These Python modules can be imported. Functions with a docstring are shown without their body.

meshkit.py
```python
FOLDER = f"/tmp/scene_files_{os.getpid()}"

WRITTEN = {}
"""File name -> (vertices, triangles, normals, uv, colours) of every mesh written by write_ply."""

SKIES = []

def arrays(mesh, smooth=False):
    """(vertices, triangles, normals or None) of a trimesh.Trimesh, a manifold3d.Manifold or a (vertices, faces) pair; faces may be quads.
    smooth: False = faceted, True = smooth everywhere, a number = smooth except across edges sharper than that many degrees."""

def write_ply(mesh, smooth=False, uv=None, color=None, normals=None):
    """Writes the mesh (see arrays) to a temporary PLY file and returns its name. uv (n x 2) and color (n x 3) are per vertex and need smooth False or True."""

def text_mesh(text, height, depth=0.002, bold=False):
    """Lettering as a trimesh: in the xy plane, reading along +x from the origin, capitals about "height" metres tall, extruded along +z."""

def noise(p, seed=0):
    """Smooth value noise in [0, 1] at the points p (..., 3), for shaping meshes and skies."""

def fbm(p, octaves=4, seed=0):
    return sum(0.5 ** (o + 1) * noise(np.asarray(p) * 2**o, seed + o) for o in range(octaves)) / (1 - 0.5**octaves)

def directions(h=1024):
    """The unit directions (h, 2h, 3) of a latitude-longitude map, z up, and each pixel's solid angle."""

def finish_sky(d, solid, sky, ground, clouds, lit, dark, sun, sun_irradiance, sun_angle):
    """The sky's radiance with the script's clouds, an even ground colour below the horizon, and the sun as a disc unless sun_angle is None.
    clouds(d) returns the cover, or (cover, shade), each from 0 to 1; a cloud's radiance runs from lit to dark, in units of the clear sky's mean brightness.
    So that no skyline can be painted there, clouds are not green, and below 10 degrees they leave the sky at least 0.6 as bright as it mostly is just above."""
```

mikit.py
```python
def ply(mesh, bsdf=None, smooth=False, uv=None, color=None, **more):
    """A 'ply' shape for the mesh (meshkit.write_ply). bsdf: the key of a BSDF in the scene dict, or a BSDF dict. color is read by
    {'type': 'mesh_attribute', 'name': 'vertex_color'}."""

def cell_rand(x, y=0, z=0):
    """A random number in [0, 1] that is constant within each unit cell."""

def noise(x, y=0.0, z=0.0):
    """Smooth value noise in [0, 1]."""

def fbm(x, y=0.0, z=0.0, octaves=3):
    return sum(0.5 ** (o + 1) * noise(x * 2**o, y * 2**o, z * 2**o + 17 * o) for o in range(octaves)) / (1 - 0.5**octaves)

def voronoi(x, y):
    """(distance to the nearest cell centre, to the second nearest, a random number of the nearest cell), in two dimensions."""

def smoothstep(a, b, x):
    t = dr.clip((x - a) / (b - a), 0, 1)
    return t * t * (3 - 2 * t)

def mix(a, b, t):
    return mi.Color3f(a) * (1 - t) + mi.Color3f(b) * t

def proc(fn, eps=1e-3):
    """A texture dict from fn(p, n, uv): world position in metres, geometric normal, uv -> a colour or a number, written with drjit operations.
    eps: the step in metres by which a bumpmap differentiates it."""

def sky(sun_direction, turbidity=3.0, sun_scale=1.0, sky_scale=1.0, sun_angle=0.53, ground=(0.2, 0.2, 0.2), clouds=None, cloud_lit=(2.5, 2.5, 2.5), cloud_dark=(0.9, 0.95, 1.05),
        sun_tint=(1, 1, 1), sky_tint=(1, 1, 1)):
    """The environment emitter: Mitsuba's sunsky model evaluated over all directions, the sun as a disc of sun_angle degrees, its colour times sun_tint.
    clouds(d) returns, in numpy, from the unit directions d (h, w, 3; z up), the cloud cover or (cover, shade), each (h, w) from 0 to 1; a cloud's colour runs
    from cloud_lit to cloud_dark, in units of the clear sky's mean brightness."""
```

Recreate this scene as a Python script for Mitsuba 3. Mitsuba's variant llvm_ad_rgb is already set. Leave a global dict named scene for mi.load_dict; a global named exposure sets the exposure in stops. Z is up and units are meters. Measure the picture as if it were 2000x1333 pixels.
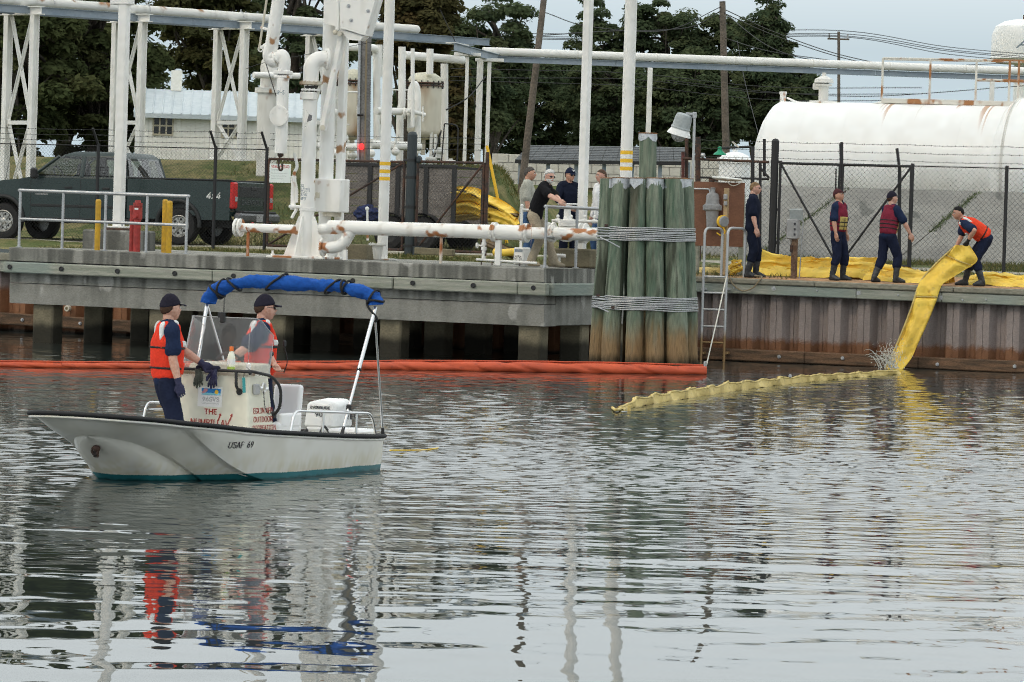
import math, random
import numpy as np
import trimesh, manifold3d, shapely
import shapely.geometry as sg
import drjit as dr
import mitsuba as mi
import mikit, meshkit
from mikit import proc, noise, fbm, smoothstep, mix, cell_rand, voronoi

scene, labels = {}, {}
rng = np.random.default_rng(11)
random.seed(11)

# ------------------------------------------------------------------ camera, sky, exposure
F = 8500.0            # focal length in pixels of a 2000 x 1333 picture
H = 2.3               # eye height above the water
ROLL = 0.030
PITCH = math.atan((666.5 - 455.0) / F)
EYE = np.array([0.0, 0.0, H])
_f = np.array([0, math.cos(PITCH), -math.sin(PITCH)])
_u0 = np.array([0, math.sin(PITCH), math.cos(PITCH)])
_r0 = np.array([1.0, 0, 0])
CR = math.cos(ROLL) * _r0 + math.sin(ROLL) * _u0
CU = math.cos(ROLL) * _u0 - math.sin(ROLL) * _r0
exposure = 2.1
scene['camera'] = {
 'type': 'perspective', 'fov_axis': 'x', 'fov': 2 * math.degrees(math.atan(1000 / F)),
 'near_clip': 0.5, 'far_clip': 4000.0,
 'to_world': mi.ScalarTransform4f().look_at(origin=EYE.tolist(), target=(EYE + _f).tolist(), up=CU.tolist())}

def clouds(d):
 p = d / np.maximum(d[..., 2:], 0.08)
 n = meshkit.fbm(np.stack([p[..., 0] * .6, p[..., 1] * .6, p[..., 2] * 0], -1), 4, 5)
 el = np.degrees(np.arcsin(np.clip(d[..., 2], 0, 1)))
 lo = np.interp(el, [0, 2.5, 4, 6, 10, 90], [1.0, .90, .45, .10, .0, 0])
 return np.ones(d.shape[:2]), np.clip(lo + 0.30 * (n - 0.5) * np.clip(el / 6, .15, 1), 0, 1)

scene['sky'] = mikit.sky([-0.62, -0.55, 0.72], turbidity=3, sun_scale=0.12, sun_angle=18, clouds=clouds,
                         cloud_lit=(3.0, 3.2, 3.25), cloud_dark=(1.42, 1.74, 1.90), ground=(0.08, 0.09, 0.09))

# ------------------------------------------------------------------ placing
def ray(px, py):
 d = _f + CR * (px - 1000) / F - CU * (py - 666.5) / F
 return d

def at(px, py, Y):
 d = ray(px, py)
 return EYE + d * (Y / d[1])

PSI = math.radians(22)
SU = np.array([math.cos(PSI), -math.sin(PSI), 0])      # along the shore, to the right
SV = np.array([math.sin(PSI), math.cos(PSI), 0])       # inland
UP = np.array([0, 0, 1.0])
CORNER = at(1062, 525, 76.6) * [1, 1, 0]

def sp(px, py, v):
 """the point of the upright plane v metres inland of the pier's face that is seen there"""
 d = ray(px, py)
 t = (v + CORNER @ SV) / (d @ SV)
 return EYE + d * t

def sh(u, v, z):
 return CORNER + SU * u + SV * v + UP * z

def uv_of(p):
 q = np.asarray(p) - CORNER
 return q @ SU, q @ SV

def gp(px, py, z):
 d = ray(px, py)
 return EYE + d * ((z - H) / d[2])

# ------------------------------------------------------------------ meshes
class MB:
 """collects pieces into one mesh"""
 def __init__(self):
  self.v, self.f, self.n = [], [], 0

 def add(self, v, f):
  v, f = np.asarray(v, float), np.asarray(f, int)
  if len(f) and f.shape[1] == 4:
   f = np.vstack([f[:, [0, 1, 2]], f[:, [0, 2, 3]]])
  self.v.append(v); self.f.append(f + self.n); self.n += len(v)
  return self

 def tm(self, m):
  return self.add(m.vertices, m.faces)

 def man(self, m):
  q = m.to_mesh()
  return self.add(q.vert_properties[:, :3], q.tri_verts)

 def mesh(self):
  return np.vstack(self.v), np.vstack(self.f)

 def tri(self):
  return trimesh.Trimesh(*self.mesh(), process=False)

 def box(self, c, s, R=None, bev=0.0):
  s = np.asarray(s, float) / 2
  if bev <= 0:
   v, f = [], []
   for a in range(3):
    for sg_ in (-1, 1):
     b, e = (a + 1) % 3, (a + 2) % 3
     q = np.zeros((4, 3)); q[:, a] = sg_ * s[a]
     q[:, b] = np.array([-1, 1, 1, -1]) * s[b] * sg_
     q[:, e] = np.array([-1, -1, 1, 1]) * s[e]
     f.append(np.arange(4) + 4 * len(f)); v.append(q)
   v, f = np.vstack(v), np.array(f)
  else:
   b = min(bev, 0.45 * 2 * s.min())
   pts = []
   for i in np.ndindex(2, 2, 2):
    g = np.array(i) * 2 - 1
    for a in range(3):
     p = (s - b); p = p.copy(); p[a] = s[a]; pts.append(p * g)
   h = trimesh.convex.convex_hull(np.array(pts))
   v, f = split(h.vertices, h.faces)
  if R is not None:
   v = v @ np.asarray(R).T
  return self.add(v + np.asarray(c), f)

 def beam(self, p0, p1, w, h, up=UP, bev=0.0):
  p0, p1 = np.asarray(p0, float), np.asarray(p1, float)
  x = p1 - p0; L = np.linalg.norm(x); x = x / L
  up = np.asarray(up, float)
  if abs(x @ up) > 0.98 * np.linalg.norm(up):
   up = np.array([0, 1.0, 0]) if abs(x[1]) < .9 else np.array([1.0, 0, 0])
  y = np.cross(up, x); y /= np.linalg.norm(y)
  z = np.cross(x, y)
  return self.box((p0 + p1) / 2, (L, w, h), np.stack([x, y, z], 1), bev)

 def tube(self, path, r, n=8, caps=True, closed=False, flat=1.0):
  p = np.asarray(path, float)
  k = len(p)
  r = np.broadcast_to(np.asarray(r, float), (k,))
  if closed:
   t = np.roll(p, -1, 0) - np.roll(p, 1, 0)
  else:
   t = np.gradient(p, axis=0)
  t /= np.linalg.norm(t, axis=1, keepdims=True) + 1e-12
  a = np.cross(t[0], UP)
  if np.linalg.norm(a) < 0.1:
   a = np.cross(t[0], [0, 1.0, 0])
  A = []
  for i in range(k):
   a = a - t[i] * (a @ t[i]); a = a / (np.linalg.norm(a) + 1e-12); A.append(a)
  A = np.array(A); B = np.cross(t, A)
  g = np.arange(n) * 2 * np.pi / n
  ring = np.cos(g)[None, :, None] * A[:, None] + flat * np.sin(g)[None, :, None] * B[:, None]
  v = p[:, None] + ring * r[:, None, None]
  kk = k if closed else k - 1
  i, j = np.meshgrid(np.arange(kk), np.arange(n), indexing='ij')
  i2, j2 = (i + 1) % k, (j + 1) % n
  f = np.stack([i * n + j, i2 * n + j, i2 * n + j2, i * n + j2], -1).reshape(-1, 4)[:, ::-1]
  self.add(v.reshape(-1, 3), f[:, ::-1])
  if caps and not closed:
   for e, fl in ((0, False), (k - 1, True)):
    fan = np.array([[0, q, q + 1] for q in range(1, n - 1)])
    self.add(v[e], fan if fl else fan[:, ::-1])
  return self

 def cyl(self, p0, p1, r0, r1=None, n=10, caps=True):
  r1 = r0 if r1 is None else r1
  return self.tube([p0, p1], [r0, r1], n, caps)

 def lathe(self, prof, o, axis=UP, n=20):
  """prof: (radius, height) up the axis; split where it turns sharply"""
  axis = np.asarray(axis, float); axis = axis / np.linalg.norm(axis)
  x = np.cross(axis, [0, 0, 1.0] if abs(axis[2]) < .9 else [1.0, 0, 0]); x /= np.linalg.norm(x)
  y = np.cross(axis, x)
  g = np.arange(n) * 2 * np.pi / n
  ring = np.cos(g)[:, None] * x + np.sin(g)[:, None] * y
  prof = np.asarray(prof, float)
  runs, cur = [], [0]
  for i in range(1, len(prof)):
   cur.append(i)
   if i < len(prof) - 1:
    d0, d1 = prof[i] - prof[i - 1], prof[i + 1] - prof[i]
    c = d0 @ d1 / (np.linalg.norm(d0) * np.linalg.norm(d1) + 1e-12)
    if c < 0.8:
     runs.append(cur); cur = [i]
  runs.append(cur)
  o = np.asarray(o, float)
  for run in runs:
   q = prof[run]
   v = o + ring[None] * q[:, 0][:, None, None] + axis * q[:, 1][:, None, None]
   k = len(run)
   i, j = np.meshgrid(np.arange(k - 1), np.arange(n), indexing='ij')
   f = np.stack([i * n + j, i * n + (j + 1) % n, (i + 1) * n + (j + 1) % n, (i + 1) * n + j], -1).reshape(-1, 4)
   self.add(v.reshape(-1, 3), f)
  return self

 def sphere(self, c, r, sub=2, sc=(1, 1, 1)):
  m = trimesh.creation.icosphere(subdivisions=sub, radius=r)
  return self.add(m.vertices * np.asarray(sc) + np.asarray(c), m.faces)

 def quad(self, a, b, c, d):
  return self.add([a, b, c, d], [[0, 1, 2, 3]])

 def prism(self, poly, o, ax, ay, depth):
  """polygon (list or shapely) in the plane o + x ax + y ay, extruded depth along ax x ay"""
  P = poly if hasattr(poly, 'exterior') else sg.Polygon(poly)
  m = trimesh.creation.extrude_polygon(P, depth, engine='earcut')
  ax, ay = np.asarray(ax, float), np.asarray(ay, float)
  R = np.stack([ax, ay, np.cross(ax, ay)], 1)
  v, f = split(m.vertices, m.faces)
  return self.add(v @ R.T + np.asarray(o), f)

 def grid(self, P):
  """a sheet from an (m, n, 3) array"""
  P = np.asarray(P); m, n = P.shape[:2]
  i, j = np.meshgrid(np.arange(m - 1), np.arange(n - 1), indexing='ij')
  f = np.stack([i * n + j, (i + 1) * n + j, (i + 1) * n + j + 1, i * n + j + 1], -1).reshape(-1, 4)
  return self.add(P.reshape(-1, 3), f)

def split(v, f):
 """every flat face its own vertices, so that smooth normals stay crisp"""
 m = trimesh.Trimesh(v, f, process=False)
 return m.vertices[m.faces.reshape(-1)], np.arange(len(m.faces) * 3).reshape(-1, 3)

def bez(pts, k=20):
 """a smooth path through the points (Catmull-Rom)"""
 p = np.asarray(pts, float)
 p = np.vstack([2 * p[0] - p[1], p, 2 * p[-1] - p[-2]])
 out = []
 for i in range(1, len(p) - 2):
  for t in np.linspace(0, 1, k, endpoint=False):
   out.append(0.5 * (2 * p[i] + (p[i + 1] - p[i - 1]) * t + (2 * p[i - 1] - 5 * p[i] + 4 * p[i + 1] - p[i + 2]) * t ** 2 + (3 * p[i] - p[i - 1] - 3 * p[i + 1] + p[i + 2]) * t ** 3))
 out.append(p[-2])
 return np.array(out)

def arc_path(pts, r, k=6):
 """a polyline with its inner corners rounded to radius r"""
 p = [np.asarray(q, float) for q in pts]
 out = [p[0]]
 for i in range(1, len(p) - 1):
  a, b = p[i - 1] - p[i], p[i + 1] - p[i]
  la, lb = np.linalg.norm(a), np.linalg.norm(b)
  d = min(r, .45 * la, .45 * lb)
  s, e = p[i] + a / la * d, p[i] + b / lb * d
  for t in np.linspace(0, 1, k):
   out.append((1 - t) ** 2 * s + 2 * t * (1 - t) * p[i] + t * t * e)
 out.append(p[-1])
 return np.array(out)

# ------------------------------------------------------------------ entries
used = {}

def key_of(k):
 if k not in used:
  used[k] = 0
  return k
 used[k] += 1
 return '%s_%03d' % (k, used[k])

def thing(name, label, cat, group=None):
 k = key_of(name)
 labels[k] = {'label': label, 'category': cat}
 if group:
  labels[k]['group'] = group
 return k

def put(key, mesh, mat, smooth=True, label=None, **more):
 if isinstance(mesh, MB):
  mesh = mesh.mesh()
 scene[key] = mikit.ply(mesh, mat, smooth=smooth, **more)
 if label:
  labels.setdefault(key, {})['label'] = label
 return key

def part(parent, name, mesh, mat, smooth=True, label=None, **more):
 return put(key_of(parent + '__' + name), mesh, mat, smooth, label, **more)

def again(parent, name, src, T):
 """a further copy of the shape dict src under parent"""
 k = key_of(parent + '__' + name)
 scene[k] = {**src, 'to_world': T}
 return k

def solo(name, label, cat, mesh, mat, group=None, smooth=True, **more):
 k = thing(name, label, cat, group)
 return put(k, mesh, mat, smooth, **more)

def struct(name, mesh, mat, smooth=True, kind='structure', label=None):
 put(name, mesh, mat, smooth)
 used[name] = 0
 labels[name] = {'kind': kind}
 if label:
  labels[name]['label'] = label

def xf(R, t):
 m = np.eye(4); m[:3, :3] = R; m[:3, 3] = t
 return mi.ScalarTransform4f(m)

# ------------------------------------------------------------------ materials
def lin(r, g, b):
 """an sRGB colour of 0..255 as linear"""
 c = np.array([r, g, b]) / 255
 return np.where(c < .04045, c / 12.92, ((c + .055) / 1.055) ** 2.4)

def rgb(c):
 return {'type': 'rgb', 'value': [float(x) for x in c]}

def mat(name, c, rough=0.6, metal=0.0, spec=0.4, **kw):
 b = {'type': 'principled', 'base_color': c if isinstance(c, dict) else rgb(c), 'roughness': rough, 'metallic': metal}
 if metal < .5:
  b['specular'] = spec
 b.update(kw)
 scene[name] = {'type': 'twosided', 'bsdf': b}

def V3(c):
 return mi.Color3f(*[float(x) for x in c])

def mottled(a, b, fs=3.0, fine=30.0, amt=0.5):
 """two tones mixed by noise, in world metres"""
 def fn(p, n, uv):
  t = fbm(p.x * fs, p.y * fs, p.z * fs, 3) * (1 - amt) + noise(p.x * fine, p.y * fine, p.z * fine) * amt
  return mix(V3(a), V3(b), smoothstep(.3, .7, t))
 return proc(fn)

def rusty(base, dirt, rust, lo=.62, hi=.72, fs=2.2, streak=.5):
 """paint with dirt and rust breaking through"""
 def fn(p, n, uv):
  t = fbm(p.x * fs, p.y * fs, p.z * fs * streak, 3)
  d = noise(p.x * 9 + 3, p.y * 9, p.z * 3)
  c = mix(V3(base), V3(dirt), smoothstep(.45, .9, d) * .45)
  return mix(c, V3(rust), smoothstep(lo, hi, t + .12 * (d - .5)))
 return proc(fn)

WHITE = (.72, .72, .69)
mat('m_white', mottled((.80, .79, .76), (.72, .71, .67), 1.2, 9.0, .3), .45)
mat('m_white_pipe', rusty((.80, .79, .75), (.56, .53, .46), (.38, .15, .055), .58, .70, 4.6, 1.0), .45)
mat('m_white_arm', rusty((.80, .79, .755), (.62, .60, .54), (.36, .19, .09), .69, .77, 4.0, .8), .42)
mat('m_white_worn', rusty((.66, .65, .61), (.44, .42, .36), (.30, .15, .07), .68, .78, 3.0), .55)
mat('m_vessel', rusty((.60, .56, .46), (.40, .34, .25), (.30, .17, .08), .60, .75, 1.6, .3), .55)
mat('m_steel_blue', mottled((.20, .25, .30), (.27, .31, .35), 2.0, 20, .3), .5)
mat('m_galv', mottled((.38, .39, .40), (.50, .51, .52), 6, 40, .5), .42, .6)
mat('m_alu', (.72, .73, .74), .28, .85)
mat('m_black', (.022, .022, .023), .5)
mat('m_black_soft', (.018, .018, .019), .75)
mat('m_fence', (.020, .020, .022), .55)
mat('m_dark_rust', mottled((.035, .028, .026), (.09, .045, .03), 4, 30, .5), .75)
mat('m_yellow', mottled((.62, .36, .02), (.50, .29, .03), 3, 20, .5), .5)
mat('m_stripe', (.80, .48, .03), .5)
mat('m_red', mottled((.42, .045, .04), (.30, .035, .03), 3, 20, .5), .45)
mat('m_rubber', (.014, .014, .015), .7)
mat('m_pilewood', (.3, .3, .25), .85)
# ------------------------------------------------------------------ water
def build_water():
 r = np.random.default_rng(3)
 ys = [13.0]
 while ys[-1] < 92:
  ys.append(ys[-1] + max(.030, .0010 * ys[-1]))
 ys = np.array(ys)
 cols = np.linspace(-1, 1, 270)
 half = 4 + .125 * ys
 X = half[:, None] * cols[None]; Y = np.repeat(ys[:, None], len(cols), 1)
 Z = np.zeros_like(X)
 pat = meshkit.fbm(np.stack([X * .16, Y * .045, X * 0], -1), 3, 9)
 calm = np.clip((Y - 25) / 19, 0, 1) ** 1.3                       # sheltered, smoother water near the camera
 rough = np.clip(.55 + 1.5 * (pat - .5), .16, 1) 
 yb = Y + .06 * X + 3 * (pat - .5)
 band = np.clip((yb - 37.5) / 1.2, 0, 1) * np.clip((50 - yb) / 5, 0, 1)        # a gust line of finer ripples
 for lam, slope, sig, cnt, near in ((2.4, .003, .16, 4, .5), (1.25, .006, .24, 8, .6), (.9, .0085, -.5, 8, 1), (.75, .010, .30, 14, .30), (.46, .022, .42, 16, .12), (.3, .006, -.5, 8, 1), (.27, .044, .6, 18, .05), (.16, .052, .9, 18, .03)):
  for _ in range(cnt):
   l = lam * r.uniform(.75, 1.35); k = 2 * np.pi / l
   a = r.normal(.05, abs(sig)) + (math.pi / 2 if sig > 0 else 0)
   amp = slope / k * math.sqrt(2 / cnt)
   w = np.sin(k * (X * math.cos(a) + Y * math.sin(a)) + r.uniform(0, 6.28) + 1.3 * (pat - .5) * 3)
   fade = np.clip((l / (2.6 * np.gradient(ys)) - .6) / .8, 0, 1)[:, None]
   Z += amp * w * fade * (near + (1 - near) * calm) * (rough if lam < 1 else .9) * (1 + .8 * band if lam < .28 else 1 - .55 * band)
 edge = np.clip((1 - np.abs(cols)) / .06, 0, 1)[None] * np.clip((Y - 13) / 1.5, 0, 1) * np.clip((92 - Y) / 3, 0, 1)
 Z *= edge
 m = MB()
 m.grid(np.stack([X, Y, Z], -1).transpose(1, 0, 2))
 V, Fc = m.mesh()
 o = MB()
 o.add([[-400, -300, 0], [400, -300, 0], [400, 13, 0], [-400, 13, 0]], [[0, 1, 2, 3]])
 for s in (-1, 1):
  q = [[s * (4 + .125 * 13), 13, 0], [s * 400, 13, 0], [s * 400, 92, 0], [s * (4 + .125 * 92), 92, 0]]
  o.add(q, [[0, 1, 2, 3]] if s > 0 else [[3, 2, 1, 0]])
 o.add([[-400, 92, 0], [400, 92, 0], [400, 130, 0], [-400, 130, 0]], [[0, 1, 2, 3]])
 V2, F2 = o.mesh()
 scene['m_water'] = {'type': 'plastic', 'int_ior': 1.333, 'nonlinear': True, 'diffuse_reflectance': rgb((.060, .075, .068))}
 struct('water', (np.vstack([V, V2]), np.vstack([Fc, F2 + len(V)])), 'm_water', True)

build_water()

QV = 6.6       # the quay stands this far behind the pier's face

QTOP_L = sp(1356, 540.5, QV)                      # the quay's top edge, and its slope to the right
QTOP_R = sp(2000, 566.0, QV)
QU0 = (QTOP_L - CORNER) @ SU
QSLOPE = (QTOP_R[2] - QTOP_L[2]) / ((QTOP_R - CORNER) @ SU - QU0)

def qtop(u):
 return QTOP_L[2] + QSLOPE * (u - QU0)

def zg(u, v):
 """height of the ground"""
 u, v = np.asarray(u, float), np.asarray(v, float)
 z = np.interp(v, [QV, 8, 10.5, 16, 22, 40, 200], [1.60, 1.66, 1.82, 1.93, 2.0, 2.1, 2.1])
 e = np.where(u > -.5, qtop(u) + .004 - 1.60, .06)
 z = z + e * np.clip((12 - v) / 5.4, 0, 1)
 s = np.clip((v - 14.6) / 7.5, 0, 1); s = s * s * (3 - 2 * s)
 s2 = np.clip((v - 40) / 45, 0, 1); s2 = s2 * s2 * (3 - 2 * s2)
 w = np.clip((.3 - .404 * np.minimum(v, 60) - u) / 1.4, 0, 1); w = w * w * (3 - 2 * w)
 z = z + 1.80 * (s * w + s2 * (1 - w))
 return z

def gpt(u, v, dz=0.0):
 return sh(u, v, float(zg(u, v)) + dz)

def on_ground(px, v):
 """point of the ground at depth v under the pixel column px"""
 p = sp(px, 400, v)
 u = (p - CORNER) @ SU
 for _ in range(2):
  z = float(zg(u, v))
  d0, d1 = sp(px, 300, v), sp(px, 500, v)
  t = (z - d0[2]) / (d1[2] - d0[2])
  q = d0 + (d1 - d0) * t
  u = (q - CORNER) @ SU
 return sh(u, v, z)

def build_ground():
 us = np.concatenate([[-400, -200, -100], np.arange(-60, 45, .75), [60, 100, 200, 400]])
 vs = np.concatenate([np.arange(QV + .02, 12, .3), np.arange(12, 45, .8), np.arange(46, 140, 5), [200, 400, 900, 2500]])
 U, Vv = np.meshgrid(us, vs, indexing='ij')
 z = zg(U, Vv)
 n = meshkit.fbm(np.stack([U * .7, Vv * .7, U * 0], -1), 3, 4) - .5
 z = z + n * .10 * np.clip((Vv - QV - .4) / 2, 0, 1)
 P = CORNER + SU * U[..., None] + SV * Vv[..., None] + UP * z[..., None]
 m = MB().grid(P)

 def fn(p, nn, uv):
  du, dv = p.x - float(CORNER[0]), p.y - float(CORNER[1])
  u = du * float(SU[0]) + dv * float(SU[1]); v = du * float(SV[0]) + dv * float(SV[1])
  a = fbm(p.x * .9, p.y * .9, 0, 3); b = noise(p.x * 7, p.y * 7, 0); c = noise(p.x * 31, p.y * 31, p.z * 20)
  grass = mix(mi.Color3f(.060, .075, .026), mi.Color3f(.15, .13, .062), smoothstep(.35, .72, a * .7 + b * .3))
  grass = grass * (.7 + .6 * c)
  dirt = mix(mi.Color3f(.33, .19, .105), mi.Color3f(.24, .155, .095), smoothstep(.3, .7, b * .6 + a * .4)) * (.72 + .5 * c)
  sand = mix(mi.Color3f(.36, .34, .30), mi.Color3f(.27, .25, .21), c)
  right = smoothstep(-1, 2, u)
  d = smoothstep(9.6, 8.8, v + 1.1 * (a - .5)) * right
  g = smoothstep(10.2, 10.6, v + .5 * (b - .5)) * smoothstep(12.2, 11.6, v + .5 * (b - .5))
  col = mix(grass, sand, g * .8)
  return mix(col, dirt, d)
 mat('m_ground', proc(fn), .95, spec=.15)
 struct('ground', m, 'm_ground', True)
 mat('m_bed', (.03, .035, .03), 1)
 struct('basin_bed', MB().add([[-400, -300, -3], [400, -300, -3], [400, 130, -3], [-400, 130, -3]], [[0, 1, 2, 3]]), 'm_bed', False)

build_ground()

# ------------------------------------------------------------------ concrete pier
def concrete_fn(base, dark, z_drip):
 def fn(p, n, uv):
  a = fbm(p.x * 1.3, p.y * 1.3, p.z * 1.8, 4)
  s = fbm(p.x * 6, p.y * 6, p.z * .35, 3)
  g = noise(p.x * 45, p.y * 45, p.z * 45)
  c = mix(V3(base), V3(dark), smoothstep(.38, .72, a * .55 + s * .45))
  drip = smoothstep(z_drip - .34, z_drip, p.z + .25 * (s - .5)) * smoothstep(.36, .62, s)
  c = mix(c, V3(np.array(dark) * .45), drip * .75)
  pale = smoothstep(.70, .78, fbm(p.x * 3.1 + 7, p.y * 3.1, p.z * 1.7, 3))
  c = mix(c, mi.Color3f(.50, .49, .46), pale * .5)
  return c * (.82 + .36 * g)
 return proc(fn)

mat('m_concrete', concrete_fn((.27, .265, .24), (.17, .17, .152), 1.28), .9, spec=.2)
mat('m_concrete_top', mottled((.36, .35, .32), (.26, .255, .23), 2, 30, .4), .9, spec=.2)

def column_fn(p, n, uv):
 s = fbm(p.x * 5, p.y * 5, p.z * 1.2, 3); g = noise(p.x * 40, p.y * 40, p.z * 40)
 c = mix(mi.Color3f(.235, .205, .14), mi.Color3f(.135, .118, .08), s)
 wet = smoothstep(.46, .26, p.z + .18 * (s - .5))
 return mix(c, mi.Color3f(.035, .032, .024), wet) * (.8 + .4 * g)

mat('m_column', proc(column_fn), .9, spec=.2)

def timber_fn(p, n, uv):
 a = fbm(p.x * 2, p.y * 2, p.z * 22, 3); b = noise(p.x * .9, p.y * .9, 3); g = fbm(p.x * 9, p.y * 9, p.z * 90, 2)
 c = mix(mi.Color3f(.25, .265, .215), mi.Color3f(.34, .34, .29), smoothstep(.3, .7, a))
 c = mix(c, mi.Color3f(.22, .28, .26), smoothstep(.55, .8, b) * .6)
 return c * (.75 + .45 * g)

mat('m_timber', proc(timber_fn), .85, spec=.2)

def row_point(px, py, v):
 return sp(px, py, v)

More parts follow.
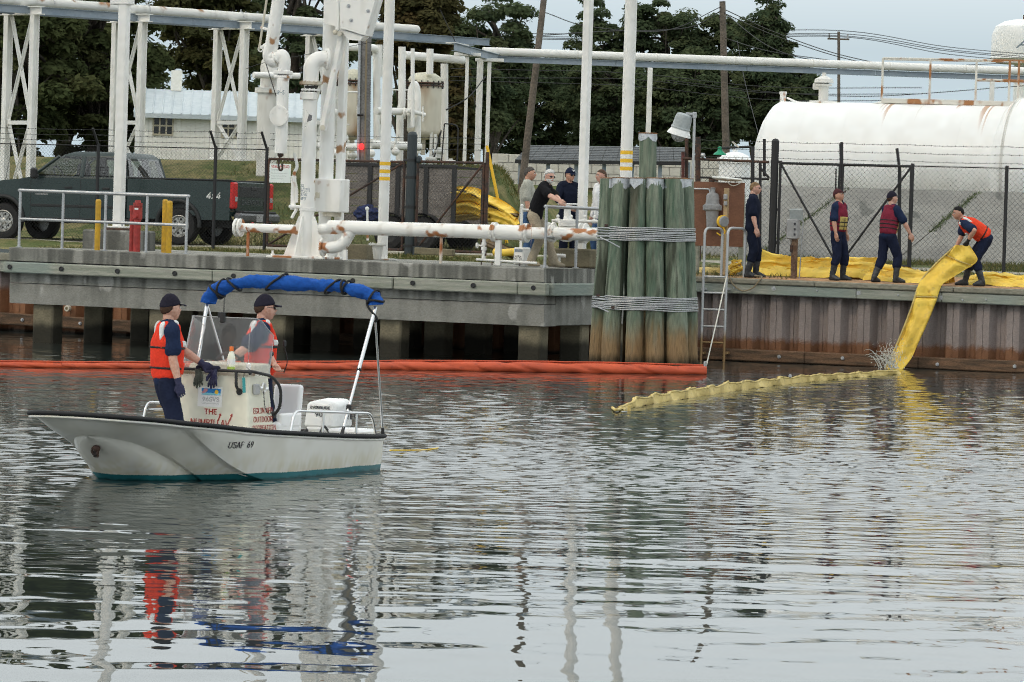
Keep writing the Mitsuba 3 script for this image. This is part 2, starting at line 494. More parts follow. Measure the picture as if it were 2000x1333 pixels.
def build_pier():
 k = thing('concrete_pier', 'grey stained concrete pier on square columns with a timber wale along its face', 'pier')
 tl, tr = sp(18, 483, 0), sp(1062, 525, 0)          # top edge of the slab
 bl, br = sp(18, 509, .0), sp(1062, 551.5, 0)
 gl, gr = sp(18, 592, 0), sp(1062, 638, 0)
 m = MB()

 def slab(a0, a1, b0, b1, v0, v1, mm):
  """block between a top line a0-a1 and a bottom line b0-b1 on the face, from v0 to v1 inland; chamfered front edge"""
  off = lambda q, v: q + SV * v
  c = .02
  A = [off(b0, v0), off(b1, v0), off(a1, v0) - UP * c, off(a0, v0) - UP * c, off(a0, v0 + c), off(a1, v0 + c), off(a1, v1), off(a0, v1), off(b0, v1), off(b1, v1)]
  F_ = [[0, 1, 2, 3], [3, 2, 5, 4], [4, 5, 6, 7], [8, 7, 6, 9], [0, 8, 9, 1], [0, 3, 7, 8], [3, 4, 7, 7], [1, 9, 6, 2], [2, 6, 5, 5]]
  v, f = [], []
  for q in F_:
   f.append(np.arange(4) + 4 * len(f)); v.append(np.array([A[i] for i in q]))
  mm.add(np.vstack(v), np.array(f))
 slab(tl, tr, bl, br, 0, QV - .02, m)
 part(k, 'deck_slab', m, 'm_concrete')
 jl, jr = sp(18, 553, 0), sp(1062, 596, 0)
 m = MB(); slab(bl - UP * .003, br - UP * .003, jl + UP * .012, jr + UP * .012, .03, .55, m); part(k, 'girder_upper_lift', m, 'm_concrete')
 m = MB(); slab(jl, jr, gl, gr, .015, .58, m)
 part(k, 'girder_lower_lift', m, 'm_concrete')
 m = MB().beam((gl + UP * .3 + SV * 2.6), (gr + UP * .3 + SV * 2.6), .4, .5); part(k, 'inner_girder', m, 'm_concrete')
 m = MB()
 e0, e1 = gr + SU * (-.62) + SV * .60, gr + SU * (-.62) + SV * (QV - .05)
 h = float((br - gr)[2])
 m.box((e0 + e1) / 2 + SU * .3 + UP * h / 2, (.6, QV - .66, h - .01), np.stack([SU, SV, UP], 1), .01)
 part(k, 'end_girder', m, 'm_concrete')
 m = MB()
 e0, e1 = gl + SU * .32 + SV * .60, gl + SU * .32 + SV * (QV - .05)
 m.box((e0 + e1) / 2 + UP * h / 2, (.6, QV - .66, h - .01), np.stack([SU, SV, UP], 1), .01)
 part(k, 'end_girder', m, 'm_concrete')
 col = MB().box((0, 0, 0), (.42, .42, 3.62), None, .03)
 d = None
 for px in (63, 290, 515, 741, 1012):
  a = sp(px, 640, .12); a = a - UP * a[2]
  for v in (.0, 2.02, 3.95, 5.9):
   q = a + SV * (v + .21) + SU * .21
   top = .62
   if d is None:
    d = mikit.ply(col.mesh(), 'm_column', smooth=True)
   again(k, 'column', d, xf(np.stack([SU, SV, UP], 1), q + UP * (top - 1.81 + .14)))
 wl0, wl1 = sp(18, 511.5, -.0), sp(18, 532.5, 0)
 wr0, wr1 = sp(1062, 553, 0), sp(1062, 578, 0)
 cuts = [-.004, .40, .735, .96, 1.012]
 for i in range(4):
  t0, t1 = cuts[i] + .0008, cuts[i + 1] - .0008
  m = MB()
  a, b = wl0 + (wr0 - wl0) * t0, wl0 + (wr0 - wl0) * t1
  c, dd = wl1 + (wr1 - wl1) * t0, wl1 + (wr1 - wl1) * t1
  ha = np.linalg.norm(a - c)
  jog = (0, .012, -.006, .02)[i]
  m.beam((a + c) / 2 - SV * (.09 + jog), (b + dd) / 2 - SV * (.09 + jog), .17, ha, bev=.018)
  part(k, 'wale_timber', m, 'm_timber')
 m = MB()
 q = (wr0 + wr1) / 2
 m.beam(q + SU * .09 + SV * .02 - UP * .005, q + SU * .09 + SV * (QV - .1), .16, .22, bev=.015)
 part(k, 'end_wale_timber', m, 'm_timber')
 bolt = MB()
 for px in (19, 119.5, 229, 341, 456, 572, 689, 806, 924, 1042):
  t = (px - 18) / 1044
  p = wl0 + (wr0 - wl0) * t * .985; q = wl1 + (wr1 - wl1) * t * .985
  y = 511.5 + t * 42 + 10
  p = sp(px, y, -.195)
  b = MB().lathe([(.0, -.01), (.045, -.01), (.045, .012), (.036, .016), (.03, .006), (0, .006)], p, -SV, 12)
  part(k, 'bolt', b, 'm_black')
 return k

build_pier()

# ------------------------------------------------------------------ sheet pile bulkhead
def sheet_fn(p, n, uv):
 a = fbm(p.x * 2.2, p.y * 2.2, p.z * .9, 3); s = fbm(p.x * 9, p.y * 9, p.z * .7, 3); g = noise(p.x * 50, p.y * 50, p.z * 50)
 c = mix(mi.Color3f(.285, .238, .222), mi.Color3f(.205, .17, .158), smoothstep(.3, .75, a * .6 + s * .4))
 r = smoothstep(.50, .36, p.z + .16 * (s - .5) + .05 * (g - .5))
 c = mix(c, mix(mi.Color3f(.22, .105, .052), mi.Color3f(.13, .058, .03), s), r)
 wet = smoothstep(.10, .02, p.z + .05 * (s - .5))
 c = mix(c, mi.Color3f(.02, .016, .012), wet)
 top = smoothstep(1.05, 1.25, p.z + .2 * (s - .5)) * smoothstep(.4, .6, s)
 return mix(c, mi.Color3f(.09, .075, .065), top * .6) * (.85 + .3 * g)

def sheet_fn_left(p, n, uv):
 s = fbm(p.x * 9, p.y * 9, p.z * .7, 3); g = noise(p.x * 50, p.y * 50, p.z * 50)
 c = sheet_fn(p, n, uv)
 return mix(c, mix(mi.Color3f(.27, .125, .06), mi.Color3f(.16, .07, .035), s) * (.85 + .3 * g), smoothstep(.98, .80, p.z + .15 * (s - .5)) * smoothstep(.1, .2, p.z))

mat('m_sheet', proc(sheet_fn), .75, spec=.3)
mat('m_sheet_left', proc(sheet_fn_left), .75, spec=.3)

def waler_fn(p, n, uv):
 a = fbm(p.x * 2, p.y * 2, p.z * 16, 3); g = noise(p.x * 40, p.y * 40, p.z * 60)
 c = mix(mi.Color3f(.16, .095, .058), mi.Color3f(.075, .052, .036), smoothstep(.3, .7, a))
 return c * (.7 + .6 * g)

mat('m_waler', proc(waler_fn), .9, spec=.2)
mat('m_cap', mottled((.27, .255, .20), (.19, .18, .145), 3, 26, .45), .9, spec=.2)

def build_bulkhead():
 k = thing('sheet_pile_bulkhead', 'steel sheet pile bulkhead with pinkish flanges rusty near the water and a timber wale', 'bulkhead')
 per = .575
 hb, dep = per / 2, .20
 def half(sgn):
  o, i_, t = .118, .075, .012
  pts = [(0.004, 0), (o, 0), (hb - i_, dep), (hb - .004, dep)]
  back = [(x, y + t) for x, y in pts[::-1]]
  poly = pts + back
  if sgn < 0:
   poly = [(per - x, y) for x, y in poly][::-1]
  m = MB().prism(poly, (0, 0, 0), (1, 0, 0), (0, 1, 0), 3.3)
  return m.mesh()
 right = [mikit.ply(half(s), 'm_sheet', smooth=True) for s in (1, -1)]
 left = [mikit.ply(half(s), 'm_sheet_left', smooth=True) for s in (1, -1)]
 R = np.stack([SU, SV, UP], 1)
 ua = (sp(1360, 640, QV) - CORNER) @ SU
 ub = (sp(2030, 640, QV) - CORNER) @ SU
 ux = (sp(1469.5, 640, QV) - CORNER) @ SU - .118        # the first bright flange's left edge is seen at x = 1469
 n0 = int(math.floor((ua - ux) / per)) - 2
 n1 = int(math.ceil((ub - ux) / per)) + 6
 for i in range(n0, n1):
  for s in (0, 1):
   u = ux + i * per
   again(k, 'sheet_pile', right[s], xf(R, sh(u, QV + .03, -2.0)))
 u_l = (sp(-6, 600, QV) - CORNER) @ SU
 nl = int((u_l - ux) / per) - 3
 for i in range(nl, n0):
  for s in (0, 1):
   u = ux + i * per
   again(k, 'sheet_pile', left[s], xf(R, sh(u, QV + .03, -2.0)))
 def waler(px0, y0a, y0b, px1, y1a, y1b, name, mt, v, dep_, bev=.015):
  a, c = sp(px0, y0a, v), sp(px0, y0b, v)
  b, e = sp(px1, y1a, v), sp(px1, y1b, v)
  m = MB().beam((a + c) / 2 + SV * dep_ / 2, (b + e) / 2 + SV * dep_ / 2, dep_, np.linalg.norm(a - c), bev=bev)
  return part(k, name, m, mt)
 wy = lambda x: (681 + (x - 1415) * .043, 704 + (x - 1415) * .043)
 for x0, x1 in ((1350, 1570), (1570.6, 1792), (1792.6, 2060)):
  waler(x0, *wy(x0), x1, *wy(x1), 'low_waler', 'm_waler', QV - .17, .2, .02)
 wl = lambda x: (611 + x * .062, 634 + x * .062)
 for x0, x1 in ((-60, 118), (118.6, 330), (330.6, 700)):
  waler(x0, *wl(x0), x1, *wl(x1), 'low_waler', 'm_waler', QV - .17, .2, .02)
 uy = lambda x: (551.5 + (x - 1356) * .041, 570.5 + (x - 1356) * .0425)
 for x0, x1 in ((1300, 1672), (1672.6, 1838), (1838.6, 2080)):
  waler(x0, *uy(x0), x1, *uy(x1), 'wale_timber', 'm_timber', QV - .13, .14, .015)
 for x0, x1 in ((-120, -2), (-1.6, 60)):
  waler(x0, 509.8 + x0 * .03, 531 + x0 * .03, x1, 509.8 + x1 * .03, 531 + x1 * .03, 'wale_timber', 'm_timber', QV - .13, .14, .015)
 cy = lambda x: (540.5 + (x - 1356) * .0396, 551.2 + (x - 1356) * .041)
 for x0, x1 in ((1300, 1590), (1590.5, 1861), (1862, 2080)):
  waler(x0, *cy(x0), x1, *cy(x1), 'cap_board', 'm_cap', QV - .16, .42, .02)
 for x0, x1 in ((-120, 60),):
  waler(x0, 494 + x0 * .03, 509.3 + x0 * .03, x1, 494 + x1 * .03, 509.3 + x1 * .03, 'cap_board', 'm_cap', QV - .16, .42, .02)
 for px, py, big in ((1434, 563, 0), (1511, 564, 1), (1596, 568, 0), (1677, 572.5, 1), (1754.5, 576.5, 0), (1837, 581.5, 1), (1926, 585.5, 0), (1880, 586, 0)):
  p = sp(px, py, QV - .135)
  b = MB()
  if big:
   R2 = np.stack([SU, UP, -SV], 1)
   b.box(p, (.075, .075, .012), R2 if px > 1550 else R2 @ np.array([[.8, -.6, 0], [.6, .8, 0], [0, 0, 1.0]]))
  b.lathe([(0, .02), (.018, .02), (.018, 0)], p, -SV, 8)
  part(k, 'bolt', b, 'm_galv')
 for px, py in ((1522, 697), (1646, 700), (1831, 712), (1982, 716), (44, 625), (157, 632)):
  p = sp(px, py, QV - .18)
  part(k, 'bolt', MB().lathe([(0, .05), (.02, .05), (.022, .02), (.035, .02), (.035, 0)], p, -SV, 8), 'm_galv')
 p = sp(134.5, 603, QV - .05)
 m = MB().lathe([(.035, .10), (.055, .10), (.062, .08), (.062, 0)], p, -SV, 16).lathe([(.035, .10), (.035, .02), (0, .02)], p, -SV, 16)
 part(k, 'drain_pipe', m, 'm_vessel', label='pale drain pipe stub sticking out under the pier')
 a, b = sh(-60, QV + .26, -2), sh(40, QV + .26, -2)
 m = MB().quad(a, b, b + UP * 3.4, a + UP * 3.4)
 part(k, 'backing_plate', m, 'm_sheet', False)

build_bulkhead()

# ------------------------------------------------------------------ timber dolphin
def pile_fn(p, n, uv):
 a = fbm(p.x * 4, p.y * 4, p.z * .9, 3); s = fbm(p.x * 22, p.y * 22, p.z * 1.3, 3); g = fbm(p.x * 60, p.y * 60, p.z * 5, 2)
 c = mix(mi.Color3f(.085, .130, .092), mi.Color3f(.20, .225, .172), smoothstep(.32, .70, a * .4 + s * .6))
 c = mix(c, mi.Color3f(.055, .062, .045), smoothstep(.56, .75, fbm(p.x * 7 + 5, p.y * 7, p.z * .6, 3)))
 c = mix(c, mi.Color3f(.19, .17, .12), smoothstep(.55, .8, fbm(p.x * 3, p.y * 3 + 9, p.z * .4, 2)) * .5)
 r = smoothstep(1.05, .45, p.z + .75 * (a - .5) + .25 * (s - .5))
 c = mix(c, mix(mi.Color3f(.30, .185, .085), mi.Color3f(.17, .10, .05), s), r * .85)
 wet = smoothstep(.34, .12, p.z + .16 * (s - .5))
 c = mix(c, mi.Color3f(.035, .028, .018), wet)
 return c * (.62 + .7 * g)

mat('m_pile', proc(pile_fn), .85, spec=.2)
mat('m_pile_top', mottled((.26, .13, .06), (.14, .08, .05), 6, 40, .5), .9)
mat('m_lead_cap', mottled((.40, .42, .44), (.55, .57, .59), 9, 50, .5), .5, .5)

DV = 0.55   # filled below: the dolphin's depth

def build_dolphin():
 k = thing('timber_dolphin', 'mooring dolphin of green weathered timber piles lashed with two bands of wire', 'dolphin')
 r = np.random.default_rng(5)
 Y0 = 74.6
 sx = F / Y0
 rows = []
 front = [(1213, 1183, .10, -.35, 350, .29), (1246.5, 1235, -.08, -.55, 350.5, .27), (1279.5, 1279, -.10, -.55, 350.5, .29), (1316, 1325, -.02, -.5, 350.8, .34)]
 mid = [(1189.5, 1159, .32, .1, 350.5, .28), (1338, 1351, .30, .05, 351.5, .28)]
 back = [(1205, 1180, .62, .7, 351, .30), (1240, 1232, .72, .8, 351, .30), (1285, 1290, .72, .8, 351, .30), (1322, 1335, .62, .7, 352, .3)]
 tops, bases = [], []
 for i, (tx, bx, dt, db, ty, w) in enumerate(front + mid + back):
  a = at(tx, ty, Y0 + dt); b = gp_px(bx, Y0 + db, -1.2)
  ts = np.linspace(0, 1, 12)
  rad = w / 2 * (1.0 + .16 * ts[::1])
  path = b + (a - b) * (1 - ts)[:, None]
  path = path[::-1]; rad = rad[::-1]
  path = path + (r.normal(0, .006, (12, 3)) * [1, 1, 0])
  n = 20
  m = MB().tube(path, rad * (1 + r.normal(0, .012, 12)), n, caps=True)
  pk = part(k, 'pile', m, 'm_pile')
  tops.append((a, w / 2)); bases.append((path, rad))
  g = np.arange(24) / 24 * 2 * np.pi
  dip = .09 + .07 * np.abs(np.sin(g * 1.5 + i)) + r.uniform(-.02, .03, 24)
  R0 = w / 2 + .008
  cap = MB()
  ring0 = a + np.stack([np.cos(g) * R0 * .98, np.sin(g) * R0 * .98, g * 0 + .008], 1)
  ring1 = a + np.stack([np.cos(g) * (R0 + .006), np.sin(g) * (R0 + .006), -dip], 1)
  v = np.vstack([ring0, ring1, [a + UP * .03]])
  f = [[j, 24 + j, 24 + (j + 1) % 24] for j in range(24)] + [[j, 24 + (j + 1) % 24, (j + 1) % 24] for j in range(24)]
  cap.add(v[:48], f)
  part(pk, 'lead_cap', cap, 'm_lead_cap', 40)
  part(pk, 'rusty_top', MB().lathe([(R0 * 1.0, .0), (R0 * .99, .014), (0, .02)], a + UP * .012, UP, 20), 'm_pile_top')
 a, b = at(1265.5, 263, Y0 + .35), gp_px(1262, Y0 + .2, -1.2)
 ts = np.linspace(0, 1, 12)
 pk = part(k, 'king_pile', MB().tube(b + (a - b) * ts[:, None], .150 - .0 * ts, 20), 'm_pile', label='tall pile rising above the others')
 g = np.arange(24) / 24 * 2 * np.pi
 dip = .05 + .07 * np.abs(np.sin(g * 2.0)) + r.uniform(-.01, .02, 24)
 ring0 = a + np.stack([np.cos(g) * .158, np.sin(g) * .158, g * 0 + .008], 1)
 ring1 = a + np.stack([np.cos(g) * .163, np.sin(g) * .163, -dip], 1)
 part(pk, 'lead_cap', MB().add(np.vstack([ring0, ring1]), [[j, 24 + j, 24 + (j + 1) % 24] for j in range(24)] + [[j, 24 + (j + 1) % 24, (j + 1) % 24] for j in range(24)]), 'm_lead_cap', 40)
 part(pk, 'rusty_top', MB().lathe([(.165, .0), (.160, .016), (0, .022)], a + UP * .012, UP, 20), 'm_pile_top')
 def band(y0s, y1s, nturn):
  for i in range(nturn):
   t = i / (nturn - 1)
   pyl = y0s[0] + (y1s[0] - y0s[0]) * t; pyr = y0s[1] + (y1s[1] - y0s[1]) * t
   z = at(1265, (pyl + pyr) / 2, Y0 - .3)[2]
   pts = []
   for (path, rad) in bases:
    zz = path[:, 2]; o = np.argsort(zz)
    c = np.array([np.interp(z, zz[o], path[o, j]) for j in (0, 1)]); rr = np.interp(z, zz[o], rad[o])
    gg = np.linspace(0, 2 * np.pi, 24, endpoint=False)
    pts.append(c + (rr + .013) * np.stack([np.cos(gg), np.sin(gg)], 1))
   hull = sg.MultiPoint(np.vstack(pts)).convex_hull.exterior
   L = hull.length; n = 70
   q = np.array([hull.interpolate(L * j / n).coords[0] for j in range(n)])
   xs = q[:, 0]; tt = (xs - xs.min()) / (xs.max() - xs.min())
   slope = (at(1300, pyr, Y0)[2] - at(1230, pyl, Y0)[2])
   zz = z + (tt - .5) * (r.uniform(-.01, .01)) + .006 * np.sin(tt * 14 + i) + (tt < .12) * r.uniform(-.02, .02)
   p = np.column_stack([q, zz])
   part(k, 'wire_turn', MB().tube(p, .0115, 6, closed=True), 'm_galv')
 band((446, 446), (469, 471), 8)
 band((581, 582), (605, 607), 8)
 a = at(1172, 464, Y0 - .38)
 part(k, 'wire_end', MB().tube(bez([a, a + np.array([.14, -.05, -.06]), a + np.array([.34, -.08, -.16])], 8), .012, 6), 'm_galv')
 a = at(1158, 596, Y0 - .42)
 part(k, 'wire_end', MB().tube(bez([a, a + np.array([.12, -.06, -.05]), a + np.array([.27, -.1, -.11])], 8), .012, 6), 'm_galv')
 for px, py in ((1184, 441), (1168, 577), (1197, 601)):
  p = at(px, py, Y0 - .42)
  part(k, 'wire_clamp', MB().box(p, (.06, .05, .05), None, .008), 'm_dark_rust')

def gp_px(px, Y, z):
 """the point at depth Y and height z that is seen in the picture column px (at its own row)"""
 py = 455 + 666
 for _ in range(4):
  p = at(px, 600, Y); q = at(px, 700, Y)
  t = (z - p[2]) / (q[2] - p[2])
  r_ = p + (q - p) * t
 return r_

build_dolphin()
# ------------------------------------------------------------------ the boat: x forward, y to port, z up from the waterline
TH = math.radians(26)
BH = np.array([-math.sin(TH), -math.cos(TH), 0])
BP = np.array([math.cos(TH), -math.sin(TH), 0])
_c = at(750, 925, 41.5) * [1, 1, 0]
BO = _c - .76 * BP
BR = np.stack([BH, BP, UP], 1)

def bw(x, y=None, z=None):
 q = np.asarray(x, float) if y is None else np.array([x, y, z], float)
 return q @ BR.T + BO

def by(px, py, y):
 d = ray(px, py); t = ((BO - EYE) @ BP + y) / (d @ BP)
 q = EYE + d * t - BO
 return np.array([q @ BH, y, q[2]])

def bx(px, py, x):
 d = ray(px, py); t = ((BO - EYE) @ BH + x) / (d @ BH)
 q = EYE + d * t - BO
 return np.array([x, q @ BP, q[2]])

mat('m_gelcoat', mottled((.66, .65, .60), (.56, .55, .49), 2, 18, .4), .30, clearcoat=.4)
mat('m_console', mottled((.74, .72, .60), (.67, .65, .54), 2, 18, .4), .32, clearcoat=.3)
mat('m_deck', (.55, .56, .55), .5)
mat('m_seat', (.78, .78, .78), .35)
mat('m_cowl', (.74, .74, .72), .25, clearcoat=.6)
mat('m_chrome', (.80, .80, .80), .14, 1.0)
mat('m_canvas', mottled((.012, .085, .36), (.010, .065, .29), 5, 60, .5), .85, spec=.2, sheen=.3)
mat('m_decal_red', (.38, .05, .035), .6)
mat('m_decal_grey', (.36, .36, .36), .6)
mat('m_decal_dark', (.03, .03, .035), .6)
mat('m_decal_white', (.78, .78, .76), .5)
mat('m_decal_blue', (.03, .22, .55), .6)
mat('m_decal_cyan', (.25, .60, .70), .6)
mat('m_decal_sun', (.85, .55, .06), .6)
mat('m_decal_pink', (.55, .25, .28), .6)

def hull_fn(p, n, uv):
 s = fbm(p.x * 3, p.y * 3, p.z * 3, 3); g = noise(p.x * 25, p.y * 25, p.z * 8)
 c = mix(mi.Color3f(.68, .665, .61), mi.Color3f(.60, .58, .51), smoothstep(.35, .75, s))
 c = mix(c, mi.Color3f(.55, .50, .33), smoothstep(.30, .06, p.z) * smoothstep(.3, .7, g * .5 + s * .5) * .6)
 line = .060 + .022 * (noise(p.x * 2.3, p.y * 2.3, 1.0) - .5) + .006 * (g - .5)
 t = smoothstep(line + .004, line - .004, p.z)
 teal = mix(mi.Color3f(.012, .11, .115), mi.Color3f(.02, .16, .19), s)
 slime = smoothstep(.03, .0, p.z + .02 * (g - .5))
 return mix(mix(c, teal, t), mi.Color3f(.012, .04, .035), slime * .6)

scene['m_hull'] = {'type': 'twosided', 'bsdf': {'type': 'principled', 'base_color': proc(hull_fn), 'roughness': .28, 'specular': .5, 'clearcoat': .3}}

def lerp_curve(pts, t):
 p = np.asarray(pts, float)
 d = np.concatenate([[0], np.cumsum(np.linalg.norm(np.diff(p, axis=0), axis=1))]); d /= d[-1]
 q = bez(p, 16)
 e = np.concatenate([[0], np.cumsum(np.linalg.norm(np.diff(q, axis=0), axis=1))]); e /= e[-1]
 return np.stack([np.interp(t, e, q[:, k]) for k in range(3)], -1)

GUN = [(0, .74, .33), (.35, .83, .34), (.9, .885, .362), (1.8, .915, .407), (2.7, .90, .458), (3.3, .80, .512), (3.69, .68, .546), (4.0, .635, .574), (4.22, .555, .592), (4.36, .42, .604), (4.42, .22, .612), (4.435, 0, .614)]

def build_boat():
 k = thing('motor_boat', 'white open motor boat with a teal waterline, black rub rail and rolled blue canopy', 'boat')
 n = 40
 up_t = np.linspace(0, 1, n)
 gun = lerp_curve(GUN, np.linspace(0, 1, 120))
 side_i = np.where(gun[:, 0] <= 3.69)[0]
 g_side = lerp_curve(gun[side_i], up_t)
 chine = lerp_curve([(0, .70, -.08), (1.0, .80, -.08), (1.9, .83, -.06), (2.53, .82, .015), (2.95, .775, .14), (3.29, .72, .31), (3.655, .672, .525)], up_t)
 m = MB()
 lip = g_side - UP * .028
 for s in (1, -1):
  S = np.array([1, s, 1])
  rows = []
  for t in np.linspace(0, 1, 12):
   bulge = math.sin(t * math.pi) * .012
   q = lip * (1 - t) + chine * t
   q = q + np.array([0, bulge, 0])
   rows.append(bw(q * S))
  G_ = np.array(rows)
  m.grid(G_ if s > 0 else G_[::-1])
 front = gun[gun[:, 0] >= 3.655] - UP * .028
 upper = np.vstack([lerp_curve(chine[chine[:, 0] > 1.9], np.linspace(0, 1, 24)), lerp_curve(front, np.linspace(0, 1, 34))[1:]])
 kn = [(2.5, .50, -.25), (2.9, .52, -.06), (3.19, .50, .075), (3.42, .48, .185), (3.62, .45, .27), (3.82, .405, .335), (3.97, .35, .375), (4.10, .24, .402), (4.17, .12, .414), (4.19, 0, .417)]
 knu = lerp_curve(kn, np.concatenate([np.linspace(0, .52, 24), np.linspace(.52, 1, 34)[1:]]))
 ke = [(2.2, 0, -.3), (3.3, 0, -.22), (3.50, 0, -.10), (3.68, 0, .03), (3.84, 0, .17), (3.98, 0, .29), (4.08, 0, .36), (4.19, 0, .417)]
 keel = lerp_curve(ke, np.concatenate([np.linspace(0, .45, 24), np.linspace(.45, 1, 34)[1:]]))
 for s in (1, -1):
  S = np.array([1, s, 1])
  rows = []
  for t in np.linspace(0, 1, 12):
   q = upper * (1 - t) + knu * t
   ins_ = min(1, t / .06) * .03 * (1 - t)
   q = q + np.array([.0, 0, 1]) * (math.sin(t * math.pi) * -.012) + np.array([-1.0, -.8, 0]) * ins_ * np.clip((t - 0) * 9, 0, 1)
   rows.append(bw(q * S))
  m.grid(np.array(rows) if s > 0 else np.array(rows)[::-1])
  rows = []
  for t in np.linspace(0, 1, 14):
   q = knu * (1 - t) + keel * t
   b = math.sin(t * math.pi)
   e_ = min(1, t / .08) * .085
   q = q + np.array([-1.0, -.45, .0]) * e_ * (1 - t) ** 2 * np.clip(np.linalg.norm(knu - keel, axis=1) / .10, 0, 1)[:, None]
   q = q + np.stack([.0 * knu[:, 1], .03 + .16 * np.abs(knu[:, 1]), -.02 + 0 * knu[:, 1]], 1) * b * np.clip(np.linalg.norm(knu - keel, axis=1) / .5, 0, 1)[:, None]
   rows.append(bw(q * S))
  m.grid(np.array(rows) if s > 0 else np.array(rows)[::-1])
 g0, c0 = g_side[0] - UP * .028, chine[0]
 m.quad(bw(c0), bw(c0 * [1, -1, 1]), bw(g0 * [1, -1, 1]), bw(g0))
 part(k, 'hull', m, 'm_hull', 28)
 full = np.vstack([gun, (gun * [1, -1, 1])[::-1][1:]])
 inner = full.copy()
 cen = np.array([2.0, 0, 0])
 tang = np.gradient(full, axis=0); nrm = np.stack([tang[:, 1], -tang[:, 0], tang[:, 0] * 0], 1)
 nrm /= np.linalg.norm(nrm, axis=1, keepdims=True)
 inn = full - nrm * -.10
 if abs(inn[30, 1]) > abs(full[30, 1]):
  inn = full + nrm * -.10
 inn2 = inn * [1, .97, 1]
 fwd_ = np.clip((inn[:, 0] - 2.7) / 2.2, 0, 1)
 inn2[:, 0] = inn[:, 0] - .85 * fwd_; inn2[:, 1] *= 1 - .35 * fwd_; inn2[:, 2] = .04 + .36 * fwd_
 ins = MB().grid(np.stack([bw(full + UP * .006), bw(inn + UP * .006), bw(inn * [1, .995, 1] - UP * .03), bw(inn2)]))
 part(k, 'gunwale_liner', ins, 'm_gelcoat', 40)
 dk = MB()
 half = inn2[:len(gun)]
 dk.grid(np.stack([bw(half), bw(half * [1, -1, 1])]))
 part(k, 'deck', dk, 'm_deck')
 part(k, 'transom_board', MB().box(bw(.05, 0, .18), (.10, 1.46, .26), BR, .01), 'm_gelcoat')
 part(k, 'stern_locker', MB().box(bw(.30, .56, .19), (.34, .32, .32), BR, .03), 'm_gelcoat')
 part(k, 'stern_locker_lid', MB().box(bw(.30, .56, .37), (.36, .34, .05), BR, .022), 'm_seat')
 part(k, 'stern_locker', MB().box(bw(.30, -.50, .20), (.42, .42, .36), BR, .03), 'm_gelcoat')
 off = full + np.where(np.linalg.norm(nrm, axis=1, keepdims=True) > 0, nrm, 0) * (.012 if abs((full + nrm * .01)[30, 1]) > abs(full[30, 1]) else -.012)
 rail = np.vstack([off, off[:1]])
 part(k, 'rub_rail', MB().tube(bw(rail - UP * .004), .025, 10, flat=.85), 'm_rubber')
 part(k, 'rail_bead', MB().tube(bw(rail * [1, .992, 1] - UP * .036), .012, 8), 'm_gelcoat')
 e = MB()
 q = np.array([4.00, 0, .275])
 e.tube(bw(np.array([q + [.0, .03 * math.cos(a), .035 * math.sin(a)] + np.array([.035, 0, 0]) for a in np.linspace(0, 2 * math.pi, 13)[:-1]])), .011, 6, closed=True)
 e.box(bw(q + [.012, 0, 0]), (.03, .05, .12), BR, .008)
 e.sphere(bw(q + [.03, .015, .02]), .032, 1)
 part(k, 'bow_eye', e, 'm_dark_rust')

 # ---- console
 X0, X1 = 1.97, 1.42
 w0, w1 = .40, .36
 zt = .905
 body = MB()
 pts = [(X0 + .03, -w0, .04), (X0 + .03, w0, .04), (X0 - .0, w1, zt), (X0 - .0, -w1, zt), (X1, -w0, .04), (X1, w0, .04), (X1 + .17, w1, zt), (X1 + .17, -w1, zt)]
 sph = [manifold3d.Manifold.sphere(.028, 16).translate(list(map(float, bw(*(np.array(q) - np.array([math.copysign(.028, q[0] - 1.7), math.copysign(.028, q[1]), 0])))))) for q in pts]
 body.man(manifold3d.Manifold.batch_hull(sph))
 con = part(k, 'console', body, 'm_console', 50)
 hood = MB()
 sph = [manifold3d.Manifold.sphere(.02, 12).translate(list(map(float, bw(*q)))) for q in
           [(X0 - .10, -.33, .90), (X0 - .10, .33, .90), (X1 + .12, -.33, .90), (X1 + .12, .33, .90), (X0 - .14, -.32, .985), (X0 - .14, .32, .985), (X1 + .13, -.32, 1.0), (X1 + .13, .32, 1.0)]]
 hood.man(manifold3d.Manifold.batch_hull(sph))
 mat('m_dash', (.50, .46, .36), .5)
 part(con, 'dash_hood', hood, 'm_dash', 50)
 part(con, 'shelf_strip', MB().box(bw(X0 - .045, 0, .925), (.13, .74, .03), BR, .008), 'm_vessel')
 gl = MB()
 u = np.linspace(-1, 1, 25)
 rows = []
 for t in np.linspace(0, 1, 8):
  wid = .40 - .035 * t
  yy = np.sign(u) * wid * np.minimum(np.abs(u) / .80, 1.0)
  back = np.clip((np.abs(u) - .72) / .28, 0, 1) ** 1.5 * .30
  zz = .915 + t * (.525 - .06 * np.clip((u - .80) / .2, 0, 1) - .10 * np.clip((np.abs(u) - .8) / .2, 0, 1))
  xx = X0 - .015 - t * .13 - back + .012 * np.cos(u * 1.6)
  rows.append(bw(np.stack([xx, yy, zz], 1)))
 gl.grid(np.array(rows))
 scene['m_screen_haze'] = {'type': 'twosided', 'bsdf': {'type': 'diffuse', 'reflectance': rgb((.55, .56, .56))}}
 scene['m_screen'] = {'type': 'blendbsdf', 'weight': .15, 'a': {'type': 'thindielectric', 'int_ior': 1.3}, 'b': {'type': 'ref', 'id': 'm_screen_haze'}}
 ws = part(con, 'wind_screen', gl, 'm_screen', label='hazy clear acrylic wind screen')
 edge = np.array(rows)
 part(con, 'screen_edge', MB().tube(np.vstack([edge[:, 0], edge[-1], edge[::-1, -1]]), .0045, 6), 'm_decal_grey')
 r = .0145
 top = .955
 path = arc_path([bw(X0 + .045, .405, .93), bw(X0 + .055, .40, top), bw(X0 + .05, -.43, top)], .03)
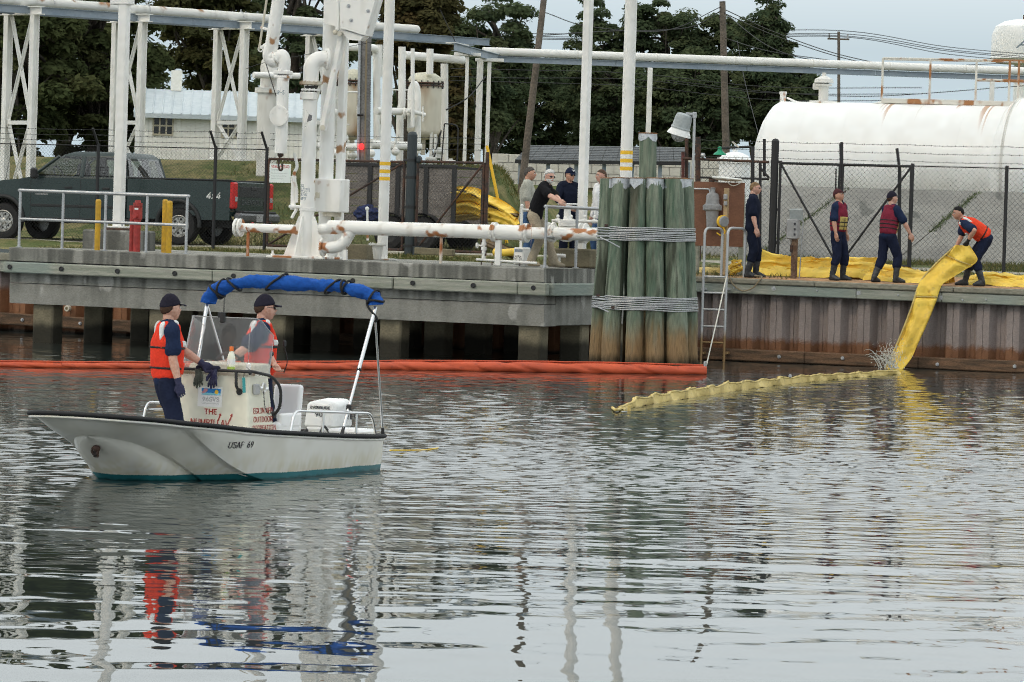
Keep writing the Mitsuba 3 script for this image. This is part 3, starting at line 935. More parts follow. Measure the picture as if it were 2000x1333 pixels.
 legs = [arc_path([bw(X0 - .03, -.40, top - .19), bw(X0 + .075, -.40, top - .16), bw(X0 + .055, -.42, top + .004)], .06),
   arc_path([bw(X0 - .02, .275, top - .19), bw(X0 + .075, .275, top - .15), bw(X0 + .055, .26, top)], .06)]
 side = arc_path([bw(X0 + .055, .30, top), bw(X0 + .045, .41, top + .004), bw(by(531, 735, .46)), bw(by(549, 757, .50)), bw(by(547.5, 795, .49)), bw(by(536, 811, .385))], .07)
 g_ = MB().tube(path, r, 8)
 for q in legs + [side]:
  g_.tube(q, r, 8)
 for q in (bw(X0 - .0, -.40, top - .19), bw(X0 + .01, .275, top - .19)):
  g_.lathe([(0, .012), (.03, .01), (.032, -.01)], q, BH, 12)
 g_.lathe([(0, .012), (.03, .01), (.032, -.01)], bw(by(535.5, 811, .385)), BP, 12)
 part(con, 'grab_rail', g_, 'm_black')
 wc = np.array([X1 + .03, -.12, .93])
 ring = np.array([wc + [.06 * math.sin(a), .17 * math.cos(a), .17 * math.sin(a)] for a in np.linspace(0, 2 * math.pi, 25)[:-1]])
 wh = MB().tube(bw(ring), .012, 6, closed=True)
 for a in (0.5, 2.6, 4.7):
  wh.cyl(bw(wc), bw(wc + np.array([.06 * math.sin(a), .17 * math.cos(a), .17 * math.sin(a)])), .01, n=6)
 part(con, 'steering_wheel', wh, 'm_black')
 part(con, 'throttle_lever', MB().cyl(bw(X1 + .1, .30, .93), bw(X1 + .06, .32, 1.10), .012).sphere(bw(X1 + .06, .32, 1.11), .025, 1), 'm_black')
 ra = MB().box(bw(X0 - .12, .0, 1.44), (.03, .05, .10), BR, .008).cyl(bw(X0 - .12, .012, 1.48), bw(X0 - .12, .012, 1.62), .006, .004, 6).box(bw(X0 - .135, -.035, 1.46), (.025, .04, .05), BR, .006)
 part(con, 'radio', ra, 'm_black')
 slope = math.atan2(.03, zt - .04)
 fx = -BP                                                # reads from the viewer's left to right on the face: towards port
 fx = BP
 fz = np.array([0, 0, 1.0]) * math.cos(slope) - BH * math.sin(slope)
 def face_x(z):
  return X0 + .03 - (z - .04) / (zt - .04) * .03 + .004

 def front_text(s, h, y0, z0, m_, bold=False, w=None):
  t = meshkit.text_mesh(s, h, .0015, bold)
  v = t.vertices.copy()
  W = v[:, 0].max()
  sx = 1.0 if w is None else w / W
  o = bw(face_x(z0), y0, z0)
  R = np.stack([fx * sx, fz, np.cross(fx, fz)], 1)
  return v @ R.T + o, t.faces
 sign = MB().box(bw(face_x(.70) - .0005, -.035, .705), (.003, .255, .185), BR @ np.array([[math.cos(slope), 0, -math.sin(slope)], [0, 1, 0], [math.sin(slope), 0, math.cos(slope)]]))
 dc = part(con, 'club_sticker', sign, 'm_decal_white', label='white rectangular sticker with a sun over blue sea')
 part(dc, 'print', MB().box(bw(face_x(.755) + .0018, -.022, .752), (.002, .200, .062), BR), 'm_decal_blue')
 part(dc, 'print', MB().box(bw(face_x(.733) + .0028, -.022, .732), (.002, .199, .020), BR), 'm_decal_cyan')
 part(dc, 'print', MB().lathe([(0, .0045), (.020, .0045), (.020, 0)], bw(face_x(.75), .035, .752), BH, 18), 'm_decal_sun')
 part(dc, 'print', MB().prism([(0, 0), (.03, .008), (.06, .03), (.055, .05), (.035, .045), (.02, .052), (.015, .03), (.0, .022)], bw(face_x(.735) + .003, -.118, .732), fx, fz, .0012), 'm_decal_pink', False)
 v, f = front_text('96SVS', .040, -.118, .664, None, True, .185)
 part(dc, 'print', (v + BH * .002, f), 'm_decal_grey', False)
 v, f = front_text('96th Services Squadron', .011, -.118, .640, None, False, .185)
 part(dc, 'print', (v + BH * .002, f), 'm_decal_grey', False)
 v, f = front_text('THE', .050, -.09, .545, None, True, .135)
 part(con, 'lettering', (v, f), 'm_decal_red', False)
 v, f = front_text('NUMBILLAV', .062, -.235, .435, None, True, .42)
 part(con, 'lettering', (v, f), 'm_decal_red', False)
 for yy in (.055, .175):
  part(con, 'lettering', MB().prism([(0, 0), (.012, 0), (.032, .05), (.04, .045), (.035, .075), (.012, .06), (.02, .054)], bw(face_x(.485), yy, .485), fx, fz, .0015), 'm_decal_red', False)
 a0, a1 = np.array([X1 + .02, w0, .40]), np.array([X0, w0, .40])
 sx_ = BH * -1.0
 tl = math.atan2(w0 - w1 - .005, zt - .04)
 sz_ = UP * math.cos(tl) - BP * math.sin(tl)
 def side_text(s, h, x0, z0, w):
  t = meshkit.text_mesh(s, h, .0015, False)
  v = t.vertices.copy(); sc = w / v[:, 0].max()
  yy = w0 - (z0 - .04) / (zt - .04) * (w0 - w1) + .004
  R = np.stack([sx_ * sc, sz_, np.cross(sx_, sz_)], 1)
  if np.cross(sx_, sz_) @ BP < 0:
   R[:, 2] *= -1
  return v @ R.T + bw(x0, yy, z0), t.faces
 for s, z0, w, x0 in (('EGLIN AFB', .565, .36, X0 - .075), ('OUTDOOR', .485, .36, X0 - .075), ('RECREATION', .405, .44, X0 - .055)):
  v, f = side_text(s, .052, x0, z0, w)
  part(con, 'lettering', (v, f), 'm_decal_red', False)
 part(con, 'switch_box', MB().box(bw(X0 - .11, .385, .79), (.09, .035, .10), BR, .01), 'm_decal_grey')
 part(con, 'shackle', MB().tube(bw(np.array([[X0 - .22 + .03 * math.cos(a), .40, .80 + .045 * math.sin(a)] for a in np.linspace(0, 6.28, 14)[:-1]])), .010, 6, closed=True).sphere(bw(X0 - .26, .405, .79), .025, 1).sphere(bw(X0 - .17, .40, .80), .022, 1), 'm_chrome')
 part(con, 'cord', MB().tube(bez(bw(np.array([[X0 - .2, .41, .77], [X0 - .22, .42, .62], [X0 - .30, .42, .56], [X0 - .40, .42, .62], [X0 - .33, .41, .76]])), 10), .004, 5), 'm_black')

 # ---- seat behind the console
 s = MB()
 def rb(lo, hi, r_, tilt=0):
  c_ = (np.array(lo) + np.array(hi)) / 2
  out = []
  for i in np.ndindex(2, 2, 2):
   q = np.array([(lo, hi)[i[j]][j] for j in range(3)], float)
   q = q + np.sign(c_ - q) * r_
   q[0] += tilt * (q[2] - lo[2])
   out.append(manifold3d.Manifold.sphere(r_, 14).translate(list(map(float, bw(*q)))))
  return manifold3d.Manifold.batch_hull(out)
 seat_back = rb((.62, -.11, .42), (.70, .19, .80), .035, -.12)
 st = part(k, 'helm_seat', MB().man(seat_back), 'm_seat', 50, label='white moulded seat behind the console')
 part(st, 'cushion', MB().man(rb((.62, -.10, .34), (1.08, .20, .46), .04)), 'm_seat', 50)
 part(st, 'arm', MB().man(rb((.64, .15, .40), (1.04, .205, .54), .025)), 'm_seat', 50)
 part(st, 'pedestal', MB().box(bw(.85, .05, .19), (.30, .30, .30), BR, .02), 'm_gelcoat')

 # ---- outboard
 mo = MB()
 def el(c_, s_, rot=0):
  return manifold3d.Manifold.sphere(1, 24).scale([s_[0], s_[1], s_[2]]).translate(list(map(float, c_)))
 def bman(ms):
  h_ = manifold3d.Manifold.batch_hull(ms)
  q = h_.to_mesh()
  return bw(q.vert_properties[:, :3]), q.tri_verts
 cy = .075
 v, f = bman([el((-.02, cy - .10, .575), (.07, .07, .05)), el((-.02, cy + .10, .575), (.07, .07, .05)), el((-.27, cy - .08, .60), (.07, .07, .05)), el((-.27, cy + .08, .60), (.07, .07, .05)),
                 el((-.05, cy, .60), (.07, .07, .045)), el((.03, cy - .12, .40), (.05, .05, .03)), el((.03, cy + .12, .40), (.05, .05, .03)), el((-.31, cy - .10, .40), (.05, .05, .03)), el((-.31, cy + .10, .40), (.05, .05, .03))])
 ob = part(k, 'outboard_motor', (v, f), 'm_cowl', 60, label='white outboard motor with dark lettering on its cowl')
 v, f = bman([el((.04, cy - .10, .36), (.04, .04, .03)), el((.04, cy + .10, .36), (.04, .04, .03)), el((-.28, cy - .08, .36), (.04, .04, .03)), el((-.28, cy + .08, .36), (.04, .04, .03)), el((-.2, cy, .10), (.08, .07, .05))])
 part(ob, 'lower_cowl', (v, f), 'm_cowl', 60)
 part(ob, 'drive_leg', MB().beam(bw(-.22, cy, .2), bw(-.24, cy, -.5), .14, .09, bev=.03), 'm_decal_grey')
 part(ob, 'clamp_bracket', MB().box(bw(-.02, cy, .33), (.10, .22, .12), BR, .02), 'm_black')
 t = meshkit.text_mesh('EVINRUDE', .028, .002, True)
 w_ = t.vertices[:, 0].max()
 R = np.stack([BP * (.215 / w_), UP * math.cos(.25) - BH * math.sin(.25) * .6, BH], 1)
 part(ob, 'lettering', (t.vertices @ R.T + bw(.060, cy - .107, .553), t.faces), 'm_decal_dark', False)
 t = meshkit.text_mesh('90', .040, .002, True)
 part(ob, 'lettering', (t.vertices @ np.stack([BP * 1.2, UP, BH], 1).T + bw(.074, cy - .045, .482), t.faces), 'm_decal_dark', False)
 t = meshkit.text_mesh('E-TEC', .055, .002, True)
 part(ob, 'lettering', (t.vertices @ np.stack([-BH * 1.7, UP, BP], 1).T + bw(-.02, cy + .158, .455), t.faces), 'm_decal_dark', False)
 part(ob, 'control_cable', MB().tube(bez(bw(np.array([[.05, cy - .12, .36], [.25, -.10, .25], [.55, .05, .28], [.9, .0, .12]])), 8), .014, 6), 'm_black')
 part(ob, 'control_cable', MB().tube(bez(bw(np.array([[.05, cy + .1, .34], [.3, .25, .40], [.5, .30, .30], [.8, .3, .12]])), 8), .012, 6), 'm_black')

 # ---- side rails at the stern quarters
 for s_ in (1, -1):
  y_ = .845
  xf_ = 2.08 if s_ > 0 else float(by(279, 815, -.875)[0])
  P_ = [bw(xf_, s_ * .875, .42), bw(xf_ - .06, s_ * .875, .615), bw(.40, s_ * .82, .555), bw(.25, s_ * .79, .345)]
  rl = MB().tube(arc_path(P_, .14, 8), .0125, 8)
  for x_ in ((1.42, .72) if s_ > 0 else (1.0, .6)):
   t_ = (2.02 - x_) / 1.62
   a = bw(x_, s_ * (.875 - .055 * t_), .615 - .06 * t_)
   rl.cyl(bw(x_, s_ * (.868 - .05 * t_), .36), a, .011, n=8)
  part(k, 'stern_rail', rl, 'm_chrome')
 # ---- canopy: frame and rolled canvas
 cp = key_of(k + '__canopy')
 arch = []
 for t in np.linspace(0, 1, 41):
  a = math.pi * t
  yy = -math.cos(a) * .92
  arch.append((.40, yy, float(np.interp(t, [0, .06, .13, .24, .34, .5, .7, .85, .95, 1], [1.54, 1.585, 1.645, 1.725, 1.757, 1.757, 1.735, 1.685, 1.63, 1.58]))))
 arch = np.array(arch)
 arch[:, 1] = np.where(arch[:, 1] < 0, arch[:, 1] * 1.09, arch[:, 1] * .90)
 nr = 120
 ctr = np.stack([np.interp(np.linspace(0, 1, nr), np.linspace(0, 1, 41), arch[:, j]) for j in range(3)], 1)
 tt = np.linspace(0, 1, nr)
 rad = .071 + .008 * np.sin(tt * 17) + .005 * np.sin(tt * 41 + 1) + .012 * np.interp(tt, [0, .06, .12, .9, .96, 1], [.6, .5, 0, 0, .6, 1.2])
 for q in (.16, .245, .44, .655, .705, .945):
  rad = rad - .008 * np.exp(-((tt - q) / .012) ** 2)
 m = MB().tube(bw(ctr), rad, 26, flat=.9)
 V, Fc = m.mesh()
 nn = meshkit.fbm(V * [7, 7, 7], 3, 21) - .5
 ns = meshkit.fbm(V * [26, 26, 26], 2, 8) - .5
 T3 = trimesh.Trimesh(V, Fc, process=False)
 V = V + T3.vertex_normals * (nn * .034 + ns * .030)[:, None]
 part(cp, 'rolled_canvas', (V, Fc), 'm_canvas', 60, label='bright blue canvas rolled along the arch')
 for q, tw in ((.15, .045), (.175, -.06), (.25, .05), (.42, -.07), (.645, -.06), (.70, .015), (.71, -.02), (.93, .05), (.955, -.05)):
  ring = []
  for a in np.linspace(0, 2 * np.pi, 25)[:-1]:
   t_ = np.clip(q + tw * math.sin(a) * .5, 0, 1)
   c_ = np.array([np.interp(t_, tt, ctr[:, j]) for j in range(3)])
   d_ = np.array([np.interp(min(t_ + .01, 1), tt, ctr[:, j]) - np.interp(max(t_ - .01, 0), tt, ctr[:, j]) for j in range(3)]); d_ /= np.linalg.norm(d_)
   e1 = np.array([1.0, 0, 0]); e2 = np.cross(d_, e1)
   rr = np.interp(t_, tt, rad) + .014
   ring.append(c_ + rr * (math.cos(a) * e1 + math.sin(a) * .92 * e2))
  part(cp, 'strap', MB().tube(bw(np.array(ring)), .011, 6, closed=True), 'm_black_soft')
 e = ctr[-1]
 part(cp, 'strap', MB().tube(bez(bw(np.array([e + [0, -.10, .07], e + [.06, -.05, -.02], e + [.03, .03, -.12], e + [.0, .0, -.16]])), 8), .012, 6), 'm_black_soft')
 part(cp, 'arch_tube', MB().tube(bw(arch), .016, 8), 'm_alu')
 for s_ in (1, -1):
  ye = arch[-1, 1] if s_ > 0 else arch[0, 1]
  yg = s_ * (.80 if s_ > 0 else .80)
  top_ = np.array([.40, ye, 1.56]); foot = np.array([1.0, s_ * .83, .385]); back = np.array([.055, s_ * .765, .345])
  mid = top_ + (foot - top_) * .50
  part(cp, 'leg', MB().cyl(bw(top_), bw(mid), .0185, n=10).cyl(bw(mid), bw(top_ + (foot - top_) * .80), .0145, n=10), 'm_alu')
  part(cp, 'leg', MB().cyl(bw(top_ + (foot - top_) * .80), bw(foot), .0135, n=10), 'm_alu')
  part(cp, 'leg_joint', MB().box(bw(top_ + (foot - top_) * .80), (.04, .05, .06), BR, .012).box(bw(top_ + (foot - top_) * .5), (.035, .045, .035), BR, .01), 'm_black')
  part(cp, 'strut', MB().cyl(bw(top_ + (foot - top_) * .03), bw(back), .0115, n=8), 'm_chrome')
  for q in (foot, back):
   part(cp, 'foot', MB().cyl(bw(q + [0, 0, -.01]), bw(q + (top_ - q) * .05), .02, .014, 8).box(bw(q + [0, 0, -.015]), (.08, .04, .02), BR, .006), 'm_black')
 t = meshkit.text_mesh('USAF  69', .058, .002, False)
 a, b = by(452, 862, .90), by(478, 866, .90)
 def on_side(x_, z_):
  gz_ = np.interp(x_, g_side[:, 0], g_side[:, 2]) - .028; gy = np.interp(x_, g_side[:, 0], g_side[:, 1])
  cz = np.interp(x_, chine[:, 0], chine[:, 2]); cyy = np.interp(x_, chine[:, 0], chine[:, 1])
  t_ = (gz_ - z_) / (gz_ - cz)
  return np.array([x_, gy * (1 - t_) + cyy * t_ + math.sin(t_ * math.pi) * .012 + .004, z_])
 W = t.vertices[:, 0].max()
 V = np.array([on_side(3.10 - q[0] * (.335 / W), .305 + q[1]) + np.array([0, q[2], 0]) for q in t.vertices])
 comp = trimesh.Trimesh(bw(V), t.faces, process=False).split(only_watertight=False)
 for piece in comp:
  part(k, 'hull_lettering', (piece.vertices, piece.faces), 'm_decal_dark', False)
 return k

build_boat()

def bottle():
 k = thing('drink_bottle', 'clear drink bottle with an orange cap standing on the boat console behind the rail', 'bottle')
 o = bw(1.955, .165, .942)
 scene['m_bottle'] = {'type': 'principled', 'base_color': rgb((.78, .80, .66)), 'roughness': .2, 'specular': .5}
 part(k, 'body', MB().lathe([(0, 0), (.034, .002), (.037, .02), (.035, .06), (.037, .10), (.036, .13), (.030, .16), (.018, .185), (.018, .20)], o, UP, 18), 'm_bottle')
 mat('m_bottle_green', (.42, .55, .10), .3)
 part(k, 'drink', MB().lathe([(.0375, .012), (.0382, .02), (.0365, .045), (.0366, .05)], o, UP, 18), 'm_bottle_green')
 part(k, 'label', MB().lathe([(.0372, .07), (.0378, .075), (.0382, .11), (.0372, .118)], o, UP, 18), 'm_decal_white')
 mat('m_cap_orange', (.75, .17, .03), .45)
 part(k, 'cap', MB().lathe([(.0, .235), (.017, .235), (.019, .225), (.021, .195), (.017, .19)], o, UP, 14), 'm_cap_orange')

bottle()

def hang_glove(label, y, m_, flip):
 k = thing('work_glove', label, 'glove', None)
 o = np.array([2.045, y, .955])
 mats = []
 M = manifold3d.Manifold
 def ch(pts):
  return M.batch_hull([M.sphere(float(r_), 10).translate([float(a) for a in q]) for q, r_ in pts])
 ps = [ch([((0, 0, .01), .03), ((.012, .005, -.05), .026), ((.012, .0, -.075), .026)]), ch([((-.0, -.02, -.01), .02), ((.01, .02, -.07), .02)])]
 for i, (dy, L) in enumerate(((-.028, .075), (-.010, .09), (.010, .08), (.028, .062))):
  ps.append(ch([((.012, dy * .8, -.07), .0115), ((.02, dy * 1.3 + .004 * flip, -.075 - L * .6), .0105), ((.012, dy * 1.5 + .008 * flip, -.075 - L), .009)]))
 ps.append(ch([((.01, .03 * flip, -.03), .013), ((.03, .055 * flip, -.065), .011), ((.03, .058 * flip, -.095), .010)]))
 u_ = M.batch_boolean(ps, manifold3d.OpType.Add)
 q = u_.to_mesh()
 part(k, 'palm', (bw(q.vert_properties[:, :3] + o), q.tri_verts), m_, 60)
 part(k, 'cuff', MB().man(M.batch_hull([M.sphere(.026, 10).translate([float(a) for a in bw(*(o + np.array([-.03, -.02, .015])))]), M.sphere(.026, 10).translate([float(a) for a in bw(*(o + np.array([-.03, .02, .015])))]), M.sphere(.024, 10).translate([float(a) for a in bw(*(o + np.array([.01, .0, .015])))])])), 'm_glove_cuff', 60)

mat('m_glove_green', mottled((.045, .055, .045), (.10, .11, .09), 20, 90, .5), .9)
mat('m_glove_cuff', (.012, .012, .03), .9)
mat('m_glove_navy', mottled((.015, .015, .05), (.05, .05, .09), 20, 90, .5), .9)
hang_glove('dark grey green work glove draped over the console rail', -.125, 'm_glove_green', 1)
hang_glove('navy work glove hanging from the console rail beside the bottle', .04, 'm_glove_navy', -1)

def lanyard():
 k = thing('key_float', 'teal and white key float hanging on a cord from the boat windscreen', 'key float')
 part(k, 'float_top', MB().box(bw(1.93, .335, .985), (.02, .05, .09), BR, .01), 'm_decal_white')
 mat('m_teal', (.04, .30, .30), .6)
 part(k, 'strap', MB().beam(bw(2.035, .345, .90), bw(2.03, .355, .76), .045, .012, BP, .004), 'm_teal')
 part(k, 'cord', MB().tube(bw(np.array([[1.85, .29, 1.30], [1.93, .335, 1.03]])), .003, 5), 'm_decal_grey')
 part(k, 'cord', MB().tube(bw(np.array([[1.93, .335, .95], [2.02, .345, .955], [2.035, .345, .90]])), .003, 5), 'm_black')

lanyard()
# ------------------------------------------------------------------ people
MF = manifold3d.Manifold
SKIN = {'a': (.56, .335, .25), 'b': (.50, .29, .205), 'c': (.58, .36, .28)}

def skin_mat(name, c):
 c = np.array(c)
 mat(name, mottled(c, c * [.86, .72, .68], 14, 60, .4), .5, spec=.35)

for kk, cc in SKIN.items():
 skin_mat('m_skin_' + kk, cc)

def cloth(name, c, var=.75, fine=70):
 c = np.array(c)
 mat(name, mottled(c, c * var, 9, fine, .5), .9, spec=.15)

cloth('m_navy', (.013, .018, .042))
cloth('m_navy_shirt', (.015, .025, .062))
cloth('m_coverall', (.010, .014, .030))
cloth('m_navy_cap', (.020, .018, .030))
cloth('m_vest_red', (.72, .050, .025), .85)
cloth('m_vest_orange', (.74, .062, .026), .85)
cloth('m_maroon', (.20, .024, .045))
cloth('m_maroon_cap', (.085, .030, .035))
cloth('m_vest_yellow', (.46, .36, .12))
cloth('m_black_shirt', (.012, .012, .014))
cloth('m_khaki', (.40, .34, .25))
cloth('m_denim', (.06, .12, .24))
cloth('m_grey_shirt', (.40, .40, .345))
cloth('m_white_shirt', (.80, .81, .82), .95)
mat('m_reflective', (.66, .67, .66), .5)
mat('m_boot', mottled((.018, .020, .024), (.045, .048, .052), 8, 30, .5), .5)
mat('m_glass_dark', (.012, .012, .016), .12)
mat('m_eye_white', (.62, .60, .57), .3)
mat('m_eye_dark', (.02, .015, .012), .2)
mat('m_lip', (.42, .17, .14), .5)
for nm, c in (('brown', (.060, .032, .020)), ('black', (.010, .009, .009)), ('blond', (.26, .165, .085)), ('white', (.68, .67, .64)), ('grey', (.09, .08, .072)), ('ginger', (.12, .07, .045))):
 mat('m_hair_' + nm, mottled(np.array(c), np.array(c) * .6, 30, 160, .5), .75, spec=.25)

def U_(v):
 v = np.asarray(v, float)
 return v / np.linalg.norm(v)

def ball(c, r, R=None):
 m = MF.sphere(1.0, 14)
 r = np.broadcast_to(np.asarray(r, float), (3,))
 M4 = np.zeros((3, 4)); A = np.diag(r) if R is None else np.asarray(R) @ np.diag(r)
 M4[:, :3] = A; M4[:, 3] = c
 return m.transform(M4)

def chain(pts):
 """tapering limb through [(point, radius or radii(, R))]"""
 bs = [ball(*p) for p in pts]
 return [MF.batch_hull([a, b]) for a, b in zip(bs[:-1], bs[1:])] if len(bs) > 1 else bs

def union(ms):
 return MF.batch_boolean(ms, manifold3d.OpType.Add)

def soft(m, L=.03, it=6, wr=0.0, fr=11, seed=1, lam=.5):
 """a manifold as a fine, smoothed (and wrinkled) mesh"""
 q = m.refine_to_length(L).to_mesh()
 t = trimesh.Trimesh(q.vert_properties[:, :3], q.tri_verts, process=True)
 if it:
  trimesh.smoothing.filter_taubin(t, lamb=lam, nu=lam + .03, iterations=it)
 if wr:
  d = meshkit.fbm(t.vertices * [fr, fr, fr * .7], 3, seed) - .5
  t.vertices = t.vertices + t.vertex_normals * (d * wr * 2)[:, None]
 return t.vertices, t.faces

def rot(axis, a):
 return trimesh.transformations.rotation_matrix(a, axis)[:3, :3]

def hand_parts(wrist, d, palm_n, s, curl=.5, spread=.12, k=1.0):
 """palm, four fingers and a thumb; d: along the hand, palm_n: out of the palm, s: +1 thumb towards d x palm_n"""
 d = U_(d); n = U_(np.asarray(palm_n, float) - d * (np.asarray(palm_n) @ d)); w = np.cross(d, n) * s
 R = np.stack([d, w, n], 1)
 o = np.asarray(wrist, float)
 P = lambda x, y, z: o + R @ np.array([x, y, z]) * k
 palm = MF.batch_hull([ball(P(.0, .0, 0), .024 * k), ball(P(.035, .026, 0), .019 * k), ball(P(.035, -.026, 0), .019 * k), ball(P(.085, .030, 0), .0155 * k), ball(P(.085, -.030, 0), .0145 * k), ball(P(.09, 0, 0), .0155 * k)])
 out = [palm]
 for i, (y, L, r) in enumerate(((.030, .070, .0098), (.010, .078, .0102), (-.010, .072, .0098), (-.029, .056, .0088))):
  a = 0.0
  p = P(.088, y, 0.0); pts = [(p, r * k * 1.08)]
  ang = 0
  dirn = U_(d + w * (y * 2.2 * spread / .12))
  cu = curl * (1 + .12 * i)
  for j, f in enumerate((.45, .32, .23)):
   ang += cu * (.55, .75, .6)[j]
   step = dirn * math.cos(ang) + n * math.sin(ang)
   p = p + step * L * f * k
   pts.append((p, r * k * (1 - .1 * (j + 1))))
  out += chain(pts)
 t0 = P(.022, .030, .006); t1 = P(.055, .052, .020); t2 = P(.082, .052 - .02 * curl, .034 + .012 * curl); t3 = P(.102, .044 - .03 * curl, .040 + .018 * curl)
 out += chain([(t0, .0145 * k), (t1, .0125 * k), (t2, .0112 * k), (t3, .0092 * k)])
 return out

class Person:
 """a posed figure: joints in world metres; f forward, r to the figure's right"""
 def __init__(self, label, foot, face, H=1.76, group=None, **po):
  self.key = thing('person', label, 'person', group)
  self.k = H / 1.76
  k = self.k; self.hk = po.get('head_k', 1.0)
  f = np.array([math.cos(face), math.sin(face), 0]); r = np.array([f[1], -f[0], 0])
  self.f, self.r = f, r
  self.foot = np.asarray(foot, float)
  L = lambda a, b, c: self.foot + (r * a + f * b + UP * c) * k      # right, forward, up
  self.L = L
  self.po = po
  hip = po.get('hip', (0, 0, .93))
  self.hip = L(*hip)
  lean = po.get('lean', 0.03); side = po.get('side', 0); twist = po.get('twist', 0)
  up = U_(UP * math.cos(lean) + f * math.sin(lean) + r * math.sin(side))
  tf = U_(f * math.cos(twist) + r * math.sin(twist)); tf = U_(tf - up * (tf @ up)); tr = np.cross(tf, up)
  self.up, self.tf, self.tr = up, tf, tr
  pf = U_(f * math.cos(twist * .4) + r * math.sin(twist * .4)); self.pf = pf; self.pr = np.cross(pf, UP)
  self.RT = np.stack([tr, tf, up], 1)
  self.RP = np.stack([self.pr, pf, UP], 1)
  self.waist = self.hip + (UP * .35 + up * .65) * .13 * k
  self.chest = self.waist + up * .24 * k
  self.neck = self.chest + up * .19 * k
  self.sh = {s: self.chest + (up * .135 + tr * s * .172) * k for s in (1, -1)}
  hl = po.get('head_yaw', 0); hp = po.get('head_pitch', 0)
  hf = U_(f * math.cos(hl) + r * math.sin(hl)); hu = U_(UP * .75 + up * .25)
  hf = U_(hf - hu * (hf @ hu)); hr = np.cross(hf, hu)
  R0 = rot(hr, -hp)
  self.hf, self.hu, self.hr = R0 @ hf, R0 @ hu, hr
  self.RH = np.stack([self.hr, self.hf, self.hu], 1)
  self.head = self.neck + (self.hu * .135 + self.hf * .03 + up * .02) * k
  self.arms = {}
  for s, nm in ((1, 'right'), (-1, 'left')):
   a = po.get('arm_' + nm)
   S = self.sh[s]
   if a is None:
    a = (.27 * s, .06, .83)
   hnd = np.asarray(a, float) if po.get('world_' + nm) else L(*a)
   la, lb = .285 * k, .255 * k
   D = hnd - S; dist = np.linalg.norm(D)
   if dist > la + lb - .004:
    hnd = S + D / dist * (la + lb - .004); D = hnd - S; dist = np.linalg.norm(D)
   c = (la * la + dist * dist - lb * lb) / (2 * dist * la)
   c = np.clip(c, -1, 1)
   hint = po.get('elbow_' + nm, (s * .35, -.6, -.2))
   hv = r * hint[0] + f * hint[1] + UP * hint[2]
   u = D / dist; hv = U_(hv - u * (hv @ u))
   E = S + u * la * c + hv * la * math.sqrt(max(0, 1 - c * c))
   self.arms[s] = (S, E, hnd)
  self.legs = {}
  for s, nm in ((1, 'right'), (-1, 'left')):
   a = po.get('leg_' + nm, (.11 * s, 0, .085))
   an = L(*a)
   hp_ = self.hip + self.pr * s * .088 * k - UP * .02 * k
   la, lb = .425 * k, .415 * k
   D = an - hp_; dist = np.linalg.norm(D)
   if dist > la + lb - .003:
    la = lb = (dist + .003) / 2 * 1.0
   c = np.clip((la * la + dist * dist - lb * lb) / (2 * dist * la), -1, 1)
   u = D / dist; kh = po.get('knee_' + nm, (0.05 * s, 1, 0)); hv = r * kh[0] + f * kh[1]
   hv = U_(hv - u * (hv @ u))
   K = hp_ + u * la * c + hv * la * math.sqrt(max(0, 1 - c * c))
   tf_ = po.get('toe_' + nm, 0.12 * s)
   self.legs[s] = (hp_, K, an, f * math.cos(tf_) + r * math.sin(tf_))

 # ------------------------------------------------ pieces
 def torso(self, g=0.0, top=True, low=0.0):
  """hulls of the trunk grown by g"""
  k = self.k
  b = [(self.hip + self.RP @ np.array([0, -.005, .0 - low]) * k, np.array([.165, .115, .09]) * k + g, self.RP),
             (self.waist, np.array([.148, .108, .08]) * k + g, self.RT),
             (self.waist + self.up * .12 * k, np.array([.160, .118, .09]) * k + g, self.RT),
             (self.chest + self.up * .03 * k, np.array([.172, .126, .10]) * k + g, self.RT),
             (self.chest + self.up * .115 * k, np.array([.165, .098, .075]) * k + g, self.RT)]
  out = chain(b)
  if top:
   out.append(MF.batch_hull([ball(self.sh[1] + self.up * .012 * k - self.tr * .01, .062 * k + g), ball(self.sh[-1] + self.up * .012 * k + self.tr * .01, .062 * k + g), ball(self.neck + self.up * .012 * k, (.075 * k + g, .07 * k + g, .05 * k + g), self.RT)]))
  return out

 def sleeve(self, s, t, g=.014):
  S, E, W = self.arms[s]
  k = self.k
  if t <= 1:
   e = S + (E - S) * t
   return chain([(S, .064 * k + g), (S + (E - S) * t * .5, .061 * k + g), (e, .066 * k + g * 1.5)])
  e = E + (W - E) * (t - 1)
  return chain([(S, .062 * k + g), (E, .046 * k + g), (e, .036 * k + g)])

 def head_mesh(self):
  m = trimesh.creation.icosphere(subdivisions=4)
  v = m.vertices.copy()
  x, y, z = v[:, 0].copy(), v[:, 1].copy(), v[:, 2].copy()      # right, forward, up
  az = np.arctan2(x, y)
  P = np.stack([x * .076, y * .096, z * .118], 1)
  low = np.clip(-z, 0, 1)
  P[:, 0] *= 1 - .30 * low ** 1.3
  P[:, 1] += .018 * low * np.clip(y, 0, 1) - .030 * low * np.clip(-y, 0, 1) * -1.0
  P[:, 1] = np.where(y < 0, P[:, 1] * (1 - .22 * low), P[:, 1])
  fr = np.clip(y, 0, 1)
  g = lambda cx, cz, sx, sz: np.exp(-((x - cx) / sx) ** 2 - ((z - cz) / sz) ** 2) * (y > 0)
  d = .026 * g(0, -.16, .11, .15) + .014 * g(0, .02, .085, .22)            # nose
  d += .008 * g(0, .22, .55, .09)                                            # brow
  d -= .013 * (g(.36, .06, .18, .11) + g(-.36, .06, .18, .11))              # eye sockets
  d += .008 * (g(0, -.46, .24, .05) + g(0, -.56, .22, .05)) - .006 * g(0, -.51, .22, .02)
  d += .012 * g(0, -.80, .26, .13)                                           # chin
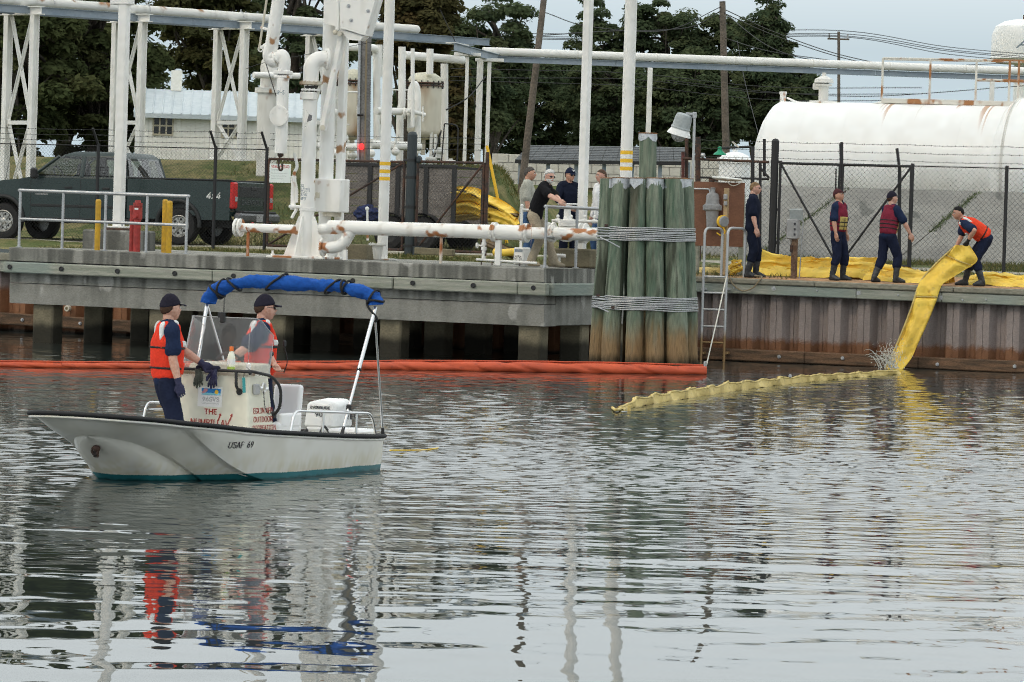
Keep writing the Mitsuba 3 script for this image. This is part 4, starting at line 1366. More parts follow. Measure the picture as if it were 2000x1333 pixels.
  d += .005 * (g(.5, -.18, .2, .15) + g(-.5, -.18, .2, .15))
  P[:, 1] += d
  return P, m.faces

 def build(self, skin='a', shirt=None, sleeve=.62, trousers='m_navy', boots='boot', hair='brown', cap=None, vest=None, shades=True, gloves=None, collar=False, curl=(.45, .45), palms=None, hem=0.0, beard=None, show_hand=(True, True), belt=False):
  k = self.k; key = self.key
  P, Fh = self.head_mesh()
  toW = lambda q: self.head + (np.asarray(q) * k * self.hk) @ self.RH.T
  # ---- body: trunk, neck, head, arms, hands in one surface
  sk = 'm_skin_' + skin
  hm = MF(manifold3d.Mesh(np.ascontiguousarray(toW(P), np.float32), np.ascontiguousarray(Fh, np.uint32)))
  neckp = chain([(self.neck - self.up * .03 * k, .062 * k), (self.head + self.RH @ np.array([0, -.03, -.07]) * k, .056 * k)])
  parts_ = [hm] + neckp + self.torso(-.012)
  for s in (1, -1):
   parts_.append(MF.batch_hull([ball(toW((.074 * s, -.012, .018)), (.010 * k, .018 * k, .022 * k), self.RH), ball(toW((.072 * s, -.006, -.022)), (.008 * k, .010 * k, .014 * k), self.RH)]))
   S, E, W = self.arms[s]
   u = U_(W - E)
   parts_ += chain([(S, .056 * k), (S + (E - S) * .5, .049 * k), (E, .045 * k), (E + (W - E) * .3, .047 * k), (E + (W - E) * .75, .035 * k), (W, .028 * k)])
   pn = None if palms is None else palms[0 if s > 0 else 1]
   if pn is None:
    pn = -self.r * s * .9 + self.f * .2
   hp_ = hand_parts(W, U_(u + self.po.get('bend_%d' % s, np.zeros(3))), pn, -1 if s > 0 else 1, curl[0 if s > 0 else 1], k=k * 1.03)
   if gloves and gloves[0 if s > 0 else 1]:
    gm = union([h for h in hp_] + chain([(W, .031 * k), (W - u * .05 * k, .036 * k)]))
    part(key, 'glove', soft(gm, .007, 3), gloves[0 if s > 0 else 1], True)
    if gloves[0 if s > 0 else 1] == 'm_navy_cap':
     gp_ = MF.batch_hull([ball(W + U_(u) * q * k + np.array([0, 0, 0]), .026 * k) for q in (.07, .10)])
   else:
    parts_ += hp_
  for s in (1, -1):
   hp_, K, A, tf_ = self.legs[s]
   parts_ += chain([(hp_, .08 * k), (hp_ + (K - hp_) * .5, .072 * k), (K, .05 * k), (K + (A - K) * .35, .052 * k), (A, .036 * k)])
   parts_ += chain([(A, .036 * k), (A + tf_ * .10 * k - UP * .045 * k, .03 * k)])
  body = union(parts_)
  V, Fb = soft(body, .014, 3)
  part(key, 'body', (V, Fb), sk, True)
  # ---- face
  ey = lambda s: toW((.031 * s, .0885, .008))
  if shades:
   m = MB()
   for s in (1, -1):
    m.man(ball(toW((.033 * s, .0955, .008)), (.027 * k, .006 * k, .0165 * k), self.RH @ rot([0, 0, 1], -.22 * s)))
    m.tube([toW((.058 * s, .088, .013)), toW((.077 * s, .02, .016)), toW((.077 * s, -.02, .012))], .0032 * k, 5)
   m.tube([toW((-.012, .102, .014)), toW((.012, .102, .014))], .003 * k, 5)
   part(key, 'sunglasses', m, 'm_glass_dark')
  else:
   for s in (1, -1):
    e = part(key, 'eye', MB().man(ball(ey(s), .0105 * k)), 'm_eye_white')
    part(e, 'iris', MB().man(ball(ey(s) + self.hf * .0065 * k, .0056 * k)), 'm_eye_dark')
    part(key, 'eyebrow', MB().man(MF.batch_hull([ball(toW((.014 * s, .101, .030)), .0045 * k), ball(toW((.034 * s, .098, .035)), .0045 * k), ball(toW((.052 * s, .088, .029)), .003 * k)])), 'm_hair_' + (hair if hair != 'white' else 'grey'))
  lip = MF.batch_hull([ball(toW((-.020, .092, -.056)), .003 * k), ball(toW((0, .1045, -.053)), .0055 * k), ball(toW((.020, .092, -.056)), .003 * k)])
  part(key, 'lips', MB().man(lip), 'm_lip')
  # ---- hair and cap: shells of the skull
  big = (P * 1.0 + 0)
  nrm = trimesh.Trimesh(P, Fh, process=False).vertex_normals
  def shell(g, cond):
   """the skull grown by g where cond holds, tucked inside elsewhere"""
   t = np.clip(cond, -1, 1)
   Q = P + nrm * np.where(t > 0, g * np.minimum(1, .35 + t), -.012)[:, None]
   return toW(Q), Fh
  x, y, z = P[:, 0], P[:, 1], P[:, 2]
  line = .048 + np.where(y > .02, .018 * np.clip((y - .02) / .05, 0, 1), 0) - np.clip((.02 - y) / .11, 0, 1) * .105
  ear = (np.abs(x) > .05) & (np.abs(y + .008) < .022) & (z < .03)
  hg = {'white': .019, 'blond': .006, 'ginger': .008}.get(hair, .011)
  if hair:
   nz = meshkit.fbm(P * 60, 2, 3) - .5
   V_, F__ = shell(hg, np.where(ear, -1, (z - line) * 40))
   V_ = V_ + (nz * .008)[:, None] * (nrm @ self.RH.T)
   part(key, 'hair', (V_, F__), 'm_hair_' + hair, True)
  if beard:
   bl = (-.040 - z) * 40
   V_, F__ = shell(.011, np.where((y > .0) & ~((np.abs(x) < .018) & (np.abs(z + .056) < .007)), bl + np.where(np.abs(x) < .03, .35, -.0), -1))
   part(key, 'beard', (V_, F__), 'm_hair_' + beard, True)
  if cap:
   cl = (z - (.030 + .012 * np.clip(y / .09, -1, 1))) * 60
   V_, F__ = shell(.018, cl)
   top = P[:, 2] > .07
   V_ = V_ + self.hu * (np.clip(P[:, 2] - .06, 0, .06) * .25 * k)[:, None]
   ck = part(key, 'cap', (V_, F__), cap, True)
   br = []
   for a in np.linspace(-1.05, 1.05, 13):
    br.append(toW((.080 * math.sin(a), .052 + .035 * math.cos(a), .044)))
    br.append(toW((.072 * math.sin(a), .088 + .082 * math.cos(a) ** .6 - .0, .030 - .012 * abs(math.sin(a)))))
   q = np.array(br).reshape(13, 2, 3)
   m = MB().grid(q).grid((q - self.hu * .006)[::-1])
   part(ck, 'brim', m, cap, True)
   part(ck, 'button', MB().man(ball(self.head + self.hu * .151 * k, .008 * k)), cap)
  # ---- trousers
  tr_ = []
  for s in (1, -1):
   hp_, K, A, tf_ = self.legs[s]
   end = A if boots != 'boot' else K + (A - K) * .38
   tr_ += chain([(self.hip + self.RP @ np.array([0, -.005, 0]) * k, np.array([.158, .118, .09]) * k, self.RP), (hp_ - UP * .02, .098 * k)])
   tr_ += chain([(hp_, .106 * k), (hp_ + (K - hp_) * .5, .096 * k), (K, .082 * k), (K + (end - K) * .6, .076 * k), (end, .072 * k)] if boots != 'boot' else [(hp_, .108 * k), (hp_ + (K - hp_) * .5, .100 * k), (K, .090 * k), (end, .086 * k)])
  tr_ += chain([(self.hip + self.RP @ np.array([0, -.005, 0]) * k, np.array([.170, .122, .09]) * k, self.RP), (self.waist - self.up * .02 * k, np.array([.156, .117, .06]) * k, self.RT)])
  part(key, 'trousers', soft(union(tr_), .020, 4, .018, 10, 3), trousers, True)
  if belt:
   bb = MF.batch_hull([ball(self.waist - self.up * .015 * k, (.163 * k, .124 * k, .022), self.RT)])
   part(key, 'belt', soft(bb, .03, 2), 'm_black_soft', True)
  # ---- footwear
  for s in (1, -1):
   hp_, K, A, tf_ = self.legs[s]
   sole = self.foot[2] if abs(A[2] - self.foot[2] - .085 * k) < .03 else A[2] - .085 * k
   h = A + tf_ * (-.03 * k); h = np.array([h[0], h[1], sole + .035 * k])
   t = A + tf_ * .165 * k; t = np.array([t[0], t[1], sole + .028 * k])
   b = A + tf_ * .09 * k; b = np.array([b[0], b[1], sole + .035 * k])
   side = np.cross(tf_, UP)
   ft = [MF.batch_hull([ball(h, .036 * k), ball(b + side * .012, .034 * k), ball(b - side * .012, .036 * k), ball(A - UP * .0, .046 * k)]), MF.batch_hull([ball(b + side * .012, .034 * k), ball(b - side * .012, .036 * k), ball(t, .028 * k), ball(A + tf_ * .05 * k - UP * .015 * k, .042 * k)])]
   if boots == 'boot':
    tp = K + (A - K) * .26
    ft += chain([(A, .052 * k), (K + (A - K) * .6, .064 * k), (tp, .068 * k)])
    part(key, 'boot', soft(union(ft), .02, 4, .006, 12, 5), 'm_boot', True)
   else:
    part(key, 'shoe', soft(union(ft), .02, 3), boots, True)
  # ---- shirt
  if shirt:
   st = self.torso(.016 if not vest else .008, low=hem)
   if hem:
    st += chain([(self.hip - UP * hem * k, np.array([.178, .128, .02]) * k, self.RP), (self.waist, np.array([.168, .125, .08]) * k, self.RT)])
   for s in (1, -1):
    st += self.sleeve(s, sleeve)
   body_ = union(st)
   body_ = body_ - union(chain([(self.neck + self.up * .01 * k + self.tf * .02, .063 * k), (self.neck + self.up * .14 * k + self.tf * .05, .085 * k)]))
   part(key, 'shirt', soft(body_, .020, 4, .018, 12, 7), shirt, True)
   if collar:
    m = MB()
    for s in (1, -1):
     a = [self.neck + self.RT @ np.array([s * .066 * math.cos(q), .066 * math.sin(q) + .005, .020 + .012 * math.cos(q)]) * k for q in np.linspace(-1.2, 1.5, 9)]
     b_ = [self.neck + self.RT @ np.array([s * .082 * math.cos(q) * (1 if q < 1 else .9), .082 * math.sin(q) + .005, -.022 - .03 * max(0, q - .6)]) * k for q in np.linspace(-1.2, 1.5, 9)]
     m.grid(np.stack([np.array(a), np.array(b_)]))
    part(key, 'collar', m, shirt, True)
  # ---- life vest
  if vest:
   main_, second, band, patch = vest
   def vs(g, low=.0):
    t = chain([(self.waist - self.up * (.075 + low) * k, np.array([.172, .130, .05]) * k + g, self.RT), (self.waist + self.up * .08 * k, np.array([.180, .148, .08]) * k + g, self.RT), (self.chest + self.up * .02 * k, np.array([.180, .150, .10]) * k + g, self.RT), (self.chest + self.up * .10 * k, np.array([.150, .118, .08]) * k + g, self.RT)])
    t.append(MF.batch_hull([ball(self.sh[1] + self.up * .030 * k - self.tr * .075 * k, np.array([.052, .085, .05]) * k + g, self.RT), ball(self.sh[-1] + self.up * .030 * k + self.tr * .075 * k, np.array([.052, .085, .05]) * k + g, self.RT), ball(self.chest + self.up * .05 * k, np.array([.12, .12, .06]) * k + g, self.RT)]))
    v_ = union(t)
    for s in (1, -1):
     S, E, W = self.arms[s]
     o = S + self.tr * s * .045 * k - self.up * .05 * k
     v_ = v_ - MF.batch_hull([ball(o, np.array([.075, .082, .125]) * k, self.RT), ball(o + self.tr * s * .2, np.array([.075, .105, .15]) * k, self.RT)])
    v_ = v_ - union(chain([(self.neck + self.up * .02 * k + self.tf * .012, .080 * k), (self.neck + self.up * .2 * k + self.tf * .06, .12 * k)]))
    return v_
   base = vs(.018)
   vk = part(key, 'life_vest', soft(base, .022, 4, .008, 10, 9), main_, True)
   slab = lambda o, up_, w, h, d=.5: MF.cube([1, 1, 1], True).scale([w, d, h]).transform(np.column_stack([np.stack([self.tr, self.tf, up_], 1), o]))
   fat = vs(.0255)
   def piece(nm, sl, m_):
    c = fat ^ sl
    if not c.is_empty():
     part(vk, nm, soft(c, .03, 1), m_, True)
   if second:
    piece('lower_panel', slab(self.waist + self.up * .055 * k + self.tf * .13, self.up, .30 * k, .26 * k, .26), second)
   fat = vs(.031)
   for z_ in band:
    piece('belt_strap', slab(self.waist + self.up * z_ * k, self.up, .7, .024 * k), 'm_black_soft')
   if second:
    for x_ in (-.055, .055):
     piece('belt_strap', slab(self.waist + self.up * .04 * k + self.tf * .2 + self.tr * x_, self.up, .020, .26 * k, .4), 'm_black_soft')
   fat = vs(.032)
   if patch:
    for s in (1, -1):
     piece('reflective_patch', slab(self.sh[s] + self.up * .02 * k - self.tr * s * .062 * k + self.tf * .045, self.up, .062 * k, .30, .045), 'm_reflective')
     piece('reflective_patch', slab(self.sh[s] + self.up * .02 * k - self.tr * s * .062 * k - self.tf * .085, self.up, .062 * k, .30, .045), 'm_reflective')
     piece('name_patch', slab(self.chest + self.up * .005 * k + self.tr * s * .095 * k + self.tf * .14, self.up, .085 * k, .062 * k, .2), 'm_reflective')
    pk_ = slab(self.waist + self.up * -.005 * k + self.tf * .15 - self.tr * .0, self.up, .30 * k, .12 * k, .18)
    piece('pocket', pk_, main_)
  return self

 def emblem(self):
  o = self.head + (self.RH @ np.array([0, .112, .085])) * self.k
  up = U_(self.hu - self.hf * .35)
  m = MB().prism([(-.045, .026), (-.012, .0), (0, -.016), (.012, 0), (.045, .026), (.012, .014), (0, .004), (-.012, .014)], o, -self.hr, up, -.012)
  part(self.key, 'cap_emblem', m, 'm_reflective', False)

D2 = math.radians

def build_crew():
 deck = .02
 p = bx(321, 800, 2.42)
 pos = bw(2.42, p[1] + .02, deck)
 rail = bw(bx(402, 716, 2.05))
 per = Person('person in a red life vest and dark cap standing ahead of the console rail', pos, D2(12), 1.60, head_k=1.07,
                 lean=.02, side=0.0, twist=-.12, head_yaw=-.5, head_pitch=-.10, hip=(0, -.01, .92),
                 arm_right=(.25, .10, .80), elbow_right=(.3, -.9, 0), arm_left=rail, world_left=True, elbow_left=(-.3, -.5, -.6),
                 leg_right=(.12, -.02, .085), leg_left=(-.12, .05, .085))
 per.build('a', 'm_navy_shirt', .66, 'm_navy', 'boot', 'brown', 'm_navy_cap', ('m_vest_red', None, (-.005, .20), True), False, ('m_navy_glove', 'm_navy_glove'), curl=(.75, .9), belt=True)
 pos = bw(1.02, -.06, deck)
 wh = bw(1.47, -.22, .96)
 per = Person('person in a red life vest and black cap standing behind the boat windscreen', pos, D2(28), 1.595, head_k=1.07,
                 lean=.03, twist=.35, head_yaw=.12, head_pitch=-.05, arm_right=wh, world_right=True, elbow_right=(.6, -.3, -.6), arm_left=bw(1.25, .33, .80), world_left=True,
                 leg_right=(.12, -.02, .085), leg_left=(-.12, .05, .085))
 per.build('c', 'm_navy_shirt', .75, 'm_navy', 'boot', 'brown', 'm_navy_cap', ('m_vest_red', None, (-.005, .20), True), True, None, curl=(.9, .5), belt=True)
 q = per.chest + per.tf * .22 + per.tr * .02
 part(per.key, 'microphone', MB().box(q, (.035, .035, .06), per.RT, .01).tube(bez([q - UP * .03, q + per.tf * .03 - UP * .16, q - UP * .28], 8), .005, 5), 'm_black')

scene['m_navy_glove'] = {'type': 'twosided', 'bsdf': {'type': 'principled', 'base_color': mottled((.016, .018, .05), (.03, .03, .07), 20, 80, .5), 'roughness': .85}}
build_crew()

def quay_point(px, v, dz=0.0):
 return on_ground_px(px, v) + UP * dz

def on_ground_px(px, v):
 """ground point at depth v in the picture column px, taking the roll into account"""
 py = 500.0
 for _ in range(6):
  p = sp(px, py, v); u = (p - CORNER) @ SU
  z = float(zg(u, v))
  if v < QV:
   z = PIER_Z
  d0 = sp(px, 300, v); d1 = sp(px, 700, v)
  py = 300 + 400 * (d0[2] - z) / (d0[2] - d1[2])
 return sp(px, py, v)

PIER_Z = float(sp(700, 510, .3)[2])

def build_quay_men():
 f0 = on_ground_px(1466, QV + .35)
 Person('person in navy coveralls with short fair hair and sunglasses watching beside the ladder', f0, D2(-4), 1.80, lean=.01, head_pitch=-.03, hip=(0, 0, .93),
           arm_right=(.24, .09, .83), elbow_right=(.2, -1, 0), arm_left=(-.24, .02, .84), leg_right=(.1, -.06, .085), leg_left=(-.1, .09, .085)
           ).build('c', 'm_coverall', .85, 'm_coverall', 'boot', 'blond', None, None, True, None, True)
 f1 = on_ground_px(1634, QV + .5)
 Person('person in a maroon and yellow life vest with a brown cap looking down', f1, D2(-32), 1.70, lean=.02, head_yaw=.05, head_pitch=-.42,
           arm_right=(.27, .10, .79), elbow_right=(.5, -.9, 0), arm_left=(-.27, .06, .77), leg_right=(.16, -.02, .085), leg_left=(-.13, .06, .085)
           ).build('b', 'm_navy_shirt', .80, 'm_navy', 'boot', 'brown', 'm_maroon_cap', ('m_maroon', 'm_vest_yellow', (.0, .075), False), False, None, belt=False)
 f2 = on_ground_px(1731, QV + .42)
 Person('person with a maroon life vest seen from behind stepping along the quay', f2, D2(38), 1.72, lean=.16, head_yaw=.25, head_pitch=-.25, twist=.1, hip=(0, 0, .90),
           arm_right=(.36, .34, .83), elbow_right=(.8, -.5, .2), arm_left=(-.25, .16, .82), leg_right=(.13, .12, .085), leg_left=(-.14, -.20, .085), toe_right=.5
           ).build('c', 'm_navy_shirt', .80, 'm_navy', 'boot', 'brown', 'm_navy_cap', ('m_maroon', 'm_vest_yellow', (.0, .075, .15), False), False, None)
 f3 = on_ground_px(1897, QV + .42)
 h0, h1 = sp(1868, 481, QV + .30), sp(1890, 472, QV + .10)
 Person('person in an orange life vest bending forward to lower the yellow boom over the edge', f3, D2(186), 1.82, lean=1.06, head_pitch=-.10, head_yaw=-.05, twist=.1, hip=(0, -.24, .86),
           arm_right=h0, world_right=True, elbow_right=(.5, -.3, -.2), arm_left=h1, world_left=True, elbow_left=(-.6, -.3, 0),
           leg_right=(.15, .08, .085), leg_left=(-.17, -.16, .085), toe_left=-.3, knee_right=(.1, 1, 0)
           ).build('b', 'm_navy_shirt', .72, 'm_navy', 'boot', 'black', None, ('m_vest_orange', None, (-.01,), True), False, (None, 'm_black_soft'), curl=(1.1, 1.1))

build_quay_men()

def build_onlookers():
 f0 = on_ground_px(1025, 2.6)
 Person('grey haired person in a pale short sleeved shirt and jeans standing on the pier', f0, D2(-6), 1.79, lean=.02, head_pitch=.0, head_yaw=.0, arm_right=(.25, .10, .86), arm_left=(-.25, .05, .86)
           ).build('b', 'm_grey_shirt', .78, 'm_denim', 'm_black_soft', 'grey', None, None, False, None, True, hem=.10)
 f1 = on_ground_px(1052, .95)
 ra = sh(.02, .75, PIER_Z + 1.15); rb_ = sh(.12, .5, PIER_Z + 1.13)
 Person('bearded white haired person in a black shirt and khaki trousers leaning on the pier railing', f1, D2(-8), 1.80, lean=.40, head_pitch=.02, head_yaw=.75, twist=.22, hip=(0, -.10, .90),
           arm_right=rb_, world_right=True, elbow_right=(.5, .1, -.6), arm_left=ra, world_left=True, elbow_left=(-.4, .3, -.5),
           leg_right=(.13, -.12, .085), leg_left=(-.12, .26, .085), toe_right=.4, knee_left=(0, 1, 0)
           ).build('c', 'm_black_shirt', .75, 'm_khaki', 'm_khaki', 'white', None, None, True, None, hem=.06, beard='white', curl=(.6, .6))
 f2 = on_ground_px(1106, 4.2)
 Person('person in a navy shirt, navy cap and sunglasses standing behind the railing', f2, D2(-62), 1.80, lean=.0, head_pitch=.0, head_yaw=-.15, arm_right=(.16, .30, 1.08), arm_left=(-.14, .30, 1.08), elbow_right=(.8, -.4, -.4), elbow_left=(-.8, -.4, -.4)
           ).build('b', 'm_coverall', 1.6, 'm_coverall', 'm_boot', 'black', 'm_navy', None, True, None, True).emblem()
 f3 = on_ground_px(1172, 4.0)
 Person('person in a white shirt half hidden behind the timber dolphin', f3, D2(-150), 1.80, lean=.0, head_pitch=-.02, head_yaw=.1
           ).build('c', 'm_white_shirt', 1.9, 'm_denim', 'm_black_soft', 'ginger', None, None, False, None, True)

build_onlookers()
# ------------------------------------------------------------------ on and beside the pier
R3 = np.stack([SU, SV, UP], 1)

def deck_px(px, v):
 return on_ground_px(px, v)

def vert(px, py, v, z):
 """the point above or below sp(px, py, v) at height z"""
 p = sp(px, py, v)
 return np.array([p[0], p[1], z])

def railing(label, pts, v_of, top, mid, group=None):
 k = thing('pipe_railing', label, 'railing', group)
 for q in pts:
  b = q
  part(k, 'post', MB().cyl(b - UP * .01, b + UP * (top - .0), .027, n=10).lathe([(.06, 0), (.06, .012), (.03, .014)], b, UP, 12), 'm_galv')
 a, b = pts[0], pts[-1]
 part(k, 'top_rail', MB().cyl(a + UP * top - SU * .02, b + UP * top + SU * .02, .033, n=10).sphere(a + UP * top - SU * .02, .033, 1).sphere(b + UP * top + SU * .02, .033, 1), 'm_galv')
 part(k, 'middle_rail', MB().cyl(a + UP * mid, b + UP * mid, .028, n=10), 'm_galv')
 return k

def near_pier():
 pts = []
 for px in (37, 121, 204, 285, 363):
  q = on_ground_px(px, .14)
  py = 483.7 + (px - 18) * .0402
  pts.append(sp(px, py - 1, .14))
 railing('galvanised pipe railing on the left end of the pier', pts, None, 1.055, .525)
 a = sp(1064, 523, .12)
 pts = [a + SV * q for q in (0, 1.50, 3.0, 4.5, 6.0)]
 railing('galvanised pipe railing along the right end of the pier beside the dolphin', pts, None, 1.075, .535)
 for px, top, lab in ((189.5, 390, 'yellow bollard post left of the white lamp pole'), (320, 390, 'rear of the two yellow bollard posts by the railing end'), (329, 393, 'front of the two yellow bollard posts by the railing end')):
  v = .62 if px != 320 else 1.0
  b = on_ground_px(px, v); t = vert(px, top, v, 0); h = sp(px, top, v)[2] - b[2]
  k = thing('bollard_post', lab, 'bollard', 'yellow bollard posts on the pier')
  part(k, 'post', MB().cyl(b, b + UP * (h - .03), .052, n=18).lathe([(.052, -.0), (.046, .02), (.03, .032), (0, .036)], b + UP * (h - .03), UP, 18), 'm_yellow')
 k = thing('fire_post', 'red twin pipe fire post with a boxed head beside the white lamp pole', 'fire post')
 b = on_ground_px(262, .60)
 a1, a2 = on_ground_px(256.5, .68), on_ground_px(266.5, .56)
 part(k, 'pipe', MB().cyl(a1, a1 + UP * .80, .045, n=16), 'm_red')
 part(k, 'pipe', MB().cyl(a2, a2 + UP * .62, .065, n=18), 'm_red')
 part(k, 'head', MB().box(a2 + UP * .74, (.15, .13, .26), R3, .02).cyl(a2 + UP * .86, a2 + UP * .93, .085, n=16).cyl(a2 + UP * .93, a2 + UP * .98, .06, .05, 14), 'm_red')
 part(k, 'outlet', MB().cyl(a2 + UP * .70 - SV * .05, a2 + UP * .70 - SV * .13, .05, n=14).cyl(a1 + UP * .78, a1 + UP * .88, .06, n=14), 'm_red')
 part(k, 'plate', MB().box(a2 + UP * .82 - SV * .068 + SU * .01, (.075, .006, .035), R3), 'm_decal_white')
 k = thing('lamp_pole', 'white square lamp pole bolted to a concrete block behind the left railing', 'pole')
 b = on_ground_px(230, 3.0); top = sp(230, 455, 3.0)[2]
 part(k, 'base_block', MB().box(b + UP * (top - b[2]) / 2 + SU * .02, (1.12, .9, top - b[2] + .1), R3, .03), 'm_concrete')
 part(k, 'grout_pad', MB().box(np.array([b[0], b[1], top + .045]), (.44, .44, .09), R3, .015), 'm_dark_rust')
 part(k, 'base_plate', MB().box(np.array([b[0], b[1], top + .11]), (.40, .40, .03), R3, .006), 'm_white')
 for s1 in (-1, 1):
  for s2 in (-1, 1):
   part(k, 'anchor_bolt', MB().lathe([(.018, 0), (.018, .09), (0, .095)], np.array([b[0], b[1], top + .09]) + SU * s1 * .16 + SV * s2 * .16, UP, 8), 'm_galv')
 part(k, 'shaft', MB().box(np.array([b[0], b[1], top + 5.1]), (.185, .185, 10), R3, .02), 'm_white')
 part(k, 'bracket', MB().box(np.array([b[0], b[1], sp(236, 2, 3.0)[2]]) - SU * .05, (.42, .24, .16), R3, .02), 'm_white')
 def striped(px, pyb, v, r_, ys, lab):
  k = thing('striped_pole', lab, 'pole')
  b = on_ground_px(px, v)
  part(k, 'shaft', MB().cyl(b, b + UP * 11, r_, r_ * .98, 22), 'm_white')
  part(k, 'base_plate', MB().box(b + UP * .02, (.42, .42, .03), R3, .005), 'm_white_worn')
  for y0, y1 in ys:
   z0, z1 = sp(px, y1, v)[2], sp(px, y0, v)[2]
   part(k, 'stripe', MB().cyl(np.array([b[0], b[1], z0]), np.array([b[0], b[1], z1]), r_ + .003, n=24, caps=True), 'm_stripe')
 striped(746.5, 430, 3.2, .098, ((316.5, 323.5), (331.5, 338.5), (346, 353)), 'white round pole with three yellow bands behind the rusty pipe')
 striped(1217, 345, 5.4, .115, ((294.5, 302), (310.5, 318), (326, 333.5)), 'thick white round pole with three yellow bands behind the timber dolphin')
 k = thing('square_pole', 'white square pole standing behind the railing near the dolphin', 'pole')
 b = on_ground_px(1134, 3.4)
 part(k, 'shaft', MB().box(b + UP * 5.5, (.135, .20, 11), R3, .015), 'm_white')
 part(k, 'base_plate', MB().box(b + UP * .02, (.46, .46, .035), R3, .005), 'm_galv')
 part(k, 'timber_pad', MB().box(b + UP * -.0, (.75, .6, .06), R3, .01), 'm_waler')

near_pier()

def flange(m, c, ax, r_, t, nb, rb=.012):
 """a bolted flange disc added to m, centred on c"""
 ax = U_(ax)
 m.lathe([(0, -t / 2), (r_, -t / 2), (r_, t / 2), (0, t / 2)], c, ax, 24)
 x = np.cross(ax, UP if abs(ax[2]) < .9 else SU); x = U_(x); y = np.cross(ax, x)
 for i in range(nb):
  a = 2 * math.pi * (i + .5) / nb
  q = c + (x * math.cos(a) + y * math.sin(a)) * r_ * .80
  m.cyl(q - ax * (t / 2 + .014), q + ax * (t / 2 + .014), rb, n=6)
 return m

def product_pipe():
 k = thing('product_pipeline', 'white pipeline with orange rust patches running low along the pier', 'pipeline')
 v = .55
 z1 = sp(700, 445.5, v)[2]; zs = sp(500, 446, v)[2]
 P = lambda px, dz=0, vv=v: np.array([*sp(px, 450, vv)[:2], z1 + dz])
 part(k, 'pipe', MB().cyl(P(643), P(963), .126, n=28), 'm_white_pipe')
 m = MB().cyl(P(968.5), P(1024), .135, n=28)
 part(k, 'pipe', m, 'm_white_pipe')
 part(k, 'pipe', MB().cyl(P(1029), P(1180), .105, n=28), 'm_white_pipe')
 for px, r_ in ((965, .172), (1026.5, .172), (1077, .15)):
  part(k, 'flange', flange(MB(), P(px - 1), SU, r_, .035, 12), 'm_white_pipe')
  part(k, 'flange', flange(MB(), P(px + 3.2), SU, r_, .035, 12), 'm_white_pipe')
 part(k, 'weld_ring', MB().cyl(P(958), P(960), .131, n=28), 'm_white_pipe')
 a, b, c, d = P(683), P(683, -.0), P(668, -.33) - SV * .0, P(634, -.36)
 path = arc_path([P(688, -.02), P(672, -.30), P(655, -.37), P(634, -.37)], .16, 7)
 part(k, 'branch', MB().tube(path, .108, 24), 'm_white_pipe')
 part(k, 'flange', flange(MB(), P(632, -.37), SU, .165, .03, 10), 'm_white_pipe')
 part(k, 'pipe_end', MB().cyl(P(625, -.05), P(645, -.03), .10, n=24), 'm_white_pipe')
 Q = lambda px, dz=0: np.array([*sp(px, 450, v + .25)[:2], zs + dz])
 part(k, 'pipe', MB().cyl(Q(470), Q(575), .082, n=24), 'm_white_pipe')
 part(k, 'blind_flange', flange(MB(), Q(463), SU, .165, .05, 8, .016), 'm_white_pipe')
 part(k, 'blind_flange', flange(MB(), Q(470), SU, .165, .03, 8, .012), 'm_white_pipe')
 mat('m_rusty_post', rusty((.62, .55, .46), (.45, .30, .2), (.36, .12, .04), .42, .6, 5.0), .7)
 for px, w, mt, dz, hx in ((483.5, .028, 'm_rusty_post', zs - .082, v + .25), (861, .028, 'm_rusty_post', z1 - .126, v), (973, .052, 'm_white', z1 - .14, v), (674, .04, 'm_white', z1 - .40, v)):
  b = on_ground_px(px, hx - .1)
  b = np.array([*sp(px, 500, hx - .0)[:2], b[2]])
  top = dz
  if mt == 'm_white':
   part(k, 'support_post', MB().box((b + np.array([b[0], b[1], top])) / 2, (w * 2, w * 1.6, top - b[2]), R3, .004), mt)
  else:
   part(k, 'support_post', MB().cyl(b, np.array([b[0], b[1], top]), w, n=12).tube([np.array([b[0], b[1], top + .0]) + SU * .10 * math.cos(a_) * .3 - SV * .09 * math.sin(a_) + UP * (.08 - .085 * math.cos(a_)) for a_ in np.linspace(0, 1.8, 8)], .009, 6), mt)
 q = P(946, 0)
 m = MB().cyl(q - UP * .11, q - UP * .50, .022, n=10)
 for zz, r_ in ((-.16, .034), (-.22, .045), (-.30, .05), (-.36, .034), (-.46, .036)):
  m.cyl(q + UP * (zz - .03), q + UP * (zz + .03), r_, n=10)
 m.cyl(q - UP * .25, q - UP * .25 - SU * .12, .016, n=8).lathe([(.0, -.012), (.05, -.012), (.05, .012), (0, .012)], q - UP * .25 - SU * .13, SU, 14)
 part(k, 'drain_valve', m, 'm_white')
 part(k, 'drain_line', MB().cyl(P(932, -.50), P(1050, -.53), .024, n=10), 'm_white')
 for px in (942, 963, 1017):
  part(k, 'drain_support', MB().cyl(P(px, -.52), np.array([*P(px)[:2], PIER_Z]), .010, n=6), 'm_dark_rust')

product_pipe()

